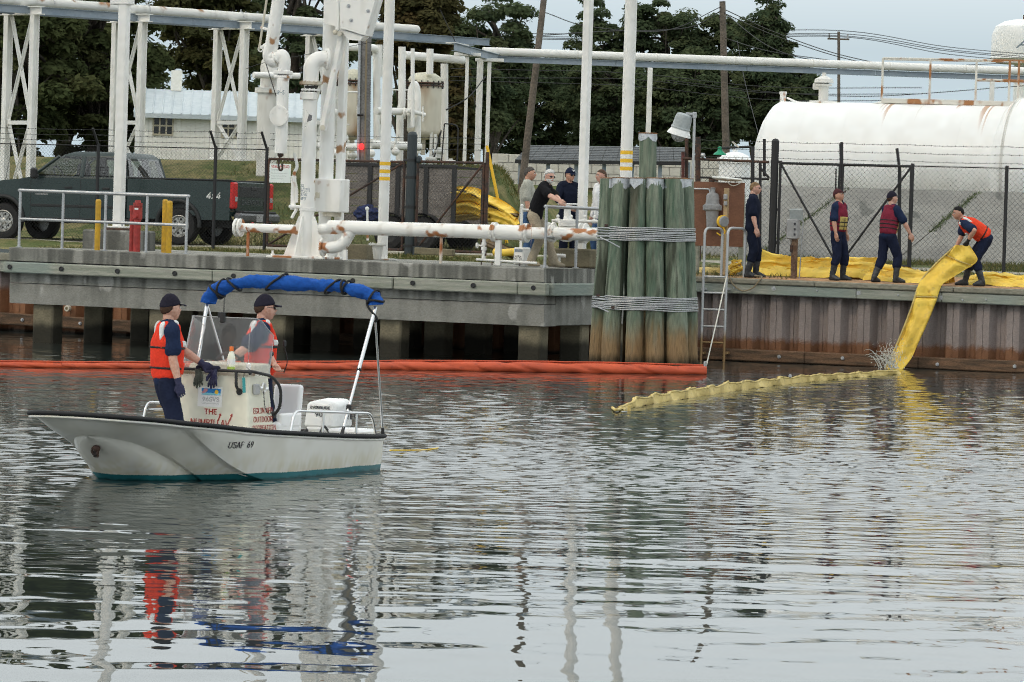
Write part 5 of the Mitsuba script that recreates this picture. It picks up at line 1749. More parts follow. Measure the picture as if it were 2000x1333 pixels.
def valve_group():
 k = thing('gate_valve', 'white gate valve with a tall bonnet and flanges behind the corner railing', 'valve')
 v = 2.3
 c = sp(1107, 455, v)
 part(k, 'body', MB().sphere(c, .17, 3, (1.15, 1, 1)).cyl(c - SU * .38, c + SU * .62, .105, n=24), 'm_white')
 for d in (-.26, -.36, .27, .37):
  part(k, 'flange', flange(MB(), c + SU * d, SU, .185, .03, 12), 'm_white')
 m = MB().cyl(c + UP * .12, c + UP * .20, .16, n=20)
 m = flange(m, c + UP * .20, UP, .17, .05, 10)
 m.cyl(c + UP * .2, c + UP * .30, .085, .06, 16).box(c + UP * .38, (.12, .08, .2), R3, .02).cyl(c + UP * .45, c + UP * .52, .035, n=10)
 part(k, 'bonnet', m, 'm_white')
 w = MB()
 g = np.linspace(0, 2 * np.pi, 25)[:-1]
 w.tube(np.array([c + UP * .52 + SU * .17 * math.cos(a) + SV * .17 * math.sin(a) for a in g]), .016, 8, closed=True)
 for a in (0, 2.1, 4.2):
  w.cyl(c + UP * .50, c + UP * .52 + SU * .17 * math.cos(a) + SV * .17 * math.sin(a), .012, n=6)
 part(k, 'hand_wheel', w, 'm_white')
 k = thing('instrument_line', 'thin white pipe with small ball fittings above the larger valve pipe', 'pipe')
 a, b = sp(1078, 431, v + .5), sp(1172, 433, v + .5)
 part(k, 'pipe', MB().cyl(a, b, .026, n=10), 'm_white')
 for t in (.12, .40, .68, .88):
  q = a + (b - a) * t
  part(k, 'fitting', MB().cyl(q - SU * .04, q + SU * .04, .04, n=10).cyl(q, q + UP * .07, .016, n=8).sphere(q + UP * .08, .033, 1), 'm_white')
 for t in (.02, .97):
  q = a + (b - a) * t
  part(k, 'leg', MB().cyl(q, np.array([q[0], q[1], PIER_Z]), .022, n=8), 'm_white')
 k = thing('pipe_stand', 'slim white pipe post with a side arm between the two men on the pier', 'pipe')
 q = on_ground_px(1016, 2.0); t = sp(1018, 402, 2.0)[2]
 part(k, 'post', MB().cyl(q, np.array([q[0], q[1], t]), .026, n=10).sphere(np.array([q[0], q[1], t]), .03, 1), 'm_white')
 part(k, 'arm', MB().cyl(np.array([q[0], q[1], t - .07]), np.array([q[0], q[1], t - .08]) + SU * .36, .018, n=8), 'm_white')
 k = thing('plinth', 'stained concrete plinth under the white valve', 'plinth')
 q = on_ground_px(1124, 3.0)
 part(k, 'block', MB().box(q + UP * .16, (.85, .7, .34), R3, .025), 'm_column')
 k = thing('plinth', 'low concrete plinth behind the rusty pipeline', 'plinth')
 q = on_ground_px(706, 3.0)
 part(k, 'block', MB().box(q + UP * .14, (.52, .7, .30), R3, .02), 'm_column')
 k = thing('low_pipe_stub', 'low white pipe stub on two legs beside the leaning man', 'pipe')
 a, b = sp(1076, 499, 1.4), sp(1104, 500, 1.4)
 part(k, 'pipe', MB().cyl(a, b, .032, n=12), 'm_white')
 for q in (a + (b - a) * .2, a + (b - a) * .6):
  part(k, 'leg', MB().cyl(q, np.array([q[0], q[1], PIER_Z]), .022, n=8), 'm_white')
 k = thing('pump_unit', 'small white pump unit with a round slotted fan cover', 'pump')
 q = sp(1020, 490, 1.9)
 part(k, 'case', MB().box(np.array([q[0], q[1], PIER_Z + .17]), (.20, .34, .32), R3, .02), 'm_white')
 part(k, 'vent', MB().box(np.array([q[0], q[1], PIER_Z + .27]) - SV * .168, (.15, .02, .05), R3), 'm_steel_blue')
 m = MB().lathe([(.0, .0), (.088, .0), (.09, .02), (.075, .03), (.07, .018), (0, .018)], np.array([q[0], q[1], PIER_Z + .12]) - SV * .168, -SV, 24)
 part(k, 'fan_cover', m, 'm_white')
 m = MB()
 for i in range(8):
  a = i * math.pi / 4
  d = SU * math.cos(a) + UP * math.sin(a)
  m.beam(np.array([q[0], q[1], PIER_Z + .12]) - SV * .19 + d * .03, np.array([q[0], q[1], PIER_Z + .12]) - SV * .19 + d * .068, .014, .006, SV)
 part(k, 'fan_slots', m, 'm_decal_dark', kind=None) if False else part(k, 'fan_slots', m, 'm_decal_dark')
 k = thing('old_valve', 'old white flanged valve half hidden under the rusty pipeline', 'valve')
 q = on_ground_px(737, 2.2)
 m = flange(MB(), q + UP * .30, UP, .17, .035, 8).cyl(q + UP * .02, q + UP * .30, .07, .11, 14)
 part(k, 'body', m, 'm_white_worn')
 part(k, 'stem', MB().cyl(sp(717, 405, 2.2), sp(718, 470, 2.2), .022, n=8).sphere(sp(717, 408, 2.2), .04, 1), 'm_white_pipe')

valve_group()

def loading_arm():
 k = thing('loading_arm', 'tall white marine loading arm with twin columns, elbow joints and a counterweight box', 'loading arm')
 v = 1.0
 W = 'm_white_arm'
 A = lambda px, py, vv=v: sp(px, py, vv)
 b = on_ground_px(597, v)
 base = np.array([b[0], b[1], PIER_Z])
 part(k, 'base_plate', MB().box(base + UP * .025, (1.15, .95, .045), R3, .008), 'm_white_pipe')
 for s1 in (-1, 1):
  for s2 in (-1, 1):
   part(k, 'anchor_bolt', MB().lathe([(.035, 0), (.035, .04), (.02, .04), (.02, .09), (0, .09)], base + SU * s1 * .49 + SV * s2 * .38 + UP * .045, UP, 8), W)
 colr = .132
 topz = A(603, 183)[2]
 part(k, 'column', MB().cyl(base + UP * .04, np.array([base[0], base[1], topz]), colr, n=30), W)
 hgt = A(596, 428)[2] - base[2]
 for d in (SU, -SU, -SV, SV):
  pl = np.cross(d, UP)
  o = base + UP * .05
  m = MB().prism([(colr - .01, 0), (.46, 0), (.44, .03), (.17, hgt), (colr - .01, hgt)], o - pl * -.011, d, UP, .022)
  part(k, 'gusset', m, W)
 part(k, 'clamp_ring', MB().lathe([(colr, -.03), (colr + .02, -.03), (colr + .02, .03), (colr, .03)], np.array([base[0], base[1], A(597, 409)[2]]), UP, 24), W)
 for i, (s, w_) in enumerate((('ALL', .10), ('OUTLETS', .20), ('NOTED', .15), ('EMPTY', .14))):
  t = meshkit.text_mesh(s, .055, .002, True)
  o = A(588, 366 + i * 8.3, v)
  V = t.vertices.copy(); V[:, 0] *= w_ / V[:, 0].max()
  aa = (V[:, 0] - .5 * .2) / colr
  cc = np.array([base[0], base[1], 0])
  d0 = -SV
  pos = cc + (np.cos(aa)[:, None] * (-SV) + np.sin(aa)[:, None] * SU) * (colr + .002 + V[:, 2:3] * .5) + UP * (o[2] + V[:, 1:2])
  mat('m_stencil', (.10, .16, .20), .7) if i == 0 else None
  part(k, 'stencil', (pos, t.faces), 'm_stencil', False)
 cx = np.array([base[0], base[1], 0])
 zz = lambda py: A(604, py)[2]
 part(k, 'collar_box', MB().box(cx + UP * (zz(188)) - SV * .09, (.27, .16, .14), R3, .01), W)
 part(k, 'swivel_joint', MB().cyl(cx + UP * zz(183), cx + UP * zz(168), .115, n=24), 'm_black')
 part(k, 'swivel_flange', flange(MB(), cx + UP * zz(163), UP, .205, .05, 12), 'm_vessel')
 part(k, 'swivel_flange', flange(MB(), cx + UP * zz(176), UP, .175, .03, 10), W)
 B0 = cx + SU * .38 + SV * .30
 e0 = cx + UP * zz(160)
 d_ = U_(SU * .78 + SV * .62)
 path = [e0] + [cx + UP * (zz(136)) + UP * (.20 * math.sin(a)) + d_ * (.20 - .20 * math.cos(a)) for a in np.linspace(0, math.pi / 2, 12)] + [cx + UP * (zz(136) + .20) + d_ * .30]
 part(k, 'elbow', MB().tube(path, .145, 26), W)
 ec = cx + UP * (zz(136) + .20) + d_ * .29
 part(k, 'elbow_flange', flange(MB(), ec, d_, .20, .04, 14, .014), W)
 c2 = np.array([*sp(638, 300, 1.55)[:2], 0])
 part(k, 'riser_column', MB().cyl(c2 + UP * sp(638, 360, 1.55)[2], c2 + UP * sp(640, 40, 1.55)[2], .135, n=28), W)
 part(k, 'riser_foot', MB().cyl(c2 + UP * sp(637, 360, 1.55)[2], c2 + UP * (PIER_Z + .55), .115, n=24).box(c2 + UP * (PIER_Z + .30), (.34, .34, .56), R3, .02), W)
 c3 = np.array([*sp(666, 300, 1.75)[:2], 0])
 part(k, 'square_post', MB().box(c3 + UP * ((PIER_Z + sp(670, 55, 1.75)[2]) / 2), (.13, .17, sp(670, 55, 1.75)[2] - PIER_Z), R3, .012), W)
 lo, hi = sp(613, 414, 1.35)[2], sp(613, 349, 1.35)[2]
 a, b_ = sp(613, 380, 1.25), sp(664, 380, 1.25)
 c = (a + b_) / 2
 part(k, 'junction_box', MB().box(np.array([c[0], c[1], (lo + hi) / 2]) + SV * .22, (np.linalg.norm((b_ - a)[:2]), .42, hi - lo), R3, .015), W)
 part(k, 'junction_box_latch', MB().box(np.array([*sp(620, 380, 1.24)[:2], (lo + hi) / 2]), (.08, .03, .10), R3, .006), 'm_vessel')
 part(k, 'pivot_bearing', MB().cyl(np.array([c[0], c[1], lo + .01]) + SV * .25, np.array([c[0], c[1], lo - .08]) + SV * .25, .17, n=20), 'm_vessel')
 a, b_ = sp(671, 58, 1.25), sp(630, 256, 1.15)
 part(k, 'brace', MB().beam(a, b_, .10, .16, SV, .012), W)
 part(k, 'brace_pin', MB().cyl(sp(630, 250, 1.0), sp(630, 250, 1.3), .05, n=14), 'm_vessel')
 part(k, 'brace_pin', MB().cyl(sp(663, 66, 1.0), sp(663, 66, 1.35), .045, n=14).sphere(sp(655, 64, 1.05), .05, 1), 'm_vessel')
 mat('m_bare', (.16, .16, .165), .6)
 for pts, vv, c0, rr in ((((590, 214), (604, 216), (609, 224), (614, 226), (613, 236), (605, 240), (603, 248), (596, 254), (590, 250), (593, 243), (590, 236)), v, cx, colr),):
  c0_ = []
  P2 = sg.Polygon(pts).segmentize(2.0)
  m = trimesh.creation.extrude_polygon(P2, 1.0, engine='earcut') if False else None
  tri = trimesh.creation.triangulate_polygon(P2, engine='earcut')
  V = []
  for q in tri[0]:
   s_ = sp(q[0], q[1], vv)
   uu = np.clip(((s_ - c0) @ SU) / rr, -.97, .97)
   V.append(c0 + UP * s_[2] + SU * (uu * (rr + .003)) - SV * (math.sqrt(1 - uu * uu) * (rr + .003)))
  part(k, 'bare_patch', (np.array(V), tri[1]), 'm_bare', False)
 def plate(pts, vv, dep, mt, nm):
  Q = [sp(x_, y_, vv) for x_, y_ in pts]
  o = Q[0]
  P2 = [((q - o) @ SU, q[2] - o[2]) for q in Q]
  part(k, nm, MB().prism(P2, o + SV * dep, SU, UP, dep), mt)
 plate(((661, -60), (747, -60), (735, -8), (712.5, 70), (664.5, 55)), 1.0, .34, W, 'counterweight_box')
 plate(((632.5, -60), (659, -60), (656, 52), (632, 45)), 1.05, .42, W, 'counterweight_plate')
 plate(((657, -60), (662, -60), (660, 58), (655, 58)), .96, .05, 'm_white_pipe', 'counterweight_rib')
 plate(((664, 56.5), (711, 71), (703, 80), (680, 78)), 1.06, .24, W, 'counterweight_bracket')
 for x_, y_ in ((681, 12), (719, 22), (686, 40)):
  part(k, 'bolt', MB().lathe([(.0, .03), (.018, .03), (.018, .012), (.035, .012), (.035, 0)], sp(x_, y_, .995), -SV, 8), 'm_galv')
 vo = .55
 O = lambda px, py: sp(px, py, vo)
 part(k, 'outboard_pipe', MB().cyl(O(552, -50), O(529, 98), .120, n=26), W)
 p0, p1 = O(529, 97), O(530, 113)
 path = bez([O(531, 88), O(526, 108), O(533, 119), O(541, 118)], 6)
 part(k, 'outboard_elbow', MB().tube(path, .125, 24).sphere(O(531, 111), .125, 3), W)
 path = bez([O(540, 116) + SV * .0, O(550, 108), O(556, 118), O(554.5, 141)], 7)
 part(k, 'outboard_elbow', MB().tube(path, .110, 24), W)
 part(k, 'outboard_flange', flange(MB(), O(542, 114), U_(O(552, 108) - O(540, 118)), .15, .03, 10), 'm_white_pipe')
 zf = O(553, 146)[2]
 ce = np.array([*O(553, 146)[:2], 0])
 part(k, 'outboard_flange', MB().box(ce + UP * (zf + .035), (.30, .22, .07), R3, .012).box(ce + UP * (zf - .045), (.28, .22, .05), R3, .012), W)
 part(k, 'outboard_swivel', MB().cyl(ce + UP * (zf - .07), ce + UP * (zf + .0), .10, n=20), 'm_black')
 part(k, 'drop_pipe', MB().cyl(ce + UP * (zf - .06), ce + UP * O(551, 300)[2], .112, n=26), W)
 part(k, 'blind_flange', flange(MB(), np.array([*O(552, 227)[:2], O(552, 227)[2]]) - SV * .15, -SV, .185, .04, 10, .018), W)
 part(k, 'blind_neck', MB().cyl(O(552, 227) - SV * .15, O(552, 227), .11, n=20), W)
 t = meshkit.text_mesh('JP-5', .07, .002, True)
 V = t.vertices; w_ = V[:, 0].max(); aa = (V[:, 0] / w_ * .16 - .08) / .112
 pos = ce + (np.cos(aa)[:, None] * (-SV) + np.sin(aa)[:, None] * SU) * (.114 + V[:, 2:3] * .5) + UP * (O(551, 185)[2] + V[:, 1:2])
 part(k, 'stencil', (pos, t.faces), 'm_stencil', False)
 part(k, 'tie_rod', MB().cyl(O(527, -40), O(506, 97), .022, n=8), 'm_vessel')
 part(k, 'tie_rod_eye', MB().tube(np.array([O(509, 96) + SU * .045 * math.cos(a) + UP * .05 * math.sin(a) for a in np.linspace(0, 6.28, 14)[:-1]]), .014, 6, closed=True).beam(O(509, 95), O(520, 86), .05, .05, SV, .01), W)
 part(k, 'rod_bracket', MB().beam(O(509, 54), O(523, 58), .05, .06, SV, .01), W)
 part(k, 'wire', MB().tube(np.array([O(518, 120), O(532, 165), O(549, 220), O(550, 268)]), .008, 6), 'm_black')
 part(k, 'hook_block', MB().cyl(O(549.5, 268), O(549.5, 282), .055, .06, 12).box(O(548, 296), (.11, .09, .22), R3, .03).sphere(O(549, 285), .07, 2), 'm_dark_rust')
 hk = [O(547, 305), O(544, 320), O(546, 332), O(551, 331), O(551, 320)]
 part(k, 'hook', MB().tube(bez(hk, 6), .02, 8), 'm_dark_rust')
 part(k, 'side_panel', MB().box(sp(573, 377, .95), (.09, .05, .62), R3, .01), W)
 part(k, 'side_pipe', MB().tube(bez([sp(575, 300, .9), sp(580, 325, .9), sp(574, 343, .9), sp(579, 370, .9), sp(579, 396, .9)], 8), .03, 10), 'm_white_pipe')
 part(k, 'side_clamp', MB().box(sp(577, 404, .9), (.24, .10, .06), R3, .015).tube(bez([sp(580, 408, .9), sp(573, 420, .9), sp(570, 426, .9)], 6), .03, 8), W)

loading_arm()

def quay_items():
 k = thing('quay_ladder', 'grey metal ladder with two tall hoops fixed to the quay wall beside the dolphin', 'ladder')
 def lad(p, n, uv):
  s = fbm(p.x * 12, p.y * 12, p.z * 4, 3)
  c = mix(mi.Color3f(.42, .43, .44), mi.Color3f(.55, .56, .56), s)
  return mix(c, mi.Color3f(.30, .19, .09), smoothstep(.62, .40, p.z + .2 * (s - .5)))
 mat('m_ladder', proc(lad), .45, .35)
 v = QV - .30
 for top_px, bot_px, back_px in ((1384, 1365, 1397), (1429.5, 1410, 1443)):
  b = gp_px_v(bot_px - 1.5, v, -.4)
  m_ = sp(bot_px + 8.5, 540, v); m2 = sp(top_px - 6, 475, v)
  L = [b, np.array([m_[0], m_[1], m_[2]])]
  x0 = sp(bot_px + 9, 540, v)
  zt = sp(top_px, 446, v)[2]
  q0 = np.array([x0[0], x0[1], zt])
  dirn = SU * .16 + SV * .55
  path = arc_path([np.array([x0[0], x0[1], -.4]), q0, q0 + dirn, np.array([q0[0] + dirn[0], q0[1] + dirn[1], float(zg(*uv_of(q0 + dirn))) - .02])], .14, 9)
  part(k, 'rail', MB().tube(path, .026, 10), 'm_ladder')
 for py in (541, 572.5, 605, 638, 669.5):
  a, b = sp(1373.5 - (py - 541) * .02, py - .6, v), sp(1419 - (py - 541) * .02, py + .6, v)
  part(k, 'rung', MB().cyl(a, b, .020, n=8), 'm_ladder')
 for py in (565, 690):
  for px in (1372, 1418):
   q = sp(px, py, v)
   part(k, 'bracket', MB().box(q + SV * .09, (.06, .18, .05), R3, .008), 'm_ladder')
 a, b = sp(1419, 541, QV - .33), gp_px(1378, 73.6, .10)
 solo('mooring_line', 'taut pale line from the ladder down to the end of the orange boom', 'rope', MB().tube(bez([a, (a + b) / 2 - UP * .02, b], 10), .012, 6), 'm_rope')
 pts = [sp(1424, 541, QV - .2), sp(1432, 556, QV - .2), sp(1450, 568.5, QV - .2), sp(1470, 563, QV - .2), sp(1483, 548, QV - .2), sp(1488, 541, QV - .05), sp(1474, 539, QV + .1)]
 solo('slack_line', 'slack brown rope looped over the quay edge right of the ladder', 'rope', MB().tube(bez(pts, 8), .014, 6), 'm_rope_brown')
 k = thing('equipment_board', 'reddish brown board on posts behind the ladder carrying grey electrical fittings', 'board')
 vb = QV + 1.0
 mat('m_board', mottled((.22, .105, .062), (.17, .08, .05), 3, 40, .4), .8)
 a, b, c, d = sp(1349, 356, vb), sp(1453, 357.5, vb), sp(1453, 482, vb), sp(1349, 481, vb)
 part(k, 'panel', MB().box((a + c) / 2, (np.linalg.norm(b - a), .02, np.linalg.norm(a - d)), R3, .003), 'm_board')
 for px in (1360, 1446):
  q = on_ground_px(px, vb + .06)
  part(k, 'post', MB().box(q + UP * .75, (.09, .09, 1.6), R3, .008), 'm_timber')
 part(k, 'conduit', MB().tube(arc_path([sp(1340, 369, vb - .08), sp(1386, 369.5, vb - .08), sp(1387, 380, vb - .08)], .05), .018, 8), 'm_galv')
 o = sp(1390, 447, vb - .12); h = sp(1387, 372, vb - .12)[2] - o[2]
 o = np.array([o[0], o[1], o[2]])
 mat('m_grey_paint', mottled((.27, .27, .27), (.34, .34, .34), 5, 30, .5), .5)
 part(k, 'junction_fitting', MB().lathe([(0, 0), (.095, .0), (.10, .02), (.125, .33), (.165, .36), (.175, .40), (.165, .45), (.13, .48), (.125, .62), (.10, .67), (.05, .69), (.045, .76), (.06, .78), (.0, .79)], o, UP, 26), 'm_grey_paint')
 for a_ in np.linspace(0, 2 * np.pi, 9)[:-1]:
  q = o + UP * .40 + (SU * math.cos(a_) + SV * math.sin(a_)) * .172
  part(k, 'lug', MB().box(q, (.035, .035, .10), R3, .008), 'm_grey_paint')
 k = thing('timber_post', 'pale timber post carrying a switch and a hose reel beside the ladder hoop', 'post')
 q = on_ground_px(1414, QV + .45)
 pt = sp(1421.5, 368, QV + .45)
 part(k, 'post', MB().beam(q - UP * .1, np.array([q[0], q[1], pt[2]]), .075, .085, SU, .008), 'm_plank')
 part(k, 'switch', MB().box(sp(1417, 385, QV + .38), (.07, .05, .10), R3, .01).box(sp(1417, 398, QV + .38), (.06, .05, .08), R3, .01), 'm_grey_paint')
 q = sp(1412, 433, QV + .33)
 part(k, 'reel_cover', MB().lathe([(0, .03), (.09, .03), (.105, .015), (.105, -.0), (0, -.0)], q + SU * .02, U_(SU * .75 - SV * .6), 22), 'm_grey_paint')
 part(k, 'reel_hose', MB().lathe([(.05, -.09), (.115, -.08), (.12, -.02), (.05, .0)], q + SU * .02, U_(SU * .75 - SV * .6), 22), 'm_stripe')
 part(k, 'reel_hose_end', MB().tube(bez([q - UP * .1, q + SU * .05 - UP * .2, q - SU * .03 - UP * .26, q - SU * .12 - UP * .22], 6), .014, 6), 'm_stripe')
 k = thing('float_dish', 'flat white oval float lying on top of the brown board', 'float')
 q = sp(1420, 350, vb + .0)
 part(k, 'shell', MB().sphere(q, 1.0, 3, (1, 1, 1)) if False else MB().lathe([(0, -.045), (.20, -.035), (.29, -.005), (.30, .012), (.27, .028), (0, .04)], q, U_(UP + SU * .06), 30), 'm_gelcoat')
 part(k, 'cord', MB().tube(bez([sp(1420, 354, vb - .22), sp(1426, 361, vb - .2), sp(1435, 363, vb - .18), sp(1447, 357, vb - .15), sp(1450, 352, vb - .1)], 7), .009, 6), 'm_rope')
 k = thing('flood_lamp', 'grey flood lamp with a white shade on a thin pole above the dolphin', 'lamp')
 vl = QV + .4
 q = on_ground_px(1347, vl); t = sp(1350, 222, vl)[2]
 part(k, 'pole', MB().cyl(q, np.array([q[0], q[1], t]), .026, n=10), 'm_ladder')
 ax = U_(np.array([*(-SU * .28)[:2], -1.0]))
 hd = sp(1338, 222, vl)
 part(k, 'ballast_housing', MB().lathe([(0, 0), (.10, .005), (.145, .03), (.165, .09), (.175, .27), (.19, .285), (.19, .305), (.15, .31)], hd, ax, 26), 'm_grey_lamp')
 part(k, 'shade', MB().lathe([(.15, .29), (.175, .31), (.215, .38), (.235, .43), (.228, .432), (.20, .385), (.15, .32)], hd, ax, 28), 'm_decal_white')
 part(k, 'lens', MB().lathe([(.145, .37), (.14, .44), (.11, .50), (.06, .535), (0, .545)], hd, ax, 24), 'm_lens')
 g = MB()
 for i in range(4):
  a_ = i * math.pi / 4
  e1 = U_(np.cross(ax, SV)); e2 = np.cross(ax, e1); d_ = e1 * math.cos(a_) + e2 * math.sin(a_)
  g.tube([hd + ax * .38 + d_ * .15] + [hd + ax * (.42 + .14 * math.sin(t_)) + d_ * .15 * math.cos(t_) for t_ in np.linspace(.2, math.pi - .2, 10)] + [hd + ax * .38 - d_ * .15], .005, 5)
 part(k, 'guard', g, 'm_galv')
 part(k, 'bracket', MB().beam(hd + UP * .0 + SU * .02, np.array([q[0], q[1], hd[2] - .02]) + SU * .02, .06, .05, UP, .01).box(np.array([q[0], q[1], hd[2] - .03]), (.07, .07, .12), R3, .01), 'm_galv')
 k = thing('switch_post', 'grey switch box with an open lid on a rusty post at the quay edge', 'post')
 vp = QV + .55
 q = on_ground_px(1550, vp)
 pt = sp(1551, 466, vp)[2]
 part(k, 'post', MB().box(np.array([q[0], q[1], (q[2] + pt) / 2 + .1]), (.10, .10, pt - q[2] + .3), R3, .006), 'm_rust_post')
 bx_ = sp(1549, 448, vp - .06)
 part(k, 'box', MB().box(bx_, (.235, .15, .38), R3, .02), 'm_grey_paint')
 part(k, 'box_lid', MB().box(sp(1555, 420, vp - .08), (.26, .03, .24), R3 @ rot([1, 0, 0], .35) @ rot([0, 0, 1], .15), .02), 'm_grey_lamp')
 for j in range(3):
  part(k, 'knob', MB().box(bx_ + SU * .06 - SV * .085 + UP * (.1 - .1 * j), (.03, .03, .04), R3, .005), 'm_decal_dark')
 part(k, 'lever', MB().box(bx_ - SU * .13 - SV * .02, (.02, .04, .10), R3, .005), 'm_black')
 part(k, 'conduit', MB().tube(arc_path([sp(1561, 430, vp - .02), sp(1569, 431, vp - .02), sp(1566, 470, vp - .02), sp(1561, 545, vp - .0)], .06), .011, 6), 'm_galv')
 part(k, 'receptacle', MB().box(sp(1546, 486, vp - .05), (.05, .06, .14), R3, .01).cyl(sp(1544.5, 466, vp - .05), sp(1545, 484, vp - .05), .008, n=6), 'm_dark_rust')

def gp_px_v(px, v, z):
 p, q = sp(px, 600, v), sp(px, 700, v)
 t = (z - p[2]) / (q[2] - p[2])
 return p + (q - p) * t

mat('m_rope', (.50, .48, .42), .9)
mat('m_rope_brown', (.24, .19, .12), .9)
mat('m_plank', mottled((.42, .30, .17), (.33, .23, .13), 4, 40, .5), .85)
mat('m_grey_lamp', mottled((.40, .43, .43), (.33, .36, .36), 5, 30, .5), .45)
mat('m_lens', (.42, .43, .43), .15)
mat('m_rust_post', mottled((.10, .055, .035), (.18, .12, .08), 6, 40, .5), .9)
quay_items()

# ------------------------------------------------------------------ booms
def boom_cloth(a, b, c):
 def fn(p, n, uv):
  s = fbm(p.x * 3, p.y * 3, p.z * 3, 3); g = fbm(p.x * 16, p.y * 16, p.z * 16, 2)
  col = mix(V3(a), V3(b), smoothstep(.3, .75, s))
  return mix(col, V3(c), smoothstep(.58, .80, g) * .55) * (.88 + .2 * g)
 return proc(fn)

mat('m_orange', boom_cloth((.60, .098, .036), (.48, .076, .030), (.28, .062, .035)), .6, sheen=.2)
mat('m_boom_yellow', boom_cloth((.84, .59, .085), (.76, .50, .065), (.50, .34, .08)), .5)
mat('m_boom_old', boom_cloth((.60, .46, .16), (.48, .36, .12), (.26, .20, .10)), .6)

def build_booms():
 r = np.random.default_rng(8)
 k = thing('orange_boom', 'long orange floating containment boom lying on the water in front of the pier', 'boom')
 xs = np.array([-60, 150, 400, 640, 800, 1000, 1200, 1376])
 Yb = np.array([66.6, 67.4, 68.8, 70.2, 71.2, 72.0, 72.8, 73.4])
 hh = np.array([.10, .105, .125, .15, .18, .205, .205, .19])
 cuts = [-60, 118, 480, 930, 1376]
 for i in range(4):
  px = np.linspace(cuts[i], cuts[i + 1], 160 if i else 60)
  pk_ = np.linspace(px[0], px[-1], 24)
  C = np.array([gp_px(x_, np.interp(x_, xs, Yb), 0) for x_ in pk_])
  C = np.stack([np.interp(px, pk_, C[:, j]) for j in range(3)], 1)
  h = np.interp(px, xs, hh) * .80
  n = 22
  m = MB()
  s = np.concatenate([[0], np.cumsum(np.linalg.norm(np.diff(C, axis=0), axis=1))])
  a = np.arange(n) / n * 2 * np.pi
  t = U_(C[-1] - C[0]); w = np.cross(UP, t)
  puff = 1 + .10 * np.sin(s * 2 * np.pi / 2.3) ** 8 * -1 + .04 * (meshkit.fbm(np.stack([s * 1.1, s * 0, s * 0], 1), 2, 3) - .5)
  V = []
  for j in range(len(px)):
   rad = h[j] / 2 * 1.18 * puff[j]
   ring = C[j] + w * (np.cos(a) * rad * 1.15)[:, None] + UP * (np.sin(a) * rad + h[j] - rad * 1.0)[:, None]
   V.append(ring)
  V = np.array(V)
  ph = s[:, None] * 5.2 + np.sin(a)[None] * 2.1 + 2 * meshkit.noise(np.stack([s * .8, s * 0, s * 0], 1), 7)[:, None] * 3
  cre = np.clip(np.sin(ph), .2, 1) ** 3
  d = V - (C + UP * (h / 2)[:, None])[:, None]
  V = V - d * (cre * .16 + .22 * (meshkit.fbm(V * 4, 3, 6) - .5))[..., None]
  q = V.transpose(1, 0, 2); q = np.vstack([q, q[:1]])
  m.grid(q.transpose(1, 0, 2))
  m.add(V[0], [[0, j, j + 1] for j in range(1, n - 1)]); m.add(V[-1], [[0, j + 1, j] for j in range(1, n - 1)])
  bk = part(k, 'boom_section', m, 'm_orange')
  hem = C + UP * (h * 1.02 + .012)[:, None] + w * (.02 * np.sin(s * 3))[:, None]
  part(bk, 'hem', MB().tube(hem, .014, 6), 'm_orange')
 e = gp_px(1377, 73.4, .1)
 part(k, 'end_plate', MB().box(e, (.03, .10, .26), R3, .01), 'm_galv')

 k = thing('yellow_boom', 'yellow containment boom trailing across the water from the quay', 'boom')
 xs = np.array([1216, 1290, 1370, 1440, 1500, 1570, 1640, 1700, 1762])
 yb = np.array([801, 787, 774.5, 764, 756, 748, 741, 736, 731])
 C = np.array([gp(x_, y_, 0) for x_, y_ in zip(xs, yb)])
 path = bez(C, 40)
 s = np.concatenate([[0], np.cumsum(np.linalg.norm(np.diff(path, axis=0), axis=1))])
 L = s[-1]
 N = 460
 ss = np.linspace(0, L, N)
 path = np.stack([np.interp(ss, s, path[:, j]) for j in range(3)], 1)
 frac = ss / L
 nsc = 15
 ph = frac ** 1.0 * nsc
 loc = ph - np.floor(ph)
 hgt = .125 + .03 * meshkit.noise(np.stack([ph, ph * 0, ph * 0], 1), 2) - .022 * np.sin(np.pi * loc) ** .8
 hgt = hgt * np.interp(frac, [0, .05, .25, .7, 1], [.2, .8, 1, .8, .5])
 t = np.gradient(path, axis=0); t /= np.linalg.norm(t, axis=1, keepdims=True); w = np.stack([-t[:, 1], t[:, 0], t[:, 0] * 0], 1)
 bulge = .06 * np.sin(np.pi * loc) + .05 * (meshkit.noise(np.stack([ss * 4, ss * 0, ss * 0], 1), 5) - .5)
 rows = []
 for q, (lean_, hz) in enumerate(((-.02, -.08), (.0, .02), (.45, .35), (.85, .75), (1.0, 1.0), (.8, 1.03), (.5, .75), (.3, .3), (.2, -.08))):
  off = w * ((bulge * math.sin(min(hz, 1) * 1.57) - .05 * (q > 4) * 1.0) - .06 * lean_)[:, None] * -1
  rows.append(path + off + UP * (hgt * hz)[:, None])
 rows = np.array(rows)
 rows += (meshkit.fbm(rows * 7, 3, 4) - .5)[..., None] * .06
 part(k, 'curtain', MB().grid(rows), 'm_boom_old')
 top = rows[4]
 part(k, 'hem', MB().tube(top[::2], .016, 6), 'm_boom_old')
 for i in range(nsc):
  j = int((i + .02) / nsc * N)
  j = min(j, N - 1)
  part(k, 'stiffener', MB().tube(rows[:5, j] - w[j] * -.012, .012, 6), 'm_boom_old')
 q = gp(1212, 803, 0)
 part(k, 'end_plate', MB().box(q + UP * .04 + SU * .12, (.04, .04, .09), R3, .01), 'm_boom_old')
 part(k, 'end_line', MB().tube(bez([q + UP * .03, gp(1203, 801, .04), gp(1196, 797, .02)], 6), .02, 6), 'm_boom_old')
 q = sp(1545, 738, QV - 2.2)
 j = int(.62 * N)
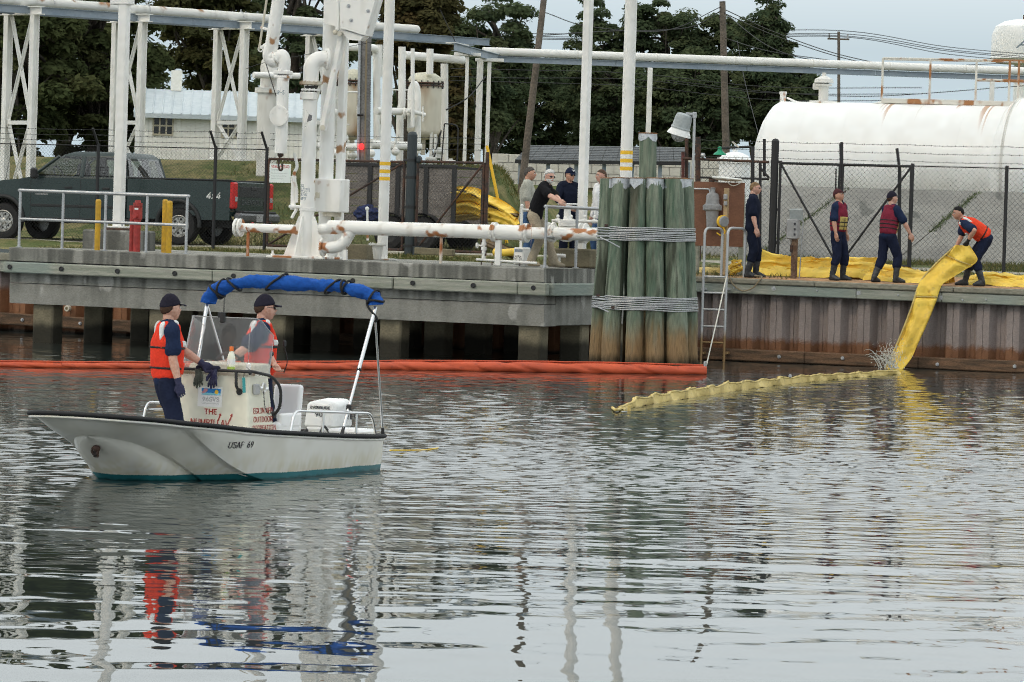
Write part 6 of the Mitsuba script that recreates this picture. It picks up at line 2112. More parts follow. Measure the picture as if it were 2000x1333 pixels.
 part(k, 'shackle', MB().box(path[j] + UP * .13, (.05, .04, .06), R3, .015), 'm_galv')
 k = thing('yellow_boom', 'bright yellow boom length hanging over the quay edge into the water', 'boom')
 Lf = [(1866, 479), (1856, 490), (1831, 513), (1805, 541), (1793, 563), (1785, 588), (1769, 632), (1747, 685), (1735, 712), (1722, 731)]
 Rt = [(1894, 480), (1908, 509), (1878, 531), (1850, 549), (1838, 560), (1828, 590), (1814, 625), (1790, 678), (1776, 706), (1752, 736)]
 vv = [QV + .12, QV + .10, QV + .02, QV - .16, QV - .28, QV - .36, QV - .46, QV - .62, QV - .72, QV - 1.0]
 A = bez([sp(*p_, v_) for p_, v_ in zip(Lf, vv)], 14); B = bez([sp(*p_, v_ + .10) for p_, v_ in zip(Rt, vv)], 14)
 nn = len(A)
 us = np.linspace(0, 1, 22)
 tt = np.linspace(0, 1, nn)
 front = A[:, None] * (1 - us)[None, :, None] + B[:, None] * us[None, :, None]
 belly = np.sin(np.pi * us) ** .6 * .055
 fold = .042 * np.sin(us * 9 + 2.5 * np.sin(tt[:, None] * 6)) * (.4 + .6 * meshkit.fbm(np.stack([tt * 5, tt * 0, tt * 0], 1), 2, 2)[:, None])
 cr = (meshkit.fbm(front * [5, 5, 3.2], 3, 13) - .5) * .15
 seam = -.05 * np.exp(-((tt[:, None] - .53) / .007) ** 2) - .05 * np.exp(-((tt[:, None] - .17) / .008) ** 2)
 dpt = belly[None] + fold + cr + seam
 fr = front - SV * dpt[..., None]
 bk = front + SV * (belly * .8)[None, :, None] + SV * .01
 P_ = np.concatenate([fr, bk[:, ::-1]], 1); P_ = np.concatenate([P_, P_[:, :1]], 1)
 part(k, 'sleeve', MB().grid(P_), 'm_boom_yellow')
 part(k, 'edge_rope', MB().tube(A[6:] - SV * .02, .018, 6), 'm_boom_old')
 for tq in (.165, .527):
  j = int(tq * (nn - 1))
  part(k, 'seam_strap', MB().tube(fr[j] - SV * .006, .012, 6), 'm_boom_old')
 m = MB()
 for _ in range(18):
  a0 = sp(1738 + r.normal(0, 9), 722, QV - 1.0 + r.normal(0, .08)); a0[2] = .02
  vx, vz = r.normal(-.10, .16), r.uniform(.18, .48)
  ts = np.linspace(0, 1, 8)
  m.tube(np.stack([a0 + SU * vx * t + UP * (vz * (2 * t - 1.25 * t * t)) - SV * .1 * t for t in ts]), np.interp(ts, [0, .3, 1], [.010, .006, .0025]), 5)
 for _ in range(620):
  a_ = r.uniform(0, 1)
  c0 = np.array([1735, 715]) + r.normal(0, 1, 2) * [13, 16] + [0, -10]
  if r.random() < .35:
   c0 = np.array([1742, 694]) + r.normal(0, 1, 2) * [10, 12]
  q = sp(c0[0], c0[1], QV - 1.0 + r.normal(0, .10))
  m.sphere(q, r.uniform(.003, .0085), 0, (1, 1, r.uniform(1, 2.6)))
 scene['m_drop'] = {'type': 'twosided', 'bsdf': {'type': 'principled', 'base_color': rgb((.62, .62, .56)), 'roughness': .15, 'specular': .5}}
 put('splash', m, 'm_drop')
 labels['splash'] = {'label': 'drops of splashing water at the foot of the hanging yellow boom', 'category': 'splash', 'kind': 'stuff'}
 def heap(lab, pts, wid, seed, mt='m_boom_yellow', nfold=3, lay=1.0):
  """folded boom: several loose pleats lying along a line; pts: (px, py top, v)"""
  k = thing('boom_heap', lab, 'boom', None)
  rr = np.random.default_rng(seed)
  base = np.array([on_ground_px(px, v_) for px, py, v_ in pts])
  hts = np.array([max(.06, sp(px, py, v_)[2] - b_[2]) for (px, py, v_), b_ in zip(pts, base)])
  path = bez(base, 26); hq = bez(np.stack([hts, hts, hts], 1), 26)[:, 0]
  N = len(path); s_ = np.concatenate([[0], np.cumsum(np.linalg.norm(np.diff(path, axis=0), axis=1))])
  t_ = np.gradient(path, axis=0); t_ /= np.linalg.norm(t_, axis=1, keepdims=True); w_ = np.stack([-t_[:, 1], t_[:, 0], t_[:, 0] * 0], 1)
  for f_ in range(nfold):
   g = f_ / max(1, nfold - 1)
   off = (g - .35) * wid * .8
   hgt_ = hq * (.45 + .55 * g) * (1 + .22 * (meshkit.noise(np.stack([s_ * 1.6 + f_ * 9, s_ * 0, s_ * 0], 1), seed) - .5))
   u_ = np.linspace(0, 1, 18)
   rows_ = []
   for uu in u_:
    x_ = off + wid * (.55 * (uu - .5) * 1.5 + .10 * math.sin(uu * 9 + f_))
    z_ = math.sin(math.pi * min(1, uu * 1.15) ** .75) ** .6 if uu < .87 else .12
    rows_.append(path + w_ * (x_ + .08 * (meshkit.noise(np.stack([s_ * 2.3, s_ * 0 + uu * 2, s_ * 0 + f_], 1), seed + 3) - .5))[:, None] + UP * (hgt_ * z_)[:, None])
   G_ = np.array(rows_)
   S_, U2 = np.meshgrid(s_, u_)
   n1 = meshkit.fbm(np.stack([S_ * 1.7, U2 * 4.5, S_ * 0 + f_ * 3], -1), 3, seed + f_) - .5
   n2 = np.abs(meshkit.fbm(np.stack([S_ * 3.2, U2 * 8 + S_ * 1.5, S_ * 0 + f_], -1), 3, seed + 7 + f_) - .5)
   G_ = G_ + UP * (n1 * .15 - n2 * .16)[..., None] + w_[None] * (n1 * .16)[..., None] + t_[None] * (n2 * .1)[..., None]
   gz_ = np.array([[float(zg(*uv_of(q))) for q in row[::6]] for row in G_])
   gz_ = np.stack([np.interp(np.arange(N), np.arange(0, N, 6), g2) for g2 in gz_])
   G_[..., 2] = np.maximum(G_[..., 2], gz_ + .005)
   part(k, 'pleat', MB().grid(G_), mt)
 heap('folded yellow boom stacked on the quay behind the coverall man and switch post', [(1475, 492, QV + 1.5), (1530, 499, QV + 1.4), (1600, 503, QV + 1.35), (1660, 503, QV + 1.25), (1705, 505, QV + 1.2)], .42, 3)
 heap('crumpled yellow boom on the quay between the stepping man and the hanging length', [(1700, 512, QV + 1.05), (1740, 521, QV + .95), (1790, 530, QV + .85), (1850, 534, QV + .8)], .40, 5)
 heap('yellow boom stretched along the quay at the right edge behind the bending man', [(1885, 540, QV + .9), (1925, 531, QV + .9), (1970, 535, QV + .85), (2040, 538, QV + .8)], .42, 9)
 heap('end of yellow boom lying on bare earth left of the ladder', [(1352, 511, QV + 1.6), (1385, 510, QV + 1.5), (1415, 508, QV + 1.5)], .20, 12, 'm_boom_old', 1)
 k = thing('rope_coil', 'tangled coil of yellow rope lying at the coverall man feet', 'rope')
 c0 = on_ground_px(1437, QV + .75)
 for i in range(9):
  n_ = 26
  a = np.linspace(0, 2 * np.pi, n_)[:-1]
  rad = r.uniform(.06, .15); hz = r.uniform(.03, .26)
  tilt = r.normal(0, .5, 2)
  q = np.stack([c0 + SU * (rad * math.cos(x_) * .8 + r.normal(0, .008) + (.04 * (i % 3) - .04)) + SV * (rad * math.sin(x_)) + UP * (max(.015, hz + rad * (math.cos(x_) * tilt[0] + math.sin(x_) * tilt[1]))) for x_ in a])
  part(k, 'turn', MB().tube(q, .016, 6, closed=True), 'm_boom_yellow')
 pts = [gp(762, 880, .03), gp(800, 880, .02), gp(830, 879, .012), gp(850, 876.5, .002), gp(885, 871, -.03), gp(930, 862, -.06)]
 tl = bez(pts, 10)
 solo('tow_line', 'thin yellow line running over the water from the boat stern towards the boom', 'rope', MB().tube(tl, np.interp(np.arange(len(tl)), [0, 20, len(tl)], [.009, .008, .006]), 6), 'm_boom_yellow')

build_booms()
# ------------------------------------------------------------------ fences
def link_mesh(a, b, z0, z1, pitch, r_, slope=1.0):
 """woven wire between the ground points a and b, from z0 to z1 above them"""
 a, b = np.asarray(a, float), np.asarray(b, float)
 L = np.linalg.norm((b - a)[:2]); d = (b - a) / L; Hh = z1 - z0
 n = np.array([-d[1], d[0], 0]); n /= np.linalg.norm(n)
 out_v, out_f = [], []
 tri = np.array([[1, 0], [-.5, .87], [-.5, -.87]]) * r_
 for sg_ in (1, -1):
  k = np.arange(-int(Hh / pitch) - 2, int(L / pitch) + 2)
  x0 = k * pitch
  for x in x0:
   xa, xb = (x, x + Hh) if sg_ > 0 else (x + Hh, x)
   ta, tb = 0.0, 1.0
   lo, hi = min(xa, xb), max(xa, xb)
   if hi <= 0 or lo >= L:
    continue
   f0 = lambda X: (X - xa) / (xb - xa)
   ts = sorted([np.clip(f0(0.0), 0, 1), np.clip(f0(L), 0, 1)])
   ta, tb = ts
   if tb - ta < .01:
    continue
   P = [a + d * (xa + (xb - xa) * t) + UP * (z0 + Hh * t) + n * (.004 * sg_) for t in (ta, tb)]
   dirn = U_(P[1] - P[0]); w = np.cross(dirn, n)
   out_v += [p + w * q[0] + n * q[1] for p in P for q in tri]
   m = len(out_v) - 6
   for i in range(3):
    j = (i + 1) % 3
    out_f += [[m + i, m + j, m + 3 + j], [m + i, m + 3 + j, m + 3 + i]]
 return np.array(out_v), np.array(out_f)

def barb(m, a, b, sag=.02, r_=.0042):
 pts = [a + (b - a) * t - UP * sag * 4 * t * (1 - t) for t in np.linspace(0, 1, 7)]
 m.tube(pts, r_, 4)
 L = np.linalg.norm(b - a)
 for i in range(int(L / .16)):
  q = a + (b - a) * ((i + .5) / int(L / .16 + .001 or 1)) if int(L / .16) else a
  m.box(q - UP * sag * .5, (.010, .022, .022), None)

def fence_run(name, lab, pxs, v, top, pitch, r_, wires=3, outrig=True, mt='m_fence', post_r=.035, pyt=None):
 k = thing(name, lab, 'fence')
 P = [on_ground_px(px, v) for px in pxs]
 part(k, 'wire_mesh', link_mesh(P[0], P[-1], .03, top, pitch, r_), mt, False)
 for q in P:
  pk = part(k, 'post', MB().cyl(q - UP * .1, q + UP * (top + .05), post_r, n=10), mt)
  if outrig:
   part(pk, 'outrigger', MB().beam(q + UP * top, q + UP * (top + .36) - SV * .20 - SU * .04, .03, .045, SU), mt)
 if wires:
  for j in range(wires):
   m = MB()
   for a, b in zip(P[:-1], P[1:]):
    t = (j + 1) / wires
    barb(m, a + UP * (top + .34 * t) - SV * .19 * t, b + UP * (top + .34 * t) - SV * .19 * t)
   part(k, 'barbed_wire', m, mt)
 m = MB().cyl(P[0] + UP * top, P[-1] + UP * top, .012, n=6)
 part(k, 'top_wire', m, mt)
 return k

def gate_leaf(k, a, b, zb, zt, diag, pitch, r_, mt='m_fence', rr=.028, mtm='m_fence'):
 m = MB()
 for p0, p1, nm in ((a + UP * zb, a + UP * zt, 'stile'), (b + UP * zb, b + UP * zt, 'stile'), (a + UP * zt, b + UP * zt, 'rail'), (a + UP * zb, b + UP * zb, 'rail')):
  part(k, nm, MB().cyl(p0, p1, rr, n=10), mt)
 if diag:
  p0, p1 = (a + UP * zb, b + UP * zt) if diag > 0 else (a + UP * zt, b + UP * zb)
  part(k, 'brace', MB().cyl(p0, p1, rr * .8, n=8), mt)
 part(k, 'wire_mesh', link_mesh(a, b, zb, zt, pitch, r_), mtm, False)

def fences():
 v = 9.9
 fence_run('chain_link_fence', 'black chain link fence with barbed wire in front of the green pickup', (-42, 187, 416, 516), v, 2.05, .078, .0020)
 k = thing('chain_link_gate', 'dark steel double gate with chain link before the plank sided trailer', 'gate')
 a, c, b = on_ground_px(521, v), on_ground_px(799, v), on_ground_px(940, v)
 gate_leaf(k, a, c - SU * .16, .08, 1.86, 1, .078, .0024, 'm_dark_rust')
 gate_leaf(k, c + SU * .14, b, .08, 1.88, 1, .078, .0024, 'm_dark_rust')
 part(k, 'gate_post', MB().cyl(c - UP * .1, c + UP * 2.42, .10, n=18).lathe([(.10, 0), (.07, .05), (0, .07)], c + UP * 2.42, UP, 18), 'm_gate_post')
 part(k, 'gate_post', MB().cyl(b + SU * .07 - UP * .1, b + SU * .07 + UP * 2.1, .04, n=12), 'm_dark_rust')
 for z in (.16, .95, 1.55, 1.9):
  part(k, 'hinge_band', MB().cyl(c + UP * (z - .03), c + UP * (z + .03), .108, n=18).box(c + UP * z - SU * .13, (.10, .04, .05), R3, .008), 'm_black')
 part(k, 'foot', MB().cyl(c + SU * .16 - UP * .02, c + SU * .16 + UP * .16, .09, n=14), 'm_gate_post')
 part(k, 'latch', MB().box(c + UP * 1.92 + SU * .16, (.10, .16, .16), R3, .04), 'm_gate_post')
 for dz in (.14, .26, .38):
  m = MB(); barb(m, a + UP * (2.0 + dz), b + UP * (2.0 + dz)); part(k, 'barbed_wire', m, 'm_fence')
 k = thing('warning_sign', 'white warning sign with red heading hung on the left gate', 'sign')
 p0, p1 = sp(527, 320, v - .05), sp(567.5, 358, v - .05)
 w, h = (p1 - p0) @ SU, p0[2] - p1[2]
 c = (p0 + p1) / 2
 mat('m_sign', (.70, .76, .74), .5)
 mat('m_sign_red', (.50, .06, .06), .6)
 mat('m_sign_grey', (.38, .42, .42), .6)
 part(k, 'panel', MB().box(c, (w, .006, h), R3, .001), 'm_sign')
 def line(s, x0, z0, hh, ww, mt, bold=False):
  t = meshkit.text_mesh(s, hh, .0015, bold)
  V = t.vertices.copy(); V[:, 0] *= ww / V[:, 0].max()
  o = c + SU * (x0 - w / 2) + UP * (z0 - h / 2) - SV * .0032
  part(k, 'lettering', (o + V[:, :1] * SU + V[:, 1:2] * UP - V[:, 2:] * SV, t.faces), mt, False)
 line('WARNING', .035, h - .085, .058, w - .07, 'm_sign_red', True)
 line('Controlled Area', .035, h - .135, .028, w * .55, 'm_sign_grey', True)
 for i, (s, f_) in enumerate((('It is unlawful to enter this area', .78), ('without permission of the', .72), ('Installation Commander', .6))):
  line(s, .035, h - .205 - i * .055, .022, w * f_, 'm_sign_grey')
 vr = QV + 3.9
 k = thing('chain_link_gate', 'black steel double gate with chain link behind the men on the quay', 'gate')
 a, m_, b = on_ground_px(1507, vr), on_ground_px(1637, vr), on_ground_px(1774, vr)
 part(k, 'gate_post', MB().cyl(a - UP * .1, a + UP * (sp(1507, 276, vr)[2] - a[2]), .075, n=16).lathe([(.075, 0), (.05, .04), (0, .055)], a + UP * (sp(1507, 276, vr)[2] - a[2]), UP, 16), 'm_fence')
 zt = sp(1640, 322, vr)[2] - m_[2]
 gate_leaf(k, a + SU * .12, m_ - SU * .03, .06, zt, -1, .105, .0029, 'm_fence')
 gate_leaf(k, m_ + SU * .03, b, .06, zt, 1, .105, .0029, 'm_fence')
 for q in (sp(1491, 316, vr)[2] - a[2], .45, 1.1):
  part(k, 'hinge_band', MB().cyl(a + UP * (q - .03), a + UP * (q + .03), .083, n=16).box(a + UP * q + SU * .1, (.1, .04, .05), R3, .008), 'm_fence')
 q = m_ + UP * zt
 part(k, 'drop_bar', MB().cyl(m_ + UP * (zt - .25), sp(1641, 281, vr), .022, n=8), 'm_fence')
 part(k, 'chain', MB().tube([sp(1633, 330, vr - .05), sp(1632, 385, vr - .05)], .015, 6), 'm_fence')
 k2 = fence_run('chain_link_fence', 'black chain link fence with barbed wire before the concrete slope at the right', (1776, 1960, 2150), vr + .5, 2.02, .105, .0029, 0, False)
 P = [on_ground_px(px, vr + .5) for px in (1340, 1500, 1638, 1757, 1960, 2150)]
 for j in range(3):
  m = MB()
  for a_, b_ in zip(P[:-1], P[1:]):
   barb(m, a_ + UP * (2.12 + .16 * j), b_ + UP * (2.12 + .16 * j))
  part(k2, 'barbed_wire', m, 'm_fence')
 for px, t0, t1 in ((1493, 272, 345), (1644, 278, 340)):
  part(k2, 'wire_post', MB().cyl(sp(px, t0, vr + .3), sp(px, t1, vr + .3), .03, n=8), 'm_fence')
 part(k2, 'post', MB().cyl(sp(1757, 330, vr + .2), on_ground_px(1756, vr + .2), .036, n=8), 'm_fence')
 part(k2, 'outrigger', MB().beam(sp(1757, 332, vr + .2), sp(1752, 290, vr + .2), .04, .05, SU), 'm_fence')
 k = thing('chain_link_fence', 'short chain link stretch with rusty rails left of the right hand gate', 'fence')
 a, b = on_ground_px(1364, vr + .1), on_ground_px(1500, vr + .1)
 gz0 = sp(1430, 349, vr + .1)[2] - b[2]; gz1 = sp(1430, 316, vr + .1)[2] - b[2]
 part(k, 'wire_mesh', link_mesh(a, b, .05, gz1, .105, .0029), 'm_fence', False)
 part(k, 'post', MB().cyl(a - UP * .1, sp(1363, 268, vr + .1), .055, n=14), 'm_dark_rust')
 part(k, 'post', MB().cyl(on_ground_px(1470, vr + .1), sp(1471, 287, vr + .1), .030, n=10), 'm_fence')
 part(k, 'post', MB().cyl(on_ground_px(1484, vr + .1), sp(1485, 318, vr + .1), .030, n=10), 'm_fence')
 part(k, 'rail', MB().cyl(sp(1334, 310, vr + .1), sp(1502, 317, vr + .1), .026, n=8), 'm_dark_rust')
 part(k, 'rail', MB().cyl(sp(1364, 347, vr + .1), sp(1502, 350, vr + .1), .022, n=8), 'm_fence')
 part(k, 'brace', MB().cyl(sp(1486, 330, vr + .1), sp(1502, 348, vr + .1), .022, n=8), 'm_fence')
 part(k, 'post', MB().cyl(on_ground_px(1334, vr + .4), sp(1334, 297, vr + .4), .036, n=10), 'm_red_rust')
 part(k, 'post', MB().cyl(on_ground_px(1341, vr + .5), sp(1341, 268, vr + .5), .034, n=10), 'm_dark_rust')
 part(k, 'latch', MB().lathe([(0, -.03), (.05, -.03), (.05, .03), (0, .03)], sp(1373, 304, vr + .05), SU, 14), 'm_galv')

mat('m_gate_post', (.035, .045, .05), .5)
mat('m_red_rust', mottled((.12, .035, .03), (.07, .035, .03), 6, 40, .5), .8)
fences()

# ------------------------------------------------------------------ pickup truck
def truck():
 k = thing('pickup_truck', 'dark green crew cab pickup truck parked behind the chain link fence', 'pickup truck')
 X, Yv = -SU, -SV                                     # forward, towards its left (our side)
 vt = 11.9
 g = on_ground_px(352, vt - .86)
 O = g + SV * .86                                      # ground under the rear axle's middle
 O = np.array([O[0], O[1], g[2]])
 wb = 4.18
 gf = on_ground_px(9, vt - .86)
 pit = math.atan2(gf[2] - g[2], wb)
 Xf = U_(X + UP * math.tan(pit) * 0.6); Z = np.cross(Xf, Yv); Z = U_(Z)
 RTk = np.stack([Xf, Yv, Z], 1)
 W = lambda x, y, z: O + np.asarray(np.broadcast_arrays(x, y, z), float).T @ RTk.T if np.ndim(x) or np.ndim(y) or np.ndim(z) else O + RTk @ np.array([x, y, z], float)
 scene['m_truck'] = {'type': 'twosided', 'bsdf': {'type': 'principled', 'base_color': rgb((.009, .026, .023)), 'roughness': .26, 'specular': .5, 'clearcoat': .8, 'clearcoat_gloss': .9}}
 scene['m_auto_glass'] = {'type': 'thindielectric', 'int_ior': 1.5, 'specular_transmittance': rgb((.50, .56, .53))}
 scene['m_window_dark'] = {'type': 'twosided', 'bsdf': {'type': 'principled', 'base_color': rgb((.010, .013, .013)), 'roughness': .06, 'specular': .6}}
 mat('m_cladding', (.022, .024, .025), .55)
 hw = .98
 def arch(cx, r_=.47, zc=.42):
  return [(cx + r_ * math.cos(a), zc + r_ * math.sin(a)) for a in np.linspace(0, math.pi, 15)]
 prof = [(-1.22, .55), (-1.22, 1.34), (1.22, 1.36)]
 bed = sg.Polygon([(-1.20, .52), (-1.20, 1.36), (1.235, 1.37), (1.235, .50)]).difference(sg.Polygon(arch(0) + [(-.47, .2), (.47, .2)]))
 frontp = sg.Polygon([(1.25, .45), (1.25, 1.36), (3.62, 1.335), (3.80, 1.30), (4.55, 1.22), (5.02, 1.12), (5.10, .98), (5.10, .55), (4.95, .42)]).difference(sg.Polygon(arch(wb) + [(wb - .47, .2), (wb + .47, .2)]))
 for poly, nm in ((bed, 'bed'), (frontp, 'cab_lower')):
  m = MB()
  for y0, y1, sh_ in ((-hw, -hw + .05, .03), (-hw + .05, hw - .05, 0), (hw - .05, hw, .03)):
   P2 = poly if not sh_ else poly.buffer(-.018)
   if nm == 'bed' and not sh_:
    P2 = sg.Polygon([(-1.20, .62), (-1.20, .72), (1.235, .72), (1.235, .62)])
   for geom in getattr(P2, 'geoms', [P2]):
    m.prism(geom, W(0, y1, 0), Xf, Z, y1 - y0)
  part(k, nm, m, 'm_truck', 30)
 m = MB()
 for s in (1, -1):
  m.box(W(0.02, s * (hw - .09), 1.04), (2.42, .06, .62), RTk, .01)
 m.box(W(1.20, 0, 1.03), (.05, 1.8, .64), RTk)
 part(k, 'bed_liner', m, 'm_cladding')
 for s in (1, -1):
  part(k, 'bed_rail_cap', MB().box(W(0.02, s * (hw - .06), 1.375), (2.42, .11, .035), RTk, .012), 'm_cladding')
 tg = part(k, 'tailgate', MB().box(W(-1.215, 0, 1.02), (.07, 1.56, .66), RTk, .02), 'm_truck')
 part(tg, 'recess', MB().box(W(-1.253, 0, 1.14), (.012, 1.30, .22), RTk, .006), 'm_cladding')
 part(tg, 'handle', MB().box(W(-1.262, 0, 1.22), (.03, .26, .08), RTk, .01), 'm_black')
 t = meshkit.text_mesh('CHEVROLET', .10, .004, True)
 V = t.vertices.copy(); V[:, 0] *= 1.18 / V[:, 0].max()
 mat('m_badge', (.075, .085, .085), .5)
 part(tg, 'lettering', (W(-1.258, .59, .875) + V[:, :1] * (-Yv) + V[:, 1:2] * Z - V[:, 2:] * Xf, t.faces), 'm_badge', False)
 mat('m_tail', (.55, .012, .010), .2, clearcoat=.6)
 for s in (1, -1):
  l = part(k, 'rear_lamp', MB().box(W(-1.20, s * .875, 1.06), (.15, .20, .56), RTk, .03), 'm_tail')
  part(l, 'reversing_lens', MB().box(W(-1.272, s * .86, .985), (.02, .12, .10), RTk, .008), 'm_decal_grey')
 mat('m_bumper', (.16, .165, .17), .35, .5)
 part(k, 'rear_bumper', MB().box(W(-1.36, 0, .60), (.20, 1.92, .20), RTk, .05), 'm_bumper')
 part(k, 'bumper_step', MB().box(W(-1.33, 0, .72), (.20, 1.6, .05), RTk, .015), 'm_cladding')
 part(k, 'number_plate', MB().box(W(-1.465, .10, .60), (.012, .30, .16), RTk), 'm_decal_grey')
 part(k, 'tow_bar', MB().box(W(-1.42, -.1, .43), (.30, .08, .08), RTk, .01).sphere(W(-1.62, -.1, .50), .035, 2), 'm_black')
 for s in (1, -1):
  part(k, 'fog_lens', MB().box(W(-1.47, s * .45, .48), (.02, .10, .07), RTk, .01), 'm_tail')
 lo = [(1.25, 1.34), (3.58, 1.33)]
 belt, roof = 1.335, 1.90
 def cab_outline(z):
  t_ = (z - belt) / (roof - belt)
  return 1.26 + .16 * t_ ** 1.3, 3.60 - .86 * t_, hw - .03 - .15 * t_
 lv = np.linspace(0, 1, 9)
 rows = []
 for t_ in lv:
  z = belt + (roof - belt) * t_
  if t_ > .85:
   z = belt + (roof - belt) * (.85 + (t_ - .85) * 1.0)
  x0, x1, y1 = cab_outline(z)
  if t_ == 1:
   x0 += .07; x1 -= .10; y1 -= .07
  c = .06
  ring = [(x0 + c, -y1), (x1 - c, -y1), (x1, -y1 + c), (x1 + .05, 0), (x1, y1 - c), (x1 - c, y1), (x0 + c, y1), (x0, y1 - c), (x0 - .015, 0), (x0, -y1 + c)]
  rows.append([W(q[0], q[1], z) for q in ring])
 rows = np.array(rows); rows = np.concatenate([rows, rows[:, :1]], 1)
 RW = rows.transpose(1, 0, 2)
 top = rows[-1][:-1]
 m = MB().grid(RW[:, :2]).grid(RW[:, 6:])
 m.add(np.vstack([top, [top.mean(0) + Z * .03]]), [[i, (i + 1) % 10, 10] for i in range(10)])
 cab = part(k, 'cab', m, 'm_truck', 40)
 part(cab, 'head_lining', MB().add(np.vstack([rows[-2][:-1], [rows[-2][:-1].mean(0)]]), [[10, (i + 1) % 10, i] for i in range(10)]), 'm_cladding', False)
 for s in (1, -1):
  for xa, xb, w_ in ((3.54, 2.80, .07), (2.33, 2.33, .11), (1.33, 1.47, .15)):
   pts_ = []
   for t_ in (.04, .3, .55, .82):
    z = belt + (roof - belt) * t_
    pts_.append(W(xa + (xb - xa) * t_, s * (cab_outline(z)[2] - .012), z))
   part(cab, 'pillar', MB().tube(pts_, w_ / 2, 8), 'm_truck')
 part(cab, 'cabin_floor', MB().box(W(2.4, 0, 1.25), (2.2, 1.8, .04), RTk), 'm_black')
 for x_ in (2.75, 1.75):
  for y_ in (.42, -.42):
   part(cab, 'seat_back', MB().box(W(x_ - .2, y_, 1.40), (.14, .46, .50), RTk, .05).box(W(x_ - .22, y_, 1.70), (.09, .24, .16), RTk, .04), 'm_cladding')
 wh_ = W(3.15, .42, 1.42)
 part(cab, 'steering_wheel', MB().tube([wh_ + Xf * .08 * math.sin(a) + Yv * .18 * math.cos(a) + Z * .16 * math.sin(a) for a in np.linspace(0, 6.28, 18)[:-1]], .014, 6, closed=True), 'm_black')
 def pane(pts, nm, mt='m_auto_glass'):
  """a side pane; pts in x, z on the left or right side"""
  for s in (1, -1):
   P2 = sg.Polygon(pts).buffer(-.03).buffer(.03)
   tri = trimesh.creation.triangulate_polygon(P2, engine='earcut')
   V = [W(x_, s * (cab_outline(z_)[2] + .006), z_) for x_, z_ in tri[0]]
   part(cab, nm, (np.array(V), tri[1]), mt, False)
 pane([(1.42, 1.37), (2.28, 1.37), (2.28, 1.80), (1.56, 1.80)], 'rear_door_window')
 pane([(2.38, 1.37), (3.42, 1.37), (2.86, 1.80), (2.38, 1.80)], 'front_door_window')
 for xa, xb, nm, sg_ in ((0, 0, 'rear_window', -1), (1, 1, 'windscreen', 1)):
  P_ = []
  for t_ in np.linspace(.08, .80, 4):
   z = belt + (roof - belt) * t_
   x0, x1, y1 = cab_outline(z)
   P_.append([W((x0 - .010 - .012 * (1 - (u_ / 1.0) ** 2)) if sg_ < 0 else x1 + .008 + .05 * (1 - abs(u_)), u_ * (y1 - .11), z) for u_ in np.linspace(-1, 1, 9)])
  part(cab, nm, MB().grid(np.array(P_)), 'm_auto_glass')
 part(cab, 'stop_lamp', MB().box(W(1.50, .0, 1.875), (.03, .30, .03), RTk, .008), 'm_tail')
 part(cab, 'aerial', MB().cyl(W(4.3, .7, 1.2), W(4.15, .7, 2.0), .006, n=5), 'm_black')
 for x_ in (1.72, 2.62):
  part(k, 'door_handle', MB().box(W(x_, hw + .012, 1.13), (.17, .03, .045), RTk, .01), 'm_black')
 for x_ in (2.33, 1.36, 3.52):
  part(k, 'door_gap', MB().box(W(x_, hw - .006, .88), (.012, .022, .82), RTk), 'm_black')
 for s in (1, -1):
  part(k, 'mirror', MB().box(W(3.38, s * (hw + .14), 1.42), (.13, .17, .24), RTk, .04).cyl(W(3.36, s * hw, 1.36), W(3.38, s * (hw + .1), 1.36), .025, n=8), 'm_black')
  part(k, 'side_moulding', MB().box(W(2.4, s * (hw + .004), .74), (2.2, .03, .06), RTk, .01), 'm_cladding')
  part(k, 'sill', MB().box(W(2.35, s * (hw - .05), .45), (2.5, .12, .10), RTk, .02), 'm_cladding')
  for cx in (0, wb):
   fl = np.array([W(cx + .50 * math.cos(a), s * (hw + .012), .42 + .50 * math.sin(a)) for a in np.linspace(-.1, math.pi + .1, 18)])
   part(k, 'wheel_arch_flare', MB().tube(fl, .045, 8), 'm_cladding')
 t = meshkit.text_mesh('4x4', .13, .004, True)
 V = t.vertices.copy(); V[:, 0] *= .34 / V[:, 0].max(); V[:, 0] += V[:, 1] * .25
 for piece in trimesh.Trimesh(W(-.62, hw + .006, .98) + V[:, :1] * (-Xf) + V[:, 1:2] * Z + V[:, 2:] * Yv, t.faces, process=False).split(only_watertight=False):
  part(k, 'off_road_badge', (piece.vertices, piece.faces), 'm_decal_white', False)
 part(k, 'door_badge', MB().box(W(3.25, hw + .006, .98), (.30, .008, .022), RTk), 'm_decal_grey')
 part(k, 'front_bumper', MB().box(W(5.12, 0, .62), (.14, 1.9, .24), RTk, .05), 'm_bumper')
 part(k, 'head_lamp', MB().box(W(5.06, hw - .2, .98), (.10, .32, .2), RTk, .03), 'm_decal_grey')
 part(k, 'chassis', MB().box(W(1.9, 0, .46), (6.0, 1.0, .16), RTk), 'm_black').__class__
 part(k, 'differential', MB().sphere(W(0, 0, .40), .20, 2, (.9, 1, .9)).cyl(W(0, -.8, .40), W(0, .8, .40), .05, n=8), 'm_black')
 mat('m_wheel', mottled((.50, .50, .48), (.36, .36, .35), 8, 40, .5), .35, .5)
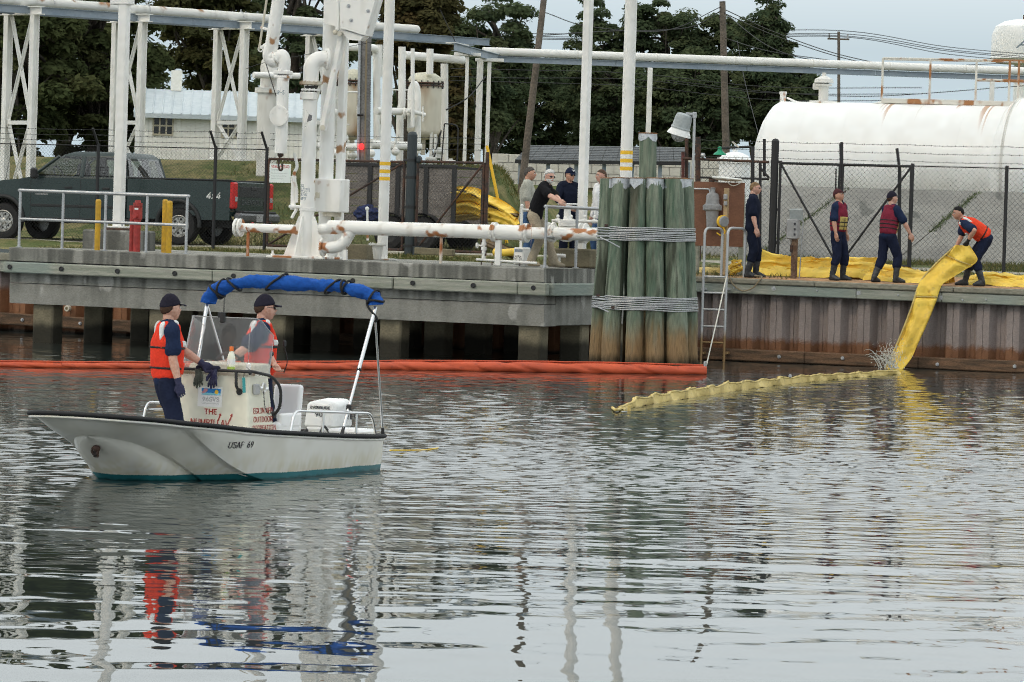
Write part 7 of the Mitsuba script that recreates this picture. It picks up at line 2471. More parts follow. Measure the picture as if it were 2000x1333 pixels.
 for cx in (0, wb):
  for s in (1, -1):
   c = W(cx, s * .83, .385)
   w = part(k, 'wheel', MB().lathe([(.22, .125), (.30, .135), (.365, .125), (.392, .09), (.396, 0), (.392, -.09), (.365, -.125), (.30, -.135), (.22, -.125)], c, Yv * s, 36), 'm_rubber')
   part(w, 'rim', MB().lathe([(.235, .05), (.235, .128), (.22, .133), (.205, .10), (.19, .085), (.0, .085)], c, Yv * s, 32), 'm_wheel')
   for a in np.arange(6) * math.pi / 3 + .2:
    d_ = Xf * math.cos(a) + Z * math.sin(a)
    part(w, 'spoke', MB().beam(c + Yv * s * .105 + d_ * .06, c + Yv * s * .108 + d_ * .19, .05, .03, Yv, .008), 'm_wheel')
   for a in np.arange(6) * math.pi / 3 + .2 + math.pi / 6:
    d_ = Xf * math.cos(a) + Z * math.sin(a)
    part(w, 'vent_hole', MB().lathe([(0, .0915), (.028, .0915), (.028, .08)], c + d_ * .145, Yv * s, 12), 'm_black')
   part(w, 'hub', MB().lathe([(.075, .085), (.07, .13), (.04, .145), (0, .145)], c, Yv * s, 18), 'm_wheel')

truck()

# ------------------------------------------------------------------ trailer with planked sides
def trailer():
 k = thing('plank_trailer', 'black framed trailer with weathered plank sides parked behind the gate', 'trailer')
 v = 12.6
 a, b = sp(668, 400, v), sp(887, 400, v)
 zt0, zb0 = sp(770, 326, v)[2], sp(770, 436, v)[2]
 ua, ub = uv_of(a)[0], uv_of(b)[0]
 mat('m_trailer_plank', mottled((.215, .195, .18), (.13, .115, .105), 5, 50, .5), .9)
 n = 7
 hh = (zt0 - zb0) / n
 seg = np.linspace(ua, ub, 5)
 for i in range(n):
  for j in range(4):
   c = sh((seg[j] + seg[j + 1]) / 2, v, zb0 + hh * (i + .5))
   part(k, 'plank', MB().box(c + SV * .004 * ((i * 7 + j * 3) % 3), (seg[j + 1] - seg[j] - .008, .03, hh - .012), R3, .004), 'm_trailer_plank')
 for j, u_ in enumerate(seg):
  part(k, 'stake_post', MB().box(sh(u_, v - .03, (zt0 + zb0) / 2 + .01), (.10, .05, zt0 - zb0 + .04), R3, .006), 'm_black')
 part(k, 'top_rail', MB().box(sh((ua + ub) / 2, v - .02, zt0 + .03), (ub - ua + .1, .08, .07), R3, .008), 'm_black')
 part(k, 'side_rail', MB().box(sh((ua + ub) / 2 + .3, v - .02, zb0 - .06), (ub - ua + .9, .10, .14), R3, .008), 'm_black')
 ue = uv_of(sp(942, 400, v))[0]
 part(k, 'tail_frame', MB().box(sh(ue, v, (zt0 + zb0) / 2 - .05), (.05, .05, zt0 - zb0), R3).beam(sh(ub, v, zt0 + .02), sh(ue, v, zt0 - .02), .05, .05), 'm_black')
 for i in range(n):
  c = sh((ua + ub) / 2, v + 1.9, zb0 + hh * (i + .5))
  part(k, 'plank', MB().box(c, (ub - ua, .03, hh - .012), R3, .004), 'm_trailer_plank')
 part(k, 'floor', MB().box(sh((ua + ub) / 2 + .3, v + .95, zb0 - .03), (ub - ua + .8, 1.9, .05), R3), 'm_trailer_plank')
 part(k, 'drawbar', MB().beam(sh(ua, v + .5, zb0 - .1), sh(ua - 1.3, v + .95, zb0 - .1), .08, .08).beam(sh(ua, v + 1.4, zb0 - .1), sh(ua - 1.3, v + .95, zb0 - .1), .08, .08), 'm_black')
 for px in (762, 826):
  q = on_ground_px(px, v - .12)
  for dv in (0, 2.1):
   c = q + UP * .36 + SV * dv
   w = part(k, 'wheel', MB().lathe([(.20, .10), (.32, .10), (.36, .06), (.36, -.06), (.32, -.10), (.20, -.10)], c, -SV, 30), 'm_rubber')
   part(w, 'rim', MB().lathe([(.20, .085), (.14, .06), (.0, .06)], c, -SV, 24), 'm_cladding')
  arc = [q + UP * .36 - SV * .06 + SU * .43 * math.cos(t_) + UP * .43 * math.sin(t_) for t_ in np.linspace(.15, math.pi - .15, 14)]
  part(k, 'mudguard', MB().grid(np.array([[p_ - SV * .10, p_ + SV * .18] for p_ in arc])), 'm_black')
 part(k, 'rear_lamp', MB().box(sh(ue, v - .06, zb0 - .1), (.04, .04, .05), R3), 'm_tail')
 k = thing('boom_heap', 'yellow boom bundled in the trailer and sliding out over its tail', 'boom')
 rr = np.random.default_rng(4)
 def strip(pts, wd, thick, seed, mt='m_boom_yellow'):
  C_ = bez(np.array(pts), 16)
  t_ = np.gradient(C_, axis=0); t_ /= np.linalg.norm(t_, axis=1, keepdims=True)
  u_ = np.linspace(-.5, .5, 14)
  G_ = C_[:, None] + UP * (u_ * wd)[None, :, None] - SV * (np.cos(u_ * 5) * thick + .05 * np.sin(u_ * 14))[None, :, None]
  nz = meshkit.fbm(G_ * [4, 4, 9], 3, seed) - .5
  G_ = G_ - SV * (nz * .22)[..., None] + UP * (nz * .08)[..., None]
  part(k, 'fold', MB().grid(G_).grid(G_[::-1] + SV * .05), mt)
 strip([sp(884, 382, v + .7), sp(905, 380, v + .65), sp(930, 384, v + .55), sp(950, 396, v + .35), sp(985, 412, v), sp(1010, 432, v - .4)], .34, .10, 3)
 strip([sp(884, 408, v + .8), sp(920, 406, v + .6), sp(955, 418, v + .3), sp(990, 430, v - .1), sp(1014, 446, v - .5)], .36, .10, 4)
 strip([sp(884, 426, v + .75), sp(930, 420, v + .6), sp(958, 426, v + .3)], .20, .08, 5, 'm_boom_old')
 strip([sp(884, 395, v + .9), sp(920, 393, v + .8), sp(945, 402, v + .6)], .18, .08, 7)
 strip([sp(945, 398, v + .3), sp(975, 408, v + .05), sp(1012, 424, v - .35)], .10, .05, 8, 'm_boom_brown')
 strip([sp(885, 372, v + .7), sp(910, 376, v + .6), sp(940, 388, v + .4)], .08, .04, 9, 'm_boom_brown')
 k = thing('boom_heap', 'dark underside of boom with a yellow rolled end lying below the trailer tail', 'boom')
 vv = 8.3
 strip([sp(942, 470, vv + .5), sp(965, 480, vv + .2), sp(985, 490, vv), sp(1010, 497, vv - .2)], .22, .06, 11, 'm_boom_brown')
 part(k, 'rolled_end', MB().tube(bez([sp(966, 493, vv - .3), sp(985, 494, vv - .35), sp(1008, 492, vv - .4)], 8), .075, 14, caps=False).tube(bez([sp(966, 493, vv - .3), sp(985, 494, vv - .35), sp(1008, 492, vv - .4)], 8), .055, 14, caps=False), 'm_boom_yellow')
 k = thing('blue_tarpaulin', 'crumpled dark blue tarpaulin bundled by the trailer wheel behind the rusty pipe', 'tarpaulin')
 m = trimesh.creation.icosphere(subdivisions=4)
 V = m.vertices * [.27, .2, .18]
 V += m.vertex_normals * ((meshkit.fbm(m.vertices * 3, 3, 3) - .5) * .22)[:, None]
 mat('m_blue_tarp', mottled((.02, .035, .12), (.015, .02, .06), 6, 40, .5), .75)
 part(k, 'cloth', (V @ R3.T + sp(718, 420, v - .35), m.faces), 'm_blue_tarp', True)
 for lab, pa, pb, vv, w_ in (('squared timber lying on the gravel before the gate post', (812, 490), (886, 494), 8.2, .13),):
  k = thing('timber_baulk', lab, 'timber')
  part(k, 'baulk', MB().beam(sp(*pa, vv), sp(*pb, vv), .16, w_, bev=.01), 'm_column')

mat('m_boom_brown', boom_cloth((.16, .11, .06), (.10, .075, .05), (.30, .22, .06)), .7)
trailer()

# ------------------------------------------------------------------ pipe rack on its trestles
RA = at(-60, 10, 98.5) * [1, 1, 0]
RB = at(940, 100, 109.2) * [1, 1, 0]
RD = U_(RB - RA); RPp = np.array([RD[1], -RD[0], 0])
RR = np.stack([RD, RPp, UP], 1)

def rk(px, py, off=0.0):
 """point of the upright plane along the rack seen there"""
 d = ray(px, py); o = RA + RPp * off
 t = ((o - EYE) @ RPp) / (d @ RPp)
 return EYE + d * t

def rack():
 zb = rk(450, 49)[2]
 mt = 'm_white'
 tops = zb - .10
 for i, (px, lab) in enumerate(((38, 'white steel trestle with crossed braces at the left edge of the view'), (249, 'white steel trestle with crossed braces behind the white lamp pole'), (448, 'white steel trestle with crossed braces above the pickup bed'), (628, 'white steel trestle standing behind the loading arm'))):
  k = thing('pipe_trestle', lab, 'trestle', 'trestles of the pipe rack')
  c = rk(px, 200)
  c = np.array([c[0], c[1], 0])
  legs = []
  for s in (-1, 1):
   q = c + RPp * s * .50
   u_, v_ = uv_of(q); gz_ = float(zg(u_, v_))
   legs.append((q, gz_))
   m = MB()
   hgt = tops - gz_ + .2
   m.box(q + UP * (tops - hgt / 2), (.15, .012, hgt), RR)
   for s2 in (-1, 1):
    m.box(q + UP * (tops - hgt / 2) + RD * s2 * .075, (.012, .16, hgt), RR)
   part(k, 'leg', m, mt, False)
   part(k, 'foot_plate', MB().box(q + UP * (gz_ + .02), (.34, .34, .05), RR, .006), 'm_white_worn')
  part(k, 'cap_beam', MB().box(c + UP * (tops + .0), (.20, 1.50, .02), RR).box(c + UP * (tops + .17), (.20, 1.50, .02), RR).box(c + UP * (tops + .085), (.014, 1.49, .15), RR), mt, False)
  z0 = max(legs[0][1], legs[1][1])
  strut = rk(px, 240)[2]
  part(k, 'strut', MB().box(c + UP * strut, (.05, .84, .09), RR), mt)
  q0, q1 = legs[0][0] + RPp * .09, legs[1][0] - RPp * .09
  for za, zb_ in ((strut + .05, tops - .05), (z0 + .05, strut - .05)):
   part(k, 'brace', MB().beam(q0 + UP * za, q1 + UP * zb_, .10, .02, RD).beam(q0 + UP * za, q1 + UP * zb_, .02, .10, RD), mt)
   part(k, 'brace', MB().beam(q0 + UP * zb_ + RD * .03, q1 + UP * za + RD * .03, .10, .02, RD).beam(q0 + UP * zb_ + RD * .03, q1 + UP * za + RD * .03, .02, .10, RD), mt)
 k = thing('pipe_rack', 'blue grey steel beams carrying a white overhead pipeline that turns right beyond the vessels', 'pipe rack')
 def ibeam(a, b, h, w, up=UP):
  m = MB().beam(a, b, .012, h, up).beam(a + UP * h / 2, b + UP * h / 2, w, .014, up).beam(a - UP * h / 2, b - UP * h / 2, w, .014, up)
  return m
 A_ = np.array([*RA[:2], zb]) - RD * 8
 B_ = np.array([*RB[:2], zb])
 cuts = np.linspace(0, 1, 6)
 for s in (-.3, .3):
  for t0, t1 in zip(cuts[:-1], cuts[1:]):
   part(k, 'runner', ibeam(A_ + (B_ - A_) * t0 + RPp * s, A_ + (B_ - A_) * (t1 - .0006) + RPp * s, .16, .10), 'm_steel_blue', False)
 zp = rk(450, 32)[2]
 pe = rk(812, 66); pa = np.array([*A_[:2], zp]); pb = np.array([pe[0], pe[1], zp])
 part(k, 'pipe', MB().cyl(pa, pb, .11, n=24).sphere(pb, .11, 2), 'm_white_worn')
 for px in (100, 287, 470, 640, 700):
  q = rk(px, 40); q = np.array([q[0], q[1], zp])
  part(k, 'u_bolt', MB().tube([q + RPp * .12 * math.cos(a_) + UP * .12 * math.sin(a_) for a_ in np.linspace(-.2, math.pi + .2, 12)], .012, 6).cyl(q + UP * .10, q + UP * .18, .015, n=6), 'm_galv')
 C_ = at(958, 101, 110.5); D_ = at(2200, 147, 115.5)
 zr = (C_[2])
 dR = U_((D_ - C_) * [1, 1, 0]); pR = np.array([-dR[1], dR[0], 0])
 C2 = C_ - dR * .2
 part(k, 'pipe', MB().cyl(C2, D_, .105, n=24), 'm_white')
 for t in np.linspace(.02, .98, 9):
  q = C2 + (D_ - C2) * t
  part(k, 'pipe_band', MB().cyl(q, q + dR * .02, .118, n=20), 'm_white_worn')
 for t0, t1 in zip(np.linspace(0, 1, 6)[:-1], np.linspace(0, 1, 6)[1:]):
  a, b = C2 + (D_ - C2) * t0 - UP * .19, C2 + (D_ - C2) * (t1 - .0006) - UP * .19
  part(k, 'runner', ibeam(a, b, .13, .10), 'm_steel_blue', False)
 def tpost(px, top, v_, w_, capw, lab, Y=None):
  k2 = thing('rack_post', lab, 'post')
  t = at(px, top, Y)
  u_, v2 = uv_of(t); gz_ = float(zg(u_, v2))
  part(k2, 'shaft', MB().box(np.array([t[0], t[1], (t[2] + gz_) / 2 - .1]), (w_, w_, t[2] - gz_ + .2), None, .012), 'm_white')
  if capw:
   part(k2, 'cap', MB().box(t + UP * .04, (capw, .2, .08), None, .008), 'm_white')
  part(k2, 'foot_plate', MB().box(np.array([t[0], t[1], gz_ + .03]), (w_ * 2, w_ * 2, .06), None, .006), 'm_white_worn')
 tpost(913, 110, 0, .085, .66, 'left slim T post under the bend of the pipe rack', 106.5)
 tpost(938, 121, 0, .16, .0, 'thick post under the bend of the pipe rack', 109.5)
 tpost(956, 121, 0, .10, .72, 'right slim T post under the bend of the pipe rack', 108.6)
 tpost(1270, 133, 0, .13, 0, 'white post of the pipe rack rising behind the timber dolphin', 111.6)
 tpost(1938, 160, 0, .12, 0, 'white post of the pipe rack at the right by the tank', 114.2)
 a = at(887, 92, 104.0); b = at(975, 115, 110.8)
 part(k, 'corner_beam', ibeam(a, b, .18, .12), 'm_steel_blue', False)
 part(k, 'corner_plate', MB().beam(at(880, 84, 105), at(907, 89, 106), .25, .03), 'm_white_worn')

rack()

def vessels():
 def vessel(lab, px, top, bot, w, Y, legs=True, mt='m_vessel', band=True):
  k = thing('filter_vessel', lab, 'vessel')
  t, b = at(px, top, Y), at(px, bot, Y)
  r_ = w / 2 / (F / Y); h = t[2] - b[2]
  o = np.array([t[0], t[1], b[2]])
  part(k, 'shell', MB().lathe([(0, -.28 * r_ * 2), (r_ * .5, -.24 * r_ * 2), (r_ * .85, -.13 * r_ * 2), (r_, 0), (r_, h * .78)], o, UP, 30), mt)
  part(k, 'lid', MB().lathe([(r_ * 1.03, h * .80), (r_ * 1.03, h * .86), (r_ * .9, h * .92), (r_ * .6, h * .975), (0, h)], o, UP, 30), 'm_vessel_lid')
  fl = MB().lathe([(r_, h * .755), (r_ * 1.12, h * .755), (r_ * 1.12, h * .775), (r_, h * .775)], o, UP, 30).lathe([(r_, h * .80), (r_ * 1.12, h * .80), (r_ * 1.12, h * .82), (r_, h * .82)], o, UP, 30)
  part(k, 'closure_flange', fl, 'm_dark_rust')
  for a_ in np.linspace(0, 2 * np.pi, 19)[:-1]:
   q = o + (np.array([math.cos(a_), math.sin(a_), 0])) * r_ * 1.07
   part(k, 'bolt', MB().cyl(q + UP * h * .72, q + UP * h * .85, .012, n=6), 'm_black')
  part(k, 'drain_pipe', MB().cyl(o - UP * .28 * r_ * 2 + UP * .02, o - UP * (.28 * r_ * 2 + .35), .05, n=10), mt)
  if legs:
   u_, v_ = uv_of(o); gz_ = float(zg(u_, v_))
   for a_ in (.5, 2.1, 3.7, 5.3):
    q = o + np.array([math.cos(a_), math.sin(a_), 0]) * r_ * .85
    part(k, 'leg', MB().box(np.array([q[0], q[1], (gz_ + b[2] + .1) / 2]), (.07, .07, b[2] + .1 - gz_), None), 'm_white_worn')
  return k, o, r_, h
 mat('m_vessel_lid', mottled((.60, .59, .47), (.48, .46, .36), 3, 30, .5), .5)
 k, o, r_, h = vessel('right filter vessel, rust streaked tan with a domed lid and bolted collar', 831, 141, 256, 66, 104.0)
 part(k, 'inlet_pipe', MB().cyl(at(840, 96, 103.6), at(839, 145, 103.6), .085, n=18), 'm_white')
 k, o, r_, h = vessel('middle filter vessel, rust streaked tan, half hidden behind the grey pole', 691, 135, 258, 60, 103.0)
 part(k, 'outlet_pipe', MB().cyl(at(672, 92, 102.4), at(703, 92, 102.4), .08, n=16), 'm_white')
 k = thing('filter_vessel', 'left filter vessel, grey white with a stepped head, behind the outboard loading pipe', 'vessel')
 Y = 99.5
 b = at(521, 290, Y); hz = lambda py: at(521, py, Y)[2] - b[2]
 part(k, 'shell', MB().lathe([(0, -.1), (.22, -.08), (.245, 0), (.245, hz(182))], b, UP, 28), 'm_white_worn')
 m = MB().lathe([(.245, hz(182)), (.31, hz(182)), (.31, hz(176)), (.31, hz(172)), (.2, hz(171)), (.19, hz(150)), (.20, hz(132)), (.17, hz(118)), (.08, hz(109)), (0, hz(107))], b, UP, 28)
 part(k, 'head', m, 'm_white_worn')
 part(k, 'skirt', MB().box(b + UP * -.35, (.44, .44, .6), None, .02), 'm_white_worn')
 k = thing('pipe_manifold', 'maze of white pipes, valves and elbows around the filter vessels', 'pipework')
 W = 'm_white'
 def run(pts, r_, mt=W, n=16, rad=.22):
  P = [at(*q) for q in pts]
  part(k, 'pipe', MB().tube(arc_path(P, rad, 6), r_, n), mt)
 run([(495, 147, 99), (585, 149, 99.5)], .072)
 run([(670, 92, 101), (735, 94, 103), (737, 290, 103)], .09)
 run([(735, 217, 100.8), (800, 219, 101.5)], .085)
 run([(785, 92, 102), (785, 205, 102), (781, 218, 102), (780, 330, 102)], .088, rad=.1)
 run([(806, 95, 101), (806, 248, 101)], .045)
 run([(802, 250, 101.5), (802, 178, 101.5), (810, 160, 101.5), (816, 178, 101.5), (816, 300, 101.5)], .075, rad=.1)
 run([(795, 216, 101), (830, 225, 101.2)], .05)
 run([(826, 208, 101), (826, 238, 101)], .016)
 run([(705, 282, 100), (820, 287, 101)], .10)
 run([(620, 286, 100), (700, 288, 100)], .085)
 run([(868, 125, 105.5), (868, 330, 105.5)], .13 / 2 * 1.4)
 run([(740, 88, 105), (740, 150, 105)], .09)
 run([(762, 95, 104.5), (763, 200, 104.5)], .045, 'm_white_pipe')
 run([(905, 118, 105), (790, 108, 104)], .10)
 run([(660, 180, 100), (701, 180, 100)], .02)
 run([(760, 176, 103), (800, 176, 103)], .02)
 run([(850, 330, 103), (850, 262, 103)], .035)
 run([(848, 308, 102), (862, 255, 102)], .018, 'm_fence')
 run([(868, 242, 101), (862, 322, 101)], .016, 'm_fence')
 run([(868, 242, 101), (895, 244, 101), (893, 322, 101)], .016, 'm_fence')
 for pt in ((700, 217, 100.6), (790, 222, 101.3), (745, 232, 101.2), (640, 220, 100), (660, 270, 100), (712, 300, 100), (760, 296, 100.5), (640, 300, 99.5)):
  q = at(*pt)
  part(k, 'flange', flange(MB(), q, U_(SU + SV * .3), .135, .04, 10), W)
  part(k, 'valve', MB().sphere(q + SU * .16, .10, 2).cyl(q + SU * .16, q + SU * .16 + UP * .30, .03, n=8).lathe([(.10, -.012), (.115, 0), (.10, .012), (.085, 0), (.10, -.012)], q + SU * .16 + UP * .32, UP, 16), W)
 for pt in ((858, 296, 102), (842, 312, 102), (690, 305, 100.5), (725, 318, 100), (880, 318, 103), (815, 316, 102)):
  q = at(*pt)
  part(k, 'fitting', MB().cyl(q - UP * .16, q + UP * .10, .05, n=10).cyl(q - SU * .12, q + SU * .12, .06, n=10).sphere(q, .085, 2), 'm_white_worn')
 k = thing('level_gauge', 'tall narrow yellowish gauge board with red marks behind the striped pole', 'gauge')
 a, b = at(764, 88, 102.2), at(763, 215, 102.2)
 part(k, 'board', MB().beam(a, b, .10, .025, SU), 'm_vessel_lid')
 for t in np.linspace(.1, .6, 9):
  q = a + (b - a) * t - SV * .02
  part(k, 'mark', MB().box(q, (.05, .006, .045), R3), 'm_decal_red')
 for t in (.74, .84, .92):
  part(k, 'mark', MB().box(a + (b - a) * t - SV * .02, (.09, .006, .06), R3), 'm_stripe')
 k = thing('utility_pole', 'grey weathered timber pole with conduits and a small red lamp on its foot', 'utility pole')
 Y = 97.0
 t = at(716, -40, Y); b = at(711, 330, Y)
 part(k, 'pole', MB().cyl(b - UP * .3, t, .135, .125, 18), 'm_pole_grey')
 for dx, mt in ((-.12, 'm_galv'), (.02, 'm_rope_brown'), (-.145, 'm_galv')):
  part(k, 'conduit', MB().cyl(b + np.array([dx, -.13, 0]), t + np.array([dx, -.125, 0]), .018, n=6), mt)
 part(k, 'insulator', MB().cyl(at(698, 225, Y - .2), at(710, 225, Y - .2), .025, n=8), 'm_black')
 q = at(706, 287, Y - .22)
 scene['m_lamp_red'] = {'type': 'diffuse', 'reflectance': rgb((.6, .01, .01))}
 lk = part(k, 'red_lamp', MB().sphere(q, .055, 2, (1, 1, 1.25)), 'm_lamp_red', label='small lit red warning lamp', emitter={'type': 'area', 'radiance': rgb((1.6, .02, .02))})
 part(k, 'lamp_bracket', MB().box(q + np.array([0, .09, 0]), (.06, .12, .05), None), 'm_black')

mat('m_pole_grey', mottled((.20, .195, .19), (.13, .125, .12), 3, 30, .5), .9)
vessels()
# ------------------------------------------------------------------ dike wall and storage tanks
def slope_fn(p, n, uv):
 s = fbm(p.x * .6, p.y * .6, p.z * 2, 4); g = noise(p.x * 14, p.y * 14, p.z * 14); t = fbm(p.x * 3, p.y * .8, p.z, 3)
 c = mix(mi.Color3f(.205, .20, .182), mi.Color3f(.155, .15, .138), smoothstep(.3, .7, s * .6 + t * .4))
 return mix(c, mi.Color3f(.11, .11, .10), smoothstep(.66, .74, t)) * (.85 + .3 * g)

def tank_fn(p, n, uv):
 du, dv = p.x - float(CORNER[0]), p.y - float(CORNER[1])
 u = du * float(SU[0]) + dv * float(SU[1])
 s = fbm(u * .7, p.z * .5, 3, 3); g = noise(u * 5, p.z * 5, 1)
 c = mix(mi.Color3f(.83, .84, .83), mi.Color3f(.76, .76, .74), smoothstep(.35, .8, s * .7 + g * .3))
 w = noise(u * 9, 3, 0) * .6 + noise(u * 23, 5, 0) * .4
 L = .10 + 1.1 * noise(u * 4.3, 9, 0) ** 2
 top = float(TANK_TOP)
 run = smoothstep(.62, .74, w) * smoothstep(L, 0, top - p.z) * smoothstep(float(TANK_U) - .1, float(TANK_U) + .2, u)
 return mix(c, mi.Color3f(.42, .20, .07), run * .8)

def far_right():
 global TANK_TOP, TANK_U
 k = thing('dike_slope', 'grey sloping concrete dike face with mossy joints below the white tanks', 'dike')
 mat('m_slope', proc(slope_fn), .9, spec=.2)
 mat('m_moss', mottled((.05, .08, .025), (.09, .11, .04), 6, 40, .5), .95)
 u0, u1 = -4.4, 30
 vb, vt = 15.6, 22.4
 us = np.arange(-4.6, u1, 3.05)
 for a, b in zip(us[:-1], us[1:]):
  al = a - (2.75 if a == us[0] else 0)
  z0 = [float(zg(x, vb)) - .12 for x in (a, b)]; z1 = [sp(1600, 367, vt)[2] + QSLOPE * .4 * (x - 6) for x in (a, b)]
  m = MB().quad(sh(a, vb, z0[0]), sh(b - .025, vb, z0[1]), sh(b - .025, vt, z1[1]), sh(al, vt, z1[0]))
  m.quad(sh(al, vt, z1[0]), sh(b - .025, vt, z1[1]), sh(b - .025, vt + .5, z1[1]), sh(al, vt + .5, z1[0]))
  part(k, 'slab', m, 'm_slope', False)
 m = MB().quad(sh(u0, vb, .9), sh(u1, vb, .9), sh(u1, vt, sp(1600, 367, vt)[2] - .25), sh(u0, vt, sp(1600, 367, vt)[2] - .25))
 part(k, 'bedding', m, 'm_slope', False)
 r = np.random.default_rng(6)
 for x, t0, t1 in ((us[1], .05, 1.0), (us[2], .45, .98), (us[3], .0, .25), (us[3] + 1.6, .95, 1.0)):
  m = MB()
  for _ in range(520):
   t = r.uniform(t0, t1); y = 1.0 * (t * (vt - vb)) + vb
   z = (1 - t) * (float(zg(x, vb)) - .12) + t * sp(1600, 367, vt)[2]
   o = sh(x + r.normal(0, .05 if t1 - t0 > .1 else .25), y, z)
   h = r.uniform(.025, .085); d = r.normal(0, .5, 2)
   w = U_(np.array([r.normal(), r.normal(), 0])) * .012
   m.add([o - w, o + w, o + SU * d[0] * h + SV * d[1] * h + UP * h], [[0, 1, 2]])
  part(k, 'joint_weeds', m, 'm_moss', False)
  labels[k + '__joint_weeds' if t0 == .05 else sorted(q for q in scene if q.startswith(k + '__joint_weeds'))[-1]] = {'kind': 'stuff'}
 def tank(lab, pxl, top, v, u_len, rad, seams):
  k = thing('storage_tank', lab, 'storage tank')
  c = sp(pxl + 50, top, v)
  o = sh(uv_of(c)[0], v, c[2] - rad)
  pr = [(0, -.55), (rad * .35, -.50), (rad * .62, -.38), (rad * .85, -.20), (rad * .97, -.05), (rad, .04), (rad, u_len)]
  part(k, 'shell', MB().lathe([(a, b) for a, b in pr], o, SU, 64), 'm_tank')
  for x in seams:
   part(k, 'weld_seam', MB().lathe([(rad, -.012), (rad + .004, -.006), (rad + .004, .006), (rad, .012)], o + SU * x, SU, 64), 'm_tank')
  for x in (1.5, u_len - 2):
   part(k, 'saddle', MB().box(o + SU * x - UP * rad, (.5, rad * 1.5, .8), R3), 'm_concrete')
  return k, o
 v = 30.3
 c = sp(1540, 199, v); TANK_TOP = c[2] - .02; TANK_U = uv_of(sp(1725, 203, v))[0]
 mat('m_tank', proc(tank_fn), .4)
 k, o = tank('large white horizontal storage tank with rust runs below its walkway', 1478, 198.5, v, 8.2, 1.62, (.9, 2.0, 3.35, 4.9, 6.4))
 rz = o[2] + 1.62
 tp = lambda px, dz=0.0, dv=0.0: sh(uv_of(sp(px, 200, v + dv))[0], v + dv, rz + dz)
 part(k, 'fill_stub', MB().cyl(tp(1529, -.1), tp(1529, .22), .075, n=14).cyl(tp(1529, .17), tp(1529, .24), .09, n=14), 'm_white_pipe')
 part(k, 'vent', MB().lathe([(.12, -.05), (.12, .38), (.20, .40), (.20, .44)], tp(1608), UP, 20).lathe([(.13, .46), (.24, .47), (.22, .56), (.10, .62), (.05, .64), (.05, .72), (0, .72)], tp(1608), UP, 20).box(tp(1598, .38), (.25, .2, .16), R3, .02), 'm_white_worn')
 part(k, 'vent_foot', MB().lathe([(.34, -.04), (.34, .03), (.12, .04)], tp(1608), UP, 20), 'm_white_worn')
 pts = [tp(1537, .08, -.2), tp(1565, -.04, -.3), tp(1620, -.02, -.3), tp(1680, -.10, -.35), tp(1722, .02, -.3)]
 part(k, 'vapour_line', MB().tube(bez(pts, 8), .025, 8), 'm_white')
 wk = key_of(k + '__walkway')
 a, b = tp(1722, .05, -.3), tp(2060, .02, -.3)
 part(wk, 'deck', MB().beam(a, b, .06, .12, bev=.01).beam(a + SV * .7, b + SV * .7, .06, .12).beam(a + SV * .35 + UP * .03, b + SV * .35 + UP * .03, .66, .03), 'm_white_rail')
 for px in (1722, 1815, 1905, 1970, 1988, 2040):
  for dv in (0, .7):
   q = tp(px + (0 if dv else 0), .08, -.3 + dv)
   part(wk, 'post', MB().box(q + UP * .50, (.045, .045, 1.0), R3), 'm_white_rail')
 for z in (1.03, .55):
  for dv in (0, .7):
   x0 = 1722 if z > 1 else 1905
   part(wk, 'rail', MB().cyl(tp(x0, z + .05, -.3 + dv), tp(2055, z + .03, -.3 + dv), .022, n=8), 'm_white_rail')
 k, o = tank('second white storage tank end at the right edge in front of the rusty one', 1942, 193, 27.2, 7, 1.72, (1.2, 2.6))
 for x in (.05, .09):
  part(k, 'head_flange', MB().lathe([(1.72, -.012), (1.745, -.01), (1.745, .01), (1.72, .012)], o + SU * x, SU, 64), 'm_white_worn')
 k = thing('small_vessel', 'small white vertical vessel with a domed bolted lid behind the chain link', 'vessel')
 q = sp(1434, 352, 14.6); r_ = .33; hh = sp(1434, 312, 14.6)[2] - q[2]
 part(k, 'shell', MB().lathe([(r_, -1.0), (r_, hh * .8)], q, UP, 30), 'm_tank_small')
 part(k, 'lid', MB().lathe([(r_ + .02, hh * .82), (r_ + .02, hh), (r_ * .8, hh + .09), (r_ * .45, hh + .14), (.05, hh + .155), (.05, hh + .22), (0, hh + .22)], q, UP, 30), 'm_tank_small')
 for a_ in np.linspace(0, 2 * np.pi, 17)[:-1]:
  part(k, 'bolt', MB().cyl(q + np.array([math.cos(a_), math.sin(a_), 0]) * (r_ + .03) + UP * hh * .75, q + np.array([math.cos(a_), math.sin(a_), 0]) * (r_ + .03) + UP * (hh + .03), .014, n=6), 'm_white_worn')
 part(k, 'side_valve', MB().cyl(q - SU * .30, q - SU * .48, .05, n=10).box(q - SU * .5 + UP * -.2, (.10, .1, .5), R3, .02), 'm_dark_rust')
 k = thing('safety_shower', 'green bell shaped safety shower head on a black pipe above the chain link', 'shower')
 c = sp(1406, 303, 13.4)
 part(k, 'bell', MB().lathe([(.14, 0), (.12, .03), (.06, .075), (.045, .10), (.05, .16), (0, .17)], c, UP, 22), 'm_green')
 part(k, 'pipe', MB().tube(arc_path([c + UP * .14, sp(1469, 287, 13.4), on_ground_px(1468, 13.4)], .06), .025, 8), 'm_fence')
 part(k, 'handle', MB().beam(sp(1430, 277, 13.3), sp(1443, 288, 13.3), .02, .03), 'm_rope')
 k = thing('water_tower', 'white water tower with dark lettering standing far off at the right edge', 'water tower')
 Y = 400; c = at(1998, 117, Y); s_ = Y / F
 part(k, 'tank', MB().lathe([(0, -.5), (2.4, -.4), (2.9, 0), (2.95, .5), (2.92, 2.2), (2.6, 3.0), (1.8, 3.45), (.8, 3.66), (0, 3.7)], c, UP, 40), 'm_tank_small')
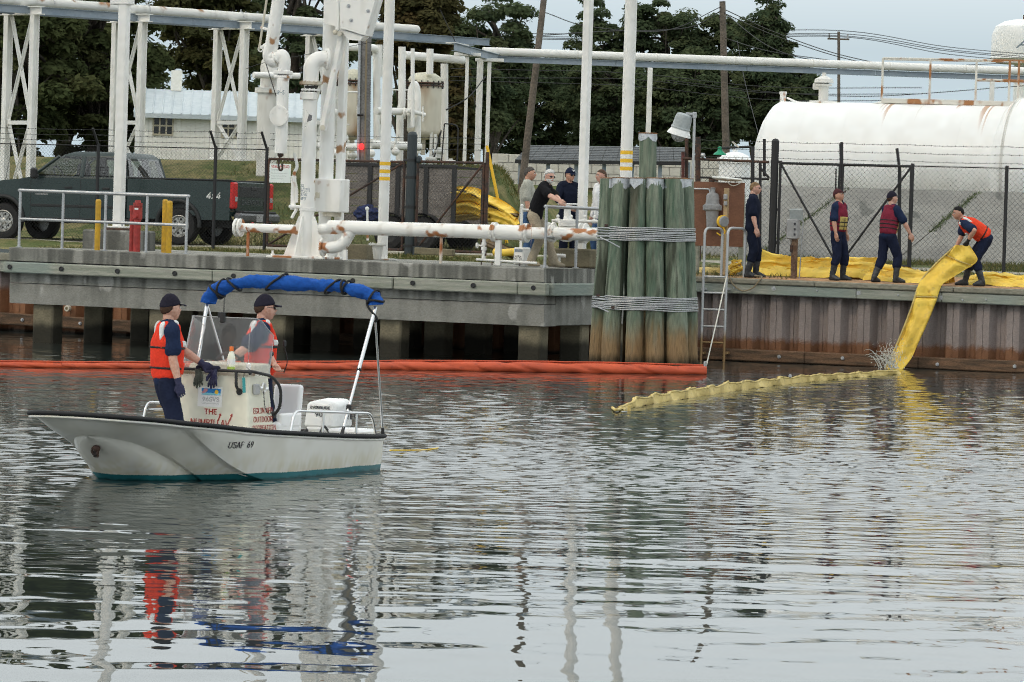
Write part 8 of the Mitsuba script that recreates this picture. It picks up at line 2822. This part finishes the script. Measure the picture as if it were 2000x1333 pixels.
 part(k, 'pedestal', MB().cyl(c - UP * 24, c - UP * .3, .8, n=24), 'm_tank_small')
 part(k, 'rim', MB().lathe([(2.9, -.02), (3.05, .0), (3.05, .12), (2.9, .14)], c, UP, 40), 'm_tank_small')
 t = meshkit.text_mesh('AF', .80, .02, True); V = t.vertices.copy()
 V[:, 0] += V[:, 1] * .45
 aa = (V[:, 0] * 1.25 - 1.05) / 2.95
 part(k, 'lettering', (c + np.stack([np.sin(aa) * 2.97, -np.cos(aa) * 2.97, V[:, 1] + .95], 1), t.faces), 'm_steel_blue', False)
 part(k, 'finial', MB().cyl(c + UP * 3.65, c + UP * 4.1, .12, n=8), 'm_red_rust')

mat('m_white_rail', rusty((.62, .60, .54), (.5, .46, .4), (.34, .15, .06), .50, .62, 4.0), .6)
mat('m_tank_small', (.80, .81, .80), .4)
mat('m_green', (.01, .26, .13), .4)
far_right()

# ------------------------------------------------------------------ buildings
def buildings():
 k = thing('white_building', 'low white sided building with a pale blue metal roof beyond the grass bank', 'building')
 Y = 125.0
 a = at(270, 300, Y); w = 6.2; zt = at(400, 222, Y)[2]; zr = at(400, 172, Y)[2]; dep = 4.5
 zb = 3.2
 m = MB()
 n = 46
 mat('m_siding', mottled((.82, .81, .75), (.74, .73, .67), 2, 20, .4), .6)
 mat('m_roof_metal', mottled((.40, .46, .49), (.47, .52, .54), 2, 10, .4), .4)
 Xb = U_(np.array([1, .06, 0])); Yb_ = np.array([-Xb[1], Xb[0], 0])
 for i in range(n):
  x = w * (i + .5) / n
  part(k, 'siding_board', MB().box(a * [1, 1, 0] + Xb * x + UP * (zb + zt) / 2 + Yb_ * (.004 * (i % 2)), (w / n - .012, .03, zt - zb), np.stack([Xb, Yb_, UP], 1)), 'm_siding')
 part(k, 'wall', MB().box(a * [1, 1, 0] + Xb * w / 2 + Yb_ * (dep / 2 + .03) + UP * (zb + zt) / 2, (w, dep, zt - zb), np.stack([Xb, Yb_, UP], 1)), 'm_siding')
 nr = 24
 p0 = a * [1, 1, 0] + UP * (zt - .05) - Yb_ * .3 - Xb * .15; p1 = a * [1, 1, 0] + UP * zr + Yb_ * 2.4 - Xb * .15
 rf = part(k, 'roof', MB().quad(p0, p0 + Xb * (w + .3), p1 + Xb * (w + .3), p1).quad(p1, p1 + Xb * (w + .3), p0 + Yb_ * 5.4 + Xb * (w + .3), p0 + Yb_ * 5.4), 'm_roof_metal', False)
 for i in range(nr + 1):
  q = Xb * (w + .3) * i / nr
  part(rf, 'seam', MB().beam(p0 + q + UP * .02, p1 + q + UP * .02, .025, .03), 'm_roof_metal')
 part(rf, 'fascia', MB().beam(p0 - UP * .06, p0 + Xb * (w + .3) - UP * .06, .04, .13), 'm_roof_metal')
 part(k, 'chimney', MB().box(at(345, 158, Y + 2.4), (.30, .3, .6), None), 'm_siding')
 for x0, x1, y0, y1 in ((300, 337, 228, 264), (434, 471, 233, 269)):
  q0, q1 = at(x0, y0, Y), at(x1, y1, Y)
  c = (q0 + q1) / 2; c = a + Xb * ((c - a) @ Xb) + UP * (c[2] - a[2]) - Yb_ * .03
  W_, H_ = q1[0] - q0[0], q0[2] - q1[2]
  RB_ = np.stack([Xb, Yb_, UP], 1)
  wk = part(k, 'window', MB().box(c, (W_, .03, H_), RB_), 'm_window_dark')
  for dx in (-.5, -.17, .17, .5):
   part(wk, 'frame', MB().box(c + Xb * dx * W_ - Yb_ * .02, (.045, .04, H_ + .04), RB_), 'm_tan_frame')
  for dz in (-.5, 0, .5):
   part(wk, 'frame', MB().box(c + UP * dz * H_ - Yb_ * .022, (W_ + .04, .04, .045), RB_), 'm_tan_frame')
 k = thing('open_shelter', 'open sided shelter with a dark grey shingled roof behind the people on the pier', 'shelter')
 Y = 148.0
 e0, e1 = at(1006, 313, Y), at(1345, 317, Y); r0, r1 = at(1034, 284, Y + 2.5), at(1340, 288, Y + 2.5)
 mat('m_shingle', mottled((.13, .14, .145), (.085, .09, .095), 3, 30, .5), .9)
 rows = 9
 for i in range(rows):
  t0, t1 = i / rows, (i + 1.08) / rows
  A0, A1 = e0 + (r0 - e0) * t0, e1 + (r1 - e1) * t0; B0, B1 = e0 + (r0 - e0) * min(t1, 1), e1 + (r1 - e1) * min(t1, 1)
  ns = 12
  for j in range(ns):
   q = lambda P_, Q_, t: P_ + (Q_ - P_) * t
   a_, b_ = q(A0, A1, j / ns), q(A0, A1, (j + 1) / ns - .002); c_, d_ = q(B0, B1, (j + 1) / ns - .002), q(B0, B1, j / ns)
   part(k, 'roof_shingle', MB().quad(a_ + UP * .03, b_ + UP * .03, c_, d_).quad(a_ - UP * .0, b_ - UP * .0, b_ + UP * .03, a_ + UP * .03), 'm_shingle', False)
 bk0 = e0 + np.array([.2, 5, 0]); bk1 = e1 + np.array([.2, 5, 0])
 part(k, 'roof_end', MB().add([e0, r0, bk0], [[0, 1, 2]]).quad(bk0, bk1, r1, r0), 'm_shingle', False)
 part(k, 'fascia', MB().beam(e0 - UP * .06, e1 - UP * .06, .04, .10), 'm_fence')
 for t in np.linspace(.03, 1, 7):
  q = e0 + (e1 - e0) * t + np.array([0, .3, 0])
  part(k, 'post', MB().box(q - UP * .9, (.13, .13, 1.8), None), 'm_steel_blue')
 k = thing('block_wall', 'long pale block wall behind the open shelter', 'wall')
 Y = 158.0
 a, b = at(960, 345, Y), at(1480, 358, Y); h = 1.25; z0 = 3.9
 L = np.linalg.norm(b - a); nb_ = 24
 mat('m_block', mottled((.60, .58, .52), (.54, .52, .46), 2, 20, .4), .8)
 for row in range(4):
  for i in range(nb_):
   t = (i + .5 + .5 * (row % 2)) / nb_
   part(k, 'block', MB().box(a * [1, 1, 0] + (b - a) * [1, 1, 0] * t + UP * (z0 + h / 4 * (row + .5)), (L / nb_ - .02, .2, h / 4 - .02), None), 'm_block')
 part(k, 'wall_core', MB().box((a + b) / 2 * [1, 1, 0] + UP * (z0 + h / 2) + np.array([0, .12, 0]), (L, .15, h), None), 'm_block')

mat('m_tan_frame', (.40, .36, .27), .6)
buildings()

# ------------------------------------------------------------------ trees
scene['m_leaf'] = {'type': 'principledthin', 'base_color': {'type': 'mesh_attribute', 'name': 'vertex_color'}, 'roughness': .75, 'diff_trans': .9, 'spec_trans': 0.0}
mat('m_bark', mottled((.10, .085, .07), (.055, .048, .04), 4, 20, .5), .95)

def tree(lab, px, Y, top, low, wpx, cols, seed, n=32000, leaf=.135, shape=1.0):
 r = np.random.default_rng(seed)
 k = thing('tree', lab, 'tree', None)
 s_ = Y / F
 t = at(px, top, Y); b = at(px, low, Y)
 base = np.array([t[0], t[1], 3.4])
 H_ = t[2] - b[2]; R_ = wpx / 2 * s_
 C_ = np.array([t[0], t[1], b[2] + H_ * .46])
 m = MB()
 trunk = bez([base - UP * .3, base + np.array([r.normal(0, .2), 0, H_ * .3]), C_ + np.array([r.normal(0, .3), 0, H_ * .1]), C_ + UP * H_ * .40], 8)
 m.tube(trunk, np.linspace(.30, .05, len(trunk)), 10)
 cl = []
 nc = 120
 for i in range(nc):
  d = U_(r.normal(0, 1, 3)); q = r.uniform(.25, 1) ** .45
  lump = .78 + .44 * float(meshkit.noise(d[None] * 1.9 + seed, 1)[0])
  p = C_ + d * q * lump * np.array([R_, R_ * .9, H_ * .54])
  if p[2] < b[2] - .1:
   p[2] = b[2] + r.uniform(0, .8)
  cl.append(p)
  if i % 3 == 0:
   j = r.integers(4, len(trunk) - 3)
   m.tube(bez([trunk[j], (trunk[j] + p) / 2 + UP * .25 + r.normal(0, .1, 3), p], 5), np.linspace(.085, .02, 11), 5)
 part(k, 'trunk', m, 'm_bark')
 cl = np.array(cl)
 which = r.integers(0, nc, n)
 rad = r.uniform(.35, .85, nc) * (R_ / 3) ** .4
 d = r.normal(0, 1, (n, 3)); d[:, 2] = np.abs(d[:, 2]) - .35; d /= np.linalg.norm(d, axis=1, keepdims=True)
 P = cl[which] + d * (rad[which] * r.uniform(.25, 1, n) ** .5)[:, None] * [1, 1, .72]
 nn = d * .7 + np.array([0, -.1, .8]) + r.normal(0, .42, (n, 3)); nn /= np.linalg.norm(nn, axis=1, keepdims=True)
 u = np.cross(nn, r.normal(0, 1, (n, 3))); u /= np.linalg.norm(u, axis=1, keepdims=True)
 w = np.cross(u, nn)
 sz = leaf * r.uniform(.5, 1.15, n)
 V = np.stack([P - u * sz[:, None], P - w * sz[:, None] * .5, P + u * sz[:, None], P + w * sz[:, None] * .5], 1).reshape(-1, 3)
 Fq = np.arange(4 * n).reshape(-1, 4)
 cols = np.array(cols)
 tone = np.clip(r.normal(.5, .22, nc)[which] + r.normal(0, .16, n), 0, 1)
 ci = r.random(nc) < .28
 base_c = np.where(ci[which][:, None], cols[2], cols[0]) * (1 - tone[:, None]) + cols[1] * tone[:, None]
 col = np.repeat(base_c * r.uniform(.75, 1.25, (n, 1)), 4, 0)
 put(k + '__crown', (V, Fq), 'm_leaf', False, color=np.clip(col, 0, 1))
 labels[k + '__crown'] = {'label': 'leafy crown'}

DK = ((.056, .082, .046), (.105, .135, .068), (.088, .100, .050))
OL = ((.056, .074, .032), (.105, .122, .052), (.092, .094, .042))
AU = ((.076, .080, .038), (.118, .104, .046), (.120, .086, .040))

def trees():
 T_ = [('broad olive green tree at the left edge behind the trestles', 20, 128, -130, 318, 330, OL, 11),
          ('olive tree with brown tinged leaves left of the white building', 195, 131, -120, 302, 250, OL, 2),
          ('tall olive tree rising behind the white lamp pole', 130, 140, -150, 250, 360, OL, 23),
          ('yellowish olive tree behind the roof of the white building', 420, 148, -90, 175, 210, ((.062, .072, .032), (.115, .115, .048), (.105, .092, .04)), 3),
          ('dark tree behind the loading arm', 590, 158, -160, 270, 250, DK, 4),
          ('orange brown autumn tree behind the right filter vessel', 815, 165, -70, 150, 170, AU, 5),
          ('small rust coloured tree low behind the T posts', 893, 170, 130, 345, 70, AU, 15),
          ('dark green tree left of the leaning pole', 955, 190, -15, 250, 205, DK, 6),
          ('dark tree whose branches reach behind the leaning pole', 1040, 200, 95, 300, 190, DK, 7),
          ('dark tree mass between the trestle bend and the far shelter', 880, 182, 90, 310, 230, DK, 17),
          ('tall dark green tree behind the square white pole', 1165, 205, 20, 275, 170, DK, 8),
          ('dark spreading tree low behind the striped thick pole', 1210, 195, 110, 300, 230, DK, 18),
          ('tall dark tree right of the thick striped pole', 1300, 205, -8, 285, 175, DK, 9),
          ('dark tree behind the flood lamp', 1350, 192, 110, 310, 210, DK, 19),
          ('tree around the timber utility pole', 1415, 205, 22, 280, 150, DK, 10),
          ('tallest right hand tree with a ragged crown against the sky', 1497, 200, -2, 200, 112, DK, 12),
          ('low tree reaching out behind the tank vent', 1520, 196, 120, 290, 175, DK, 13)]
 for lab, px, Y, top, low, w, c, sd in T_:
  tree(lab, px, Y, top, low, w, c, sd, 32000 if w > 120 else 12000)

trees()

# ------------------------------------------------------------------ poles and wires far off
def wires():
 def pole(lab, t, b, Y, r0, cross=False, tower=False):
  k = thing('utility_pole', lab, 'utility pole')
  a, c = at(*t, Y), at(*b, Y)
  part(k, 'pole', MB().cyl(c - UP * 1.5, a, r0, r0 * .75, 14), 'm_pole_brown')
  if cross:
   q = a - UP * .45
   part(k, 'cross_arm', MB().box(q, (1.3, .09, .10), None), 'm_pole_brown')
   for d in (-.55, .55, .0):
    part(k, 'insulator', MB().cyl(q + np.array([d, 0, .05]), q + np.array([d, 0, .30]), .05, n=8), 'm_galv')
   part(k, 'transformer', MB().cyl(q + np.array([.4, -.2, -1.9]), q + np.array([.4, -.2, -1.3]), .16, n=12), 'm_galv')
  return a
 mat('m_pole_brown', mottled((.17, .14, .115), (.10, .085, .07), 3, 25, .5), .9)
 pole('leaning brown timber pole without wires behind the trestle bend', (1063, -8), (1011, 352), 112.0, .105)
 p1 = pole('timber utility pole carrying many wires against the right trees', (1411, 3), (1425, 345), 122.0, .115)
 p2 = pole('distant thin utility pole with a cross arm above the white tank', (1638, 62), (1640, 330), 260.0, .11, True)
 k = thing('overhead_wires', 'overhead wires strung between the utility poles across the trees and sky', 'wires')
 def wire(pts, Y, r_=.016):
  P = [at(x, y, yy) for (x, y), yy in zip(pts, Y)]
  part(k, 'wire', MB().tube(bez(P, 10), r_, 4), 'm_black')
 wire([(1412, 12), (1300, 60), (1150, 52), (1065, 25)], (122, 120, 116, 112), .012)
 wire([(1411, 20), (1340, 55), (1180, 62), (1050, 70)], (122, 121, 118, 114), .014)
 for dy in (0, 8):
  wire([(1413, 18 + dy), (1520, 66 + dy * .8), (1660, 112 + dy * .6), (1800, 130 + dy), (2060, 118 + dy)], (122, 130, 140, 150, 170), .014)
 wire([(1413, 24), (1500, 90), (1590, 118), (1700, 125)], (122, 118, 116, 114), .012)
 wire([(1416, 75), (1500, 100), (1620, 118)], (122, 118, 116), .010)
 for y0, y1, y2, y3 in ((72, 62, 60, 92), (76, 70, 70, 100), (80, 76, 72, 106), (78, 73, 66, 97)):
  wire([(900, y0 - 6), (1300, y1 + 4), (1637, y2), (1850, y3), (2050, y3 + 18)], (240, 250, 260, 270, 285), .02)
 for y0, y1 in ((150, 152), (158, 165), (134, 140)):
  wire([(880, y0), (1000, y0 + 3), (1240, y1 + 4), (1500, y1 + 30), (1800, y1 + 32)], (140, 142, 146, 150, 155), .012)
 wire([(1300, 157), (1500, 180), (1640, 188), (1760, 186), (2000, 168)], (150, 152, 154, 156, 158), .013)
 wire([(860, 20), (905, 120), (930, 210)], (108, 108, 108), .010)
 wire([(1440, 80), (1455, 160), (1482, 265)], (121, 118, 112), .008)
 wire([(948, 150), (915, 190), (872, 215)], (107, 106, 105.4), .018)
 wire([(480, 135), (520, 122), (610, 105), (740, 80)], (95, 95, 95, 95), .006)
 a, b = at(950, 287, 97.0), on_ground_px(990, 16)
 solo('guy_guard', 'bright yellow plastic guy wire guard leaning down the grass bank', 'guy guard', MB().cyl(b, sp(951, 285, 16), .035, n=8), 'm_stripe')

wires()

# ------------------------------------------------------------------ grass
def grass():
 r = np.random.default_rng(31)
 V, C_ = [], []
 spans = [(-14, 2.2, 6.75, 9.5, 9000), (-16, 0, 12.4, 18, 9000), (-16, 3, 20, 31, 26000), (2.0, 13, 11.8, 15.6, 9000), (6.5, 10.5, 6.9, 8.2, 350), (1.5, 12, 9.0, 10.2, 2600)]
 for u0, u1, v0, v1, n in spans:
  u, v = r.uniform(u0, u1, n), r.uniform(v0, v1, n)
  keep = meshkit.noise(np.stack([u * 1.5, v * 1.5, u * 0], 1), 3) + r.uniform(-.3, .3, n) > .35
  u, v = u[keep], v[keep]; n = len(u)
  z = zg(u, v) - .02
  o = CORNER + SU * u[:, None] + SV * v[:, None] + UP * z[:, None]
  h = r.uniform(.05, .17, n)[:, None] * (1.0 if v0 > 10 else .7); a = r.uniform(0, 6.28, n)
  w = np.stack([np.cos(a), np.sin(a), a * 0], 1) * .014
  t = o + UP * h + np.stack([r.normal(0, .5, n), r.normal(0, .5, n), np.zeros(n)], 1) * h
  V.append(np.stack([o - w, o + w, t], 1).reshape(-1, 3))
  d = r.random(n)[:, None]
  c = np.array([.055, .085, .025]) * (1 - d) + np.array([.20, .17, .075]) * d
  C_.append(np.repeat(c, 3, 0))
 V = np.vstack(V); C_ = np.vstack(C_)
 put('grass', (V, np.arange(len(V)).reshape(-1, 3)), 'm_leaf', False, color=C_)
 labels['grass'] = {'label': 'short tufty grass on the bank and behind the quay', 'category': 'grass', 'kind': 'stuff'}

grass()
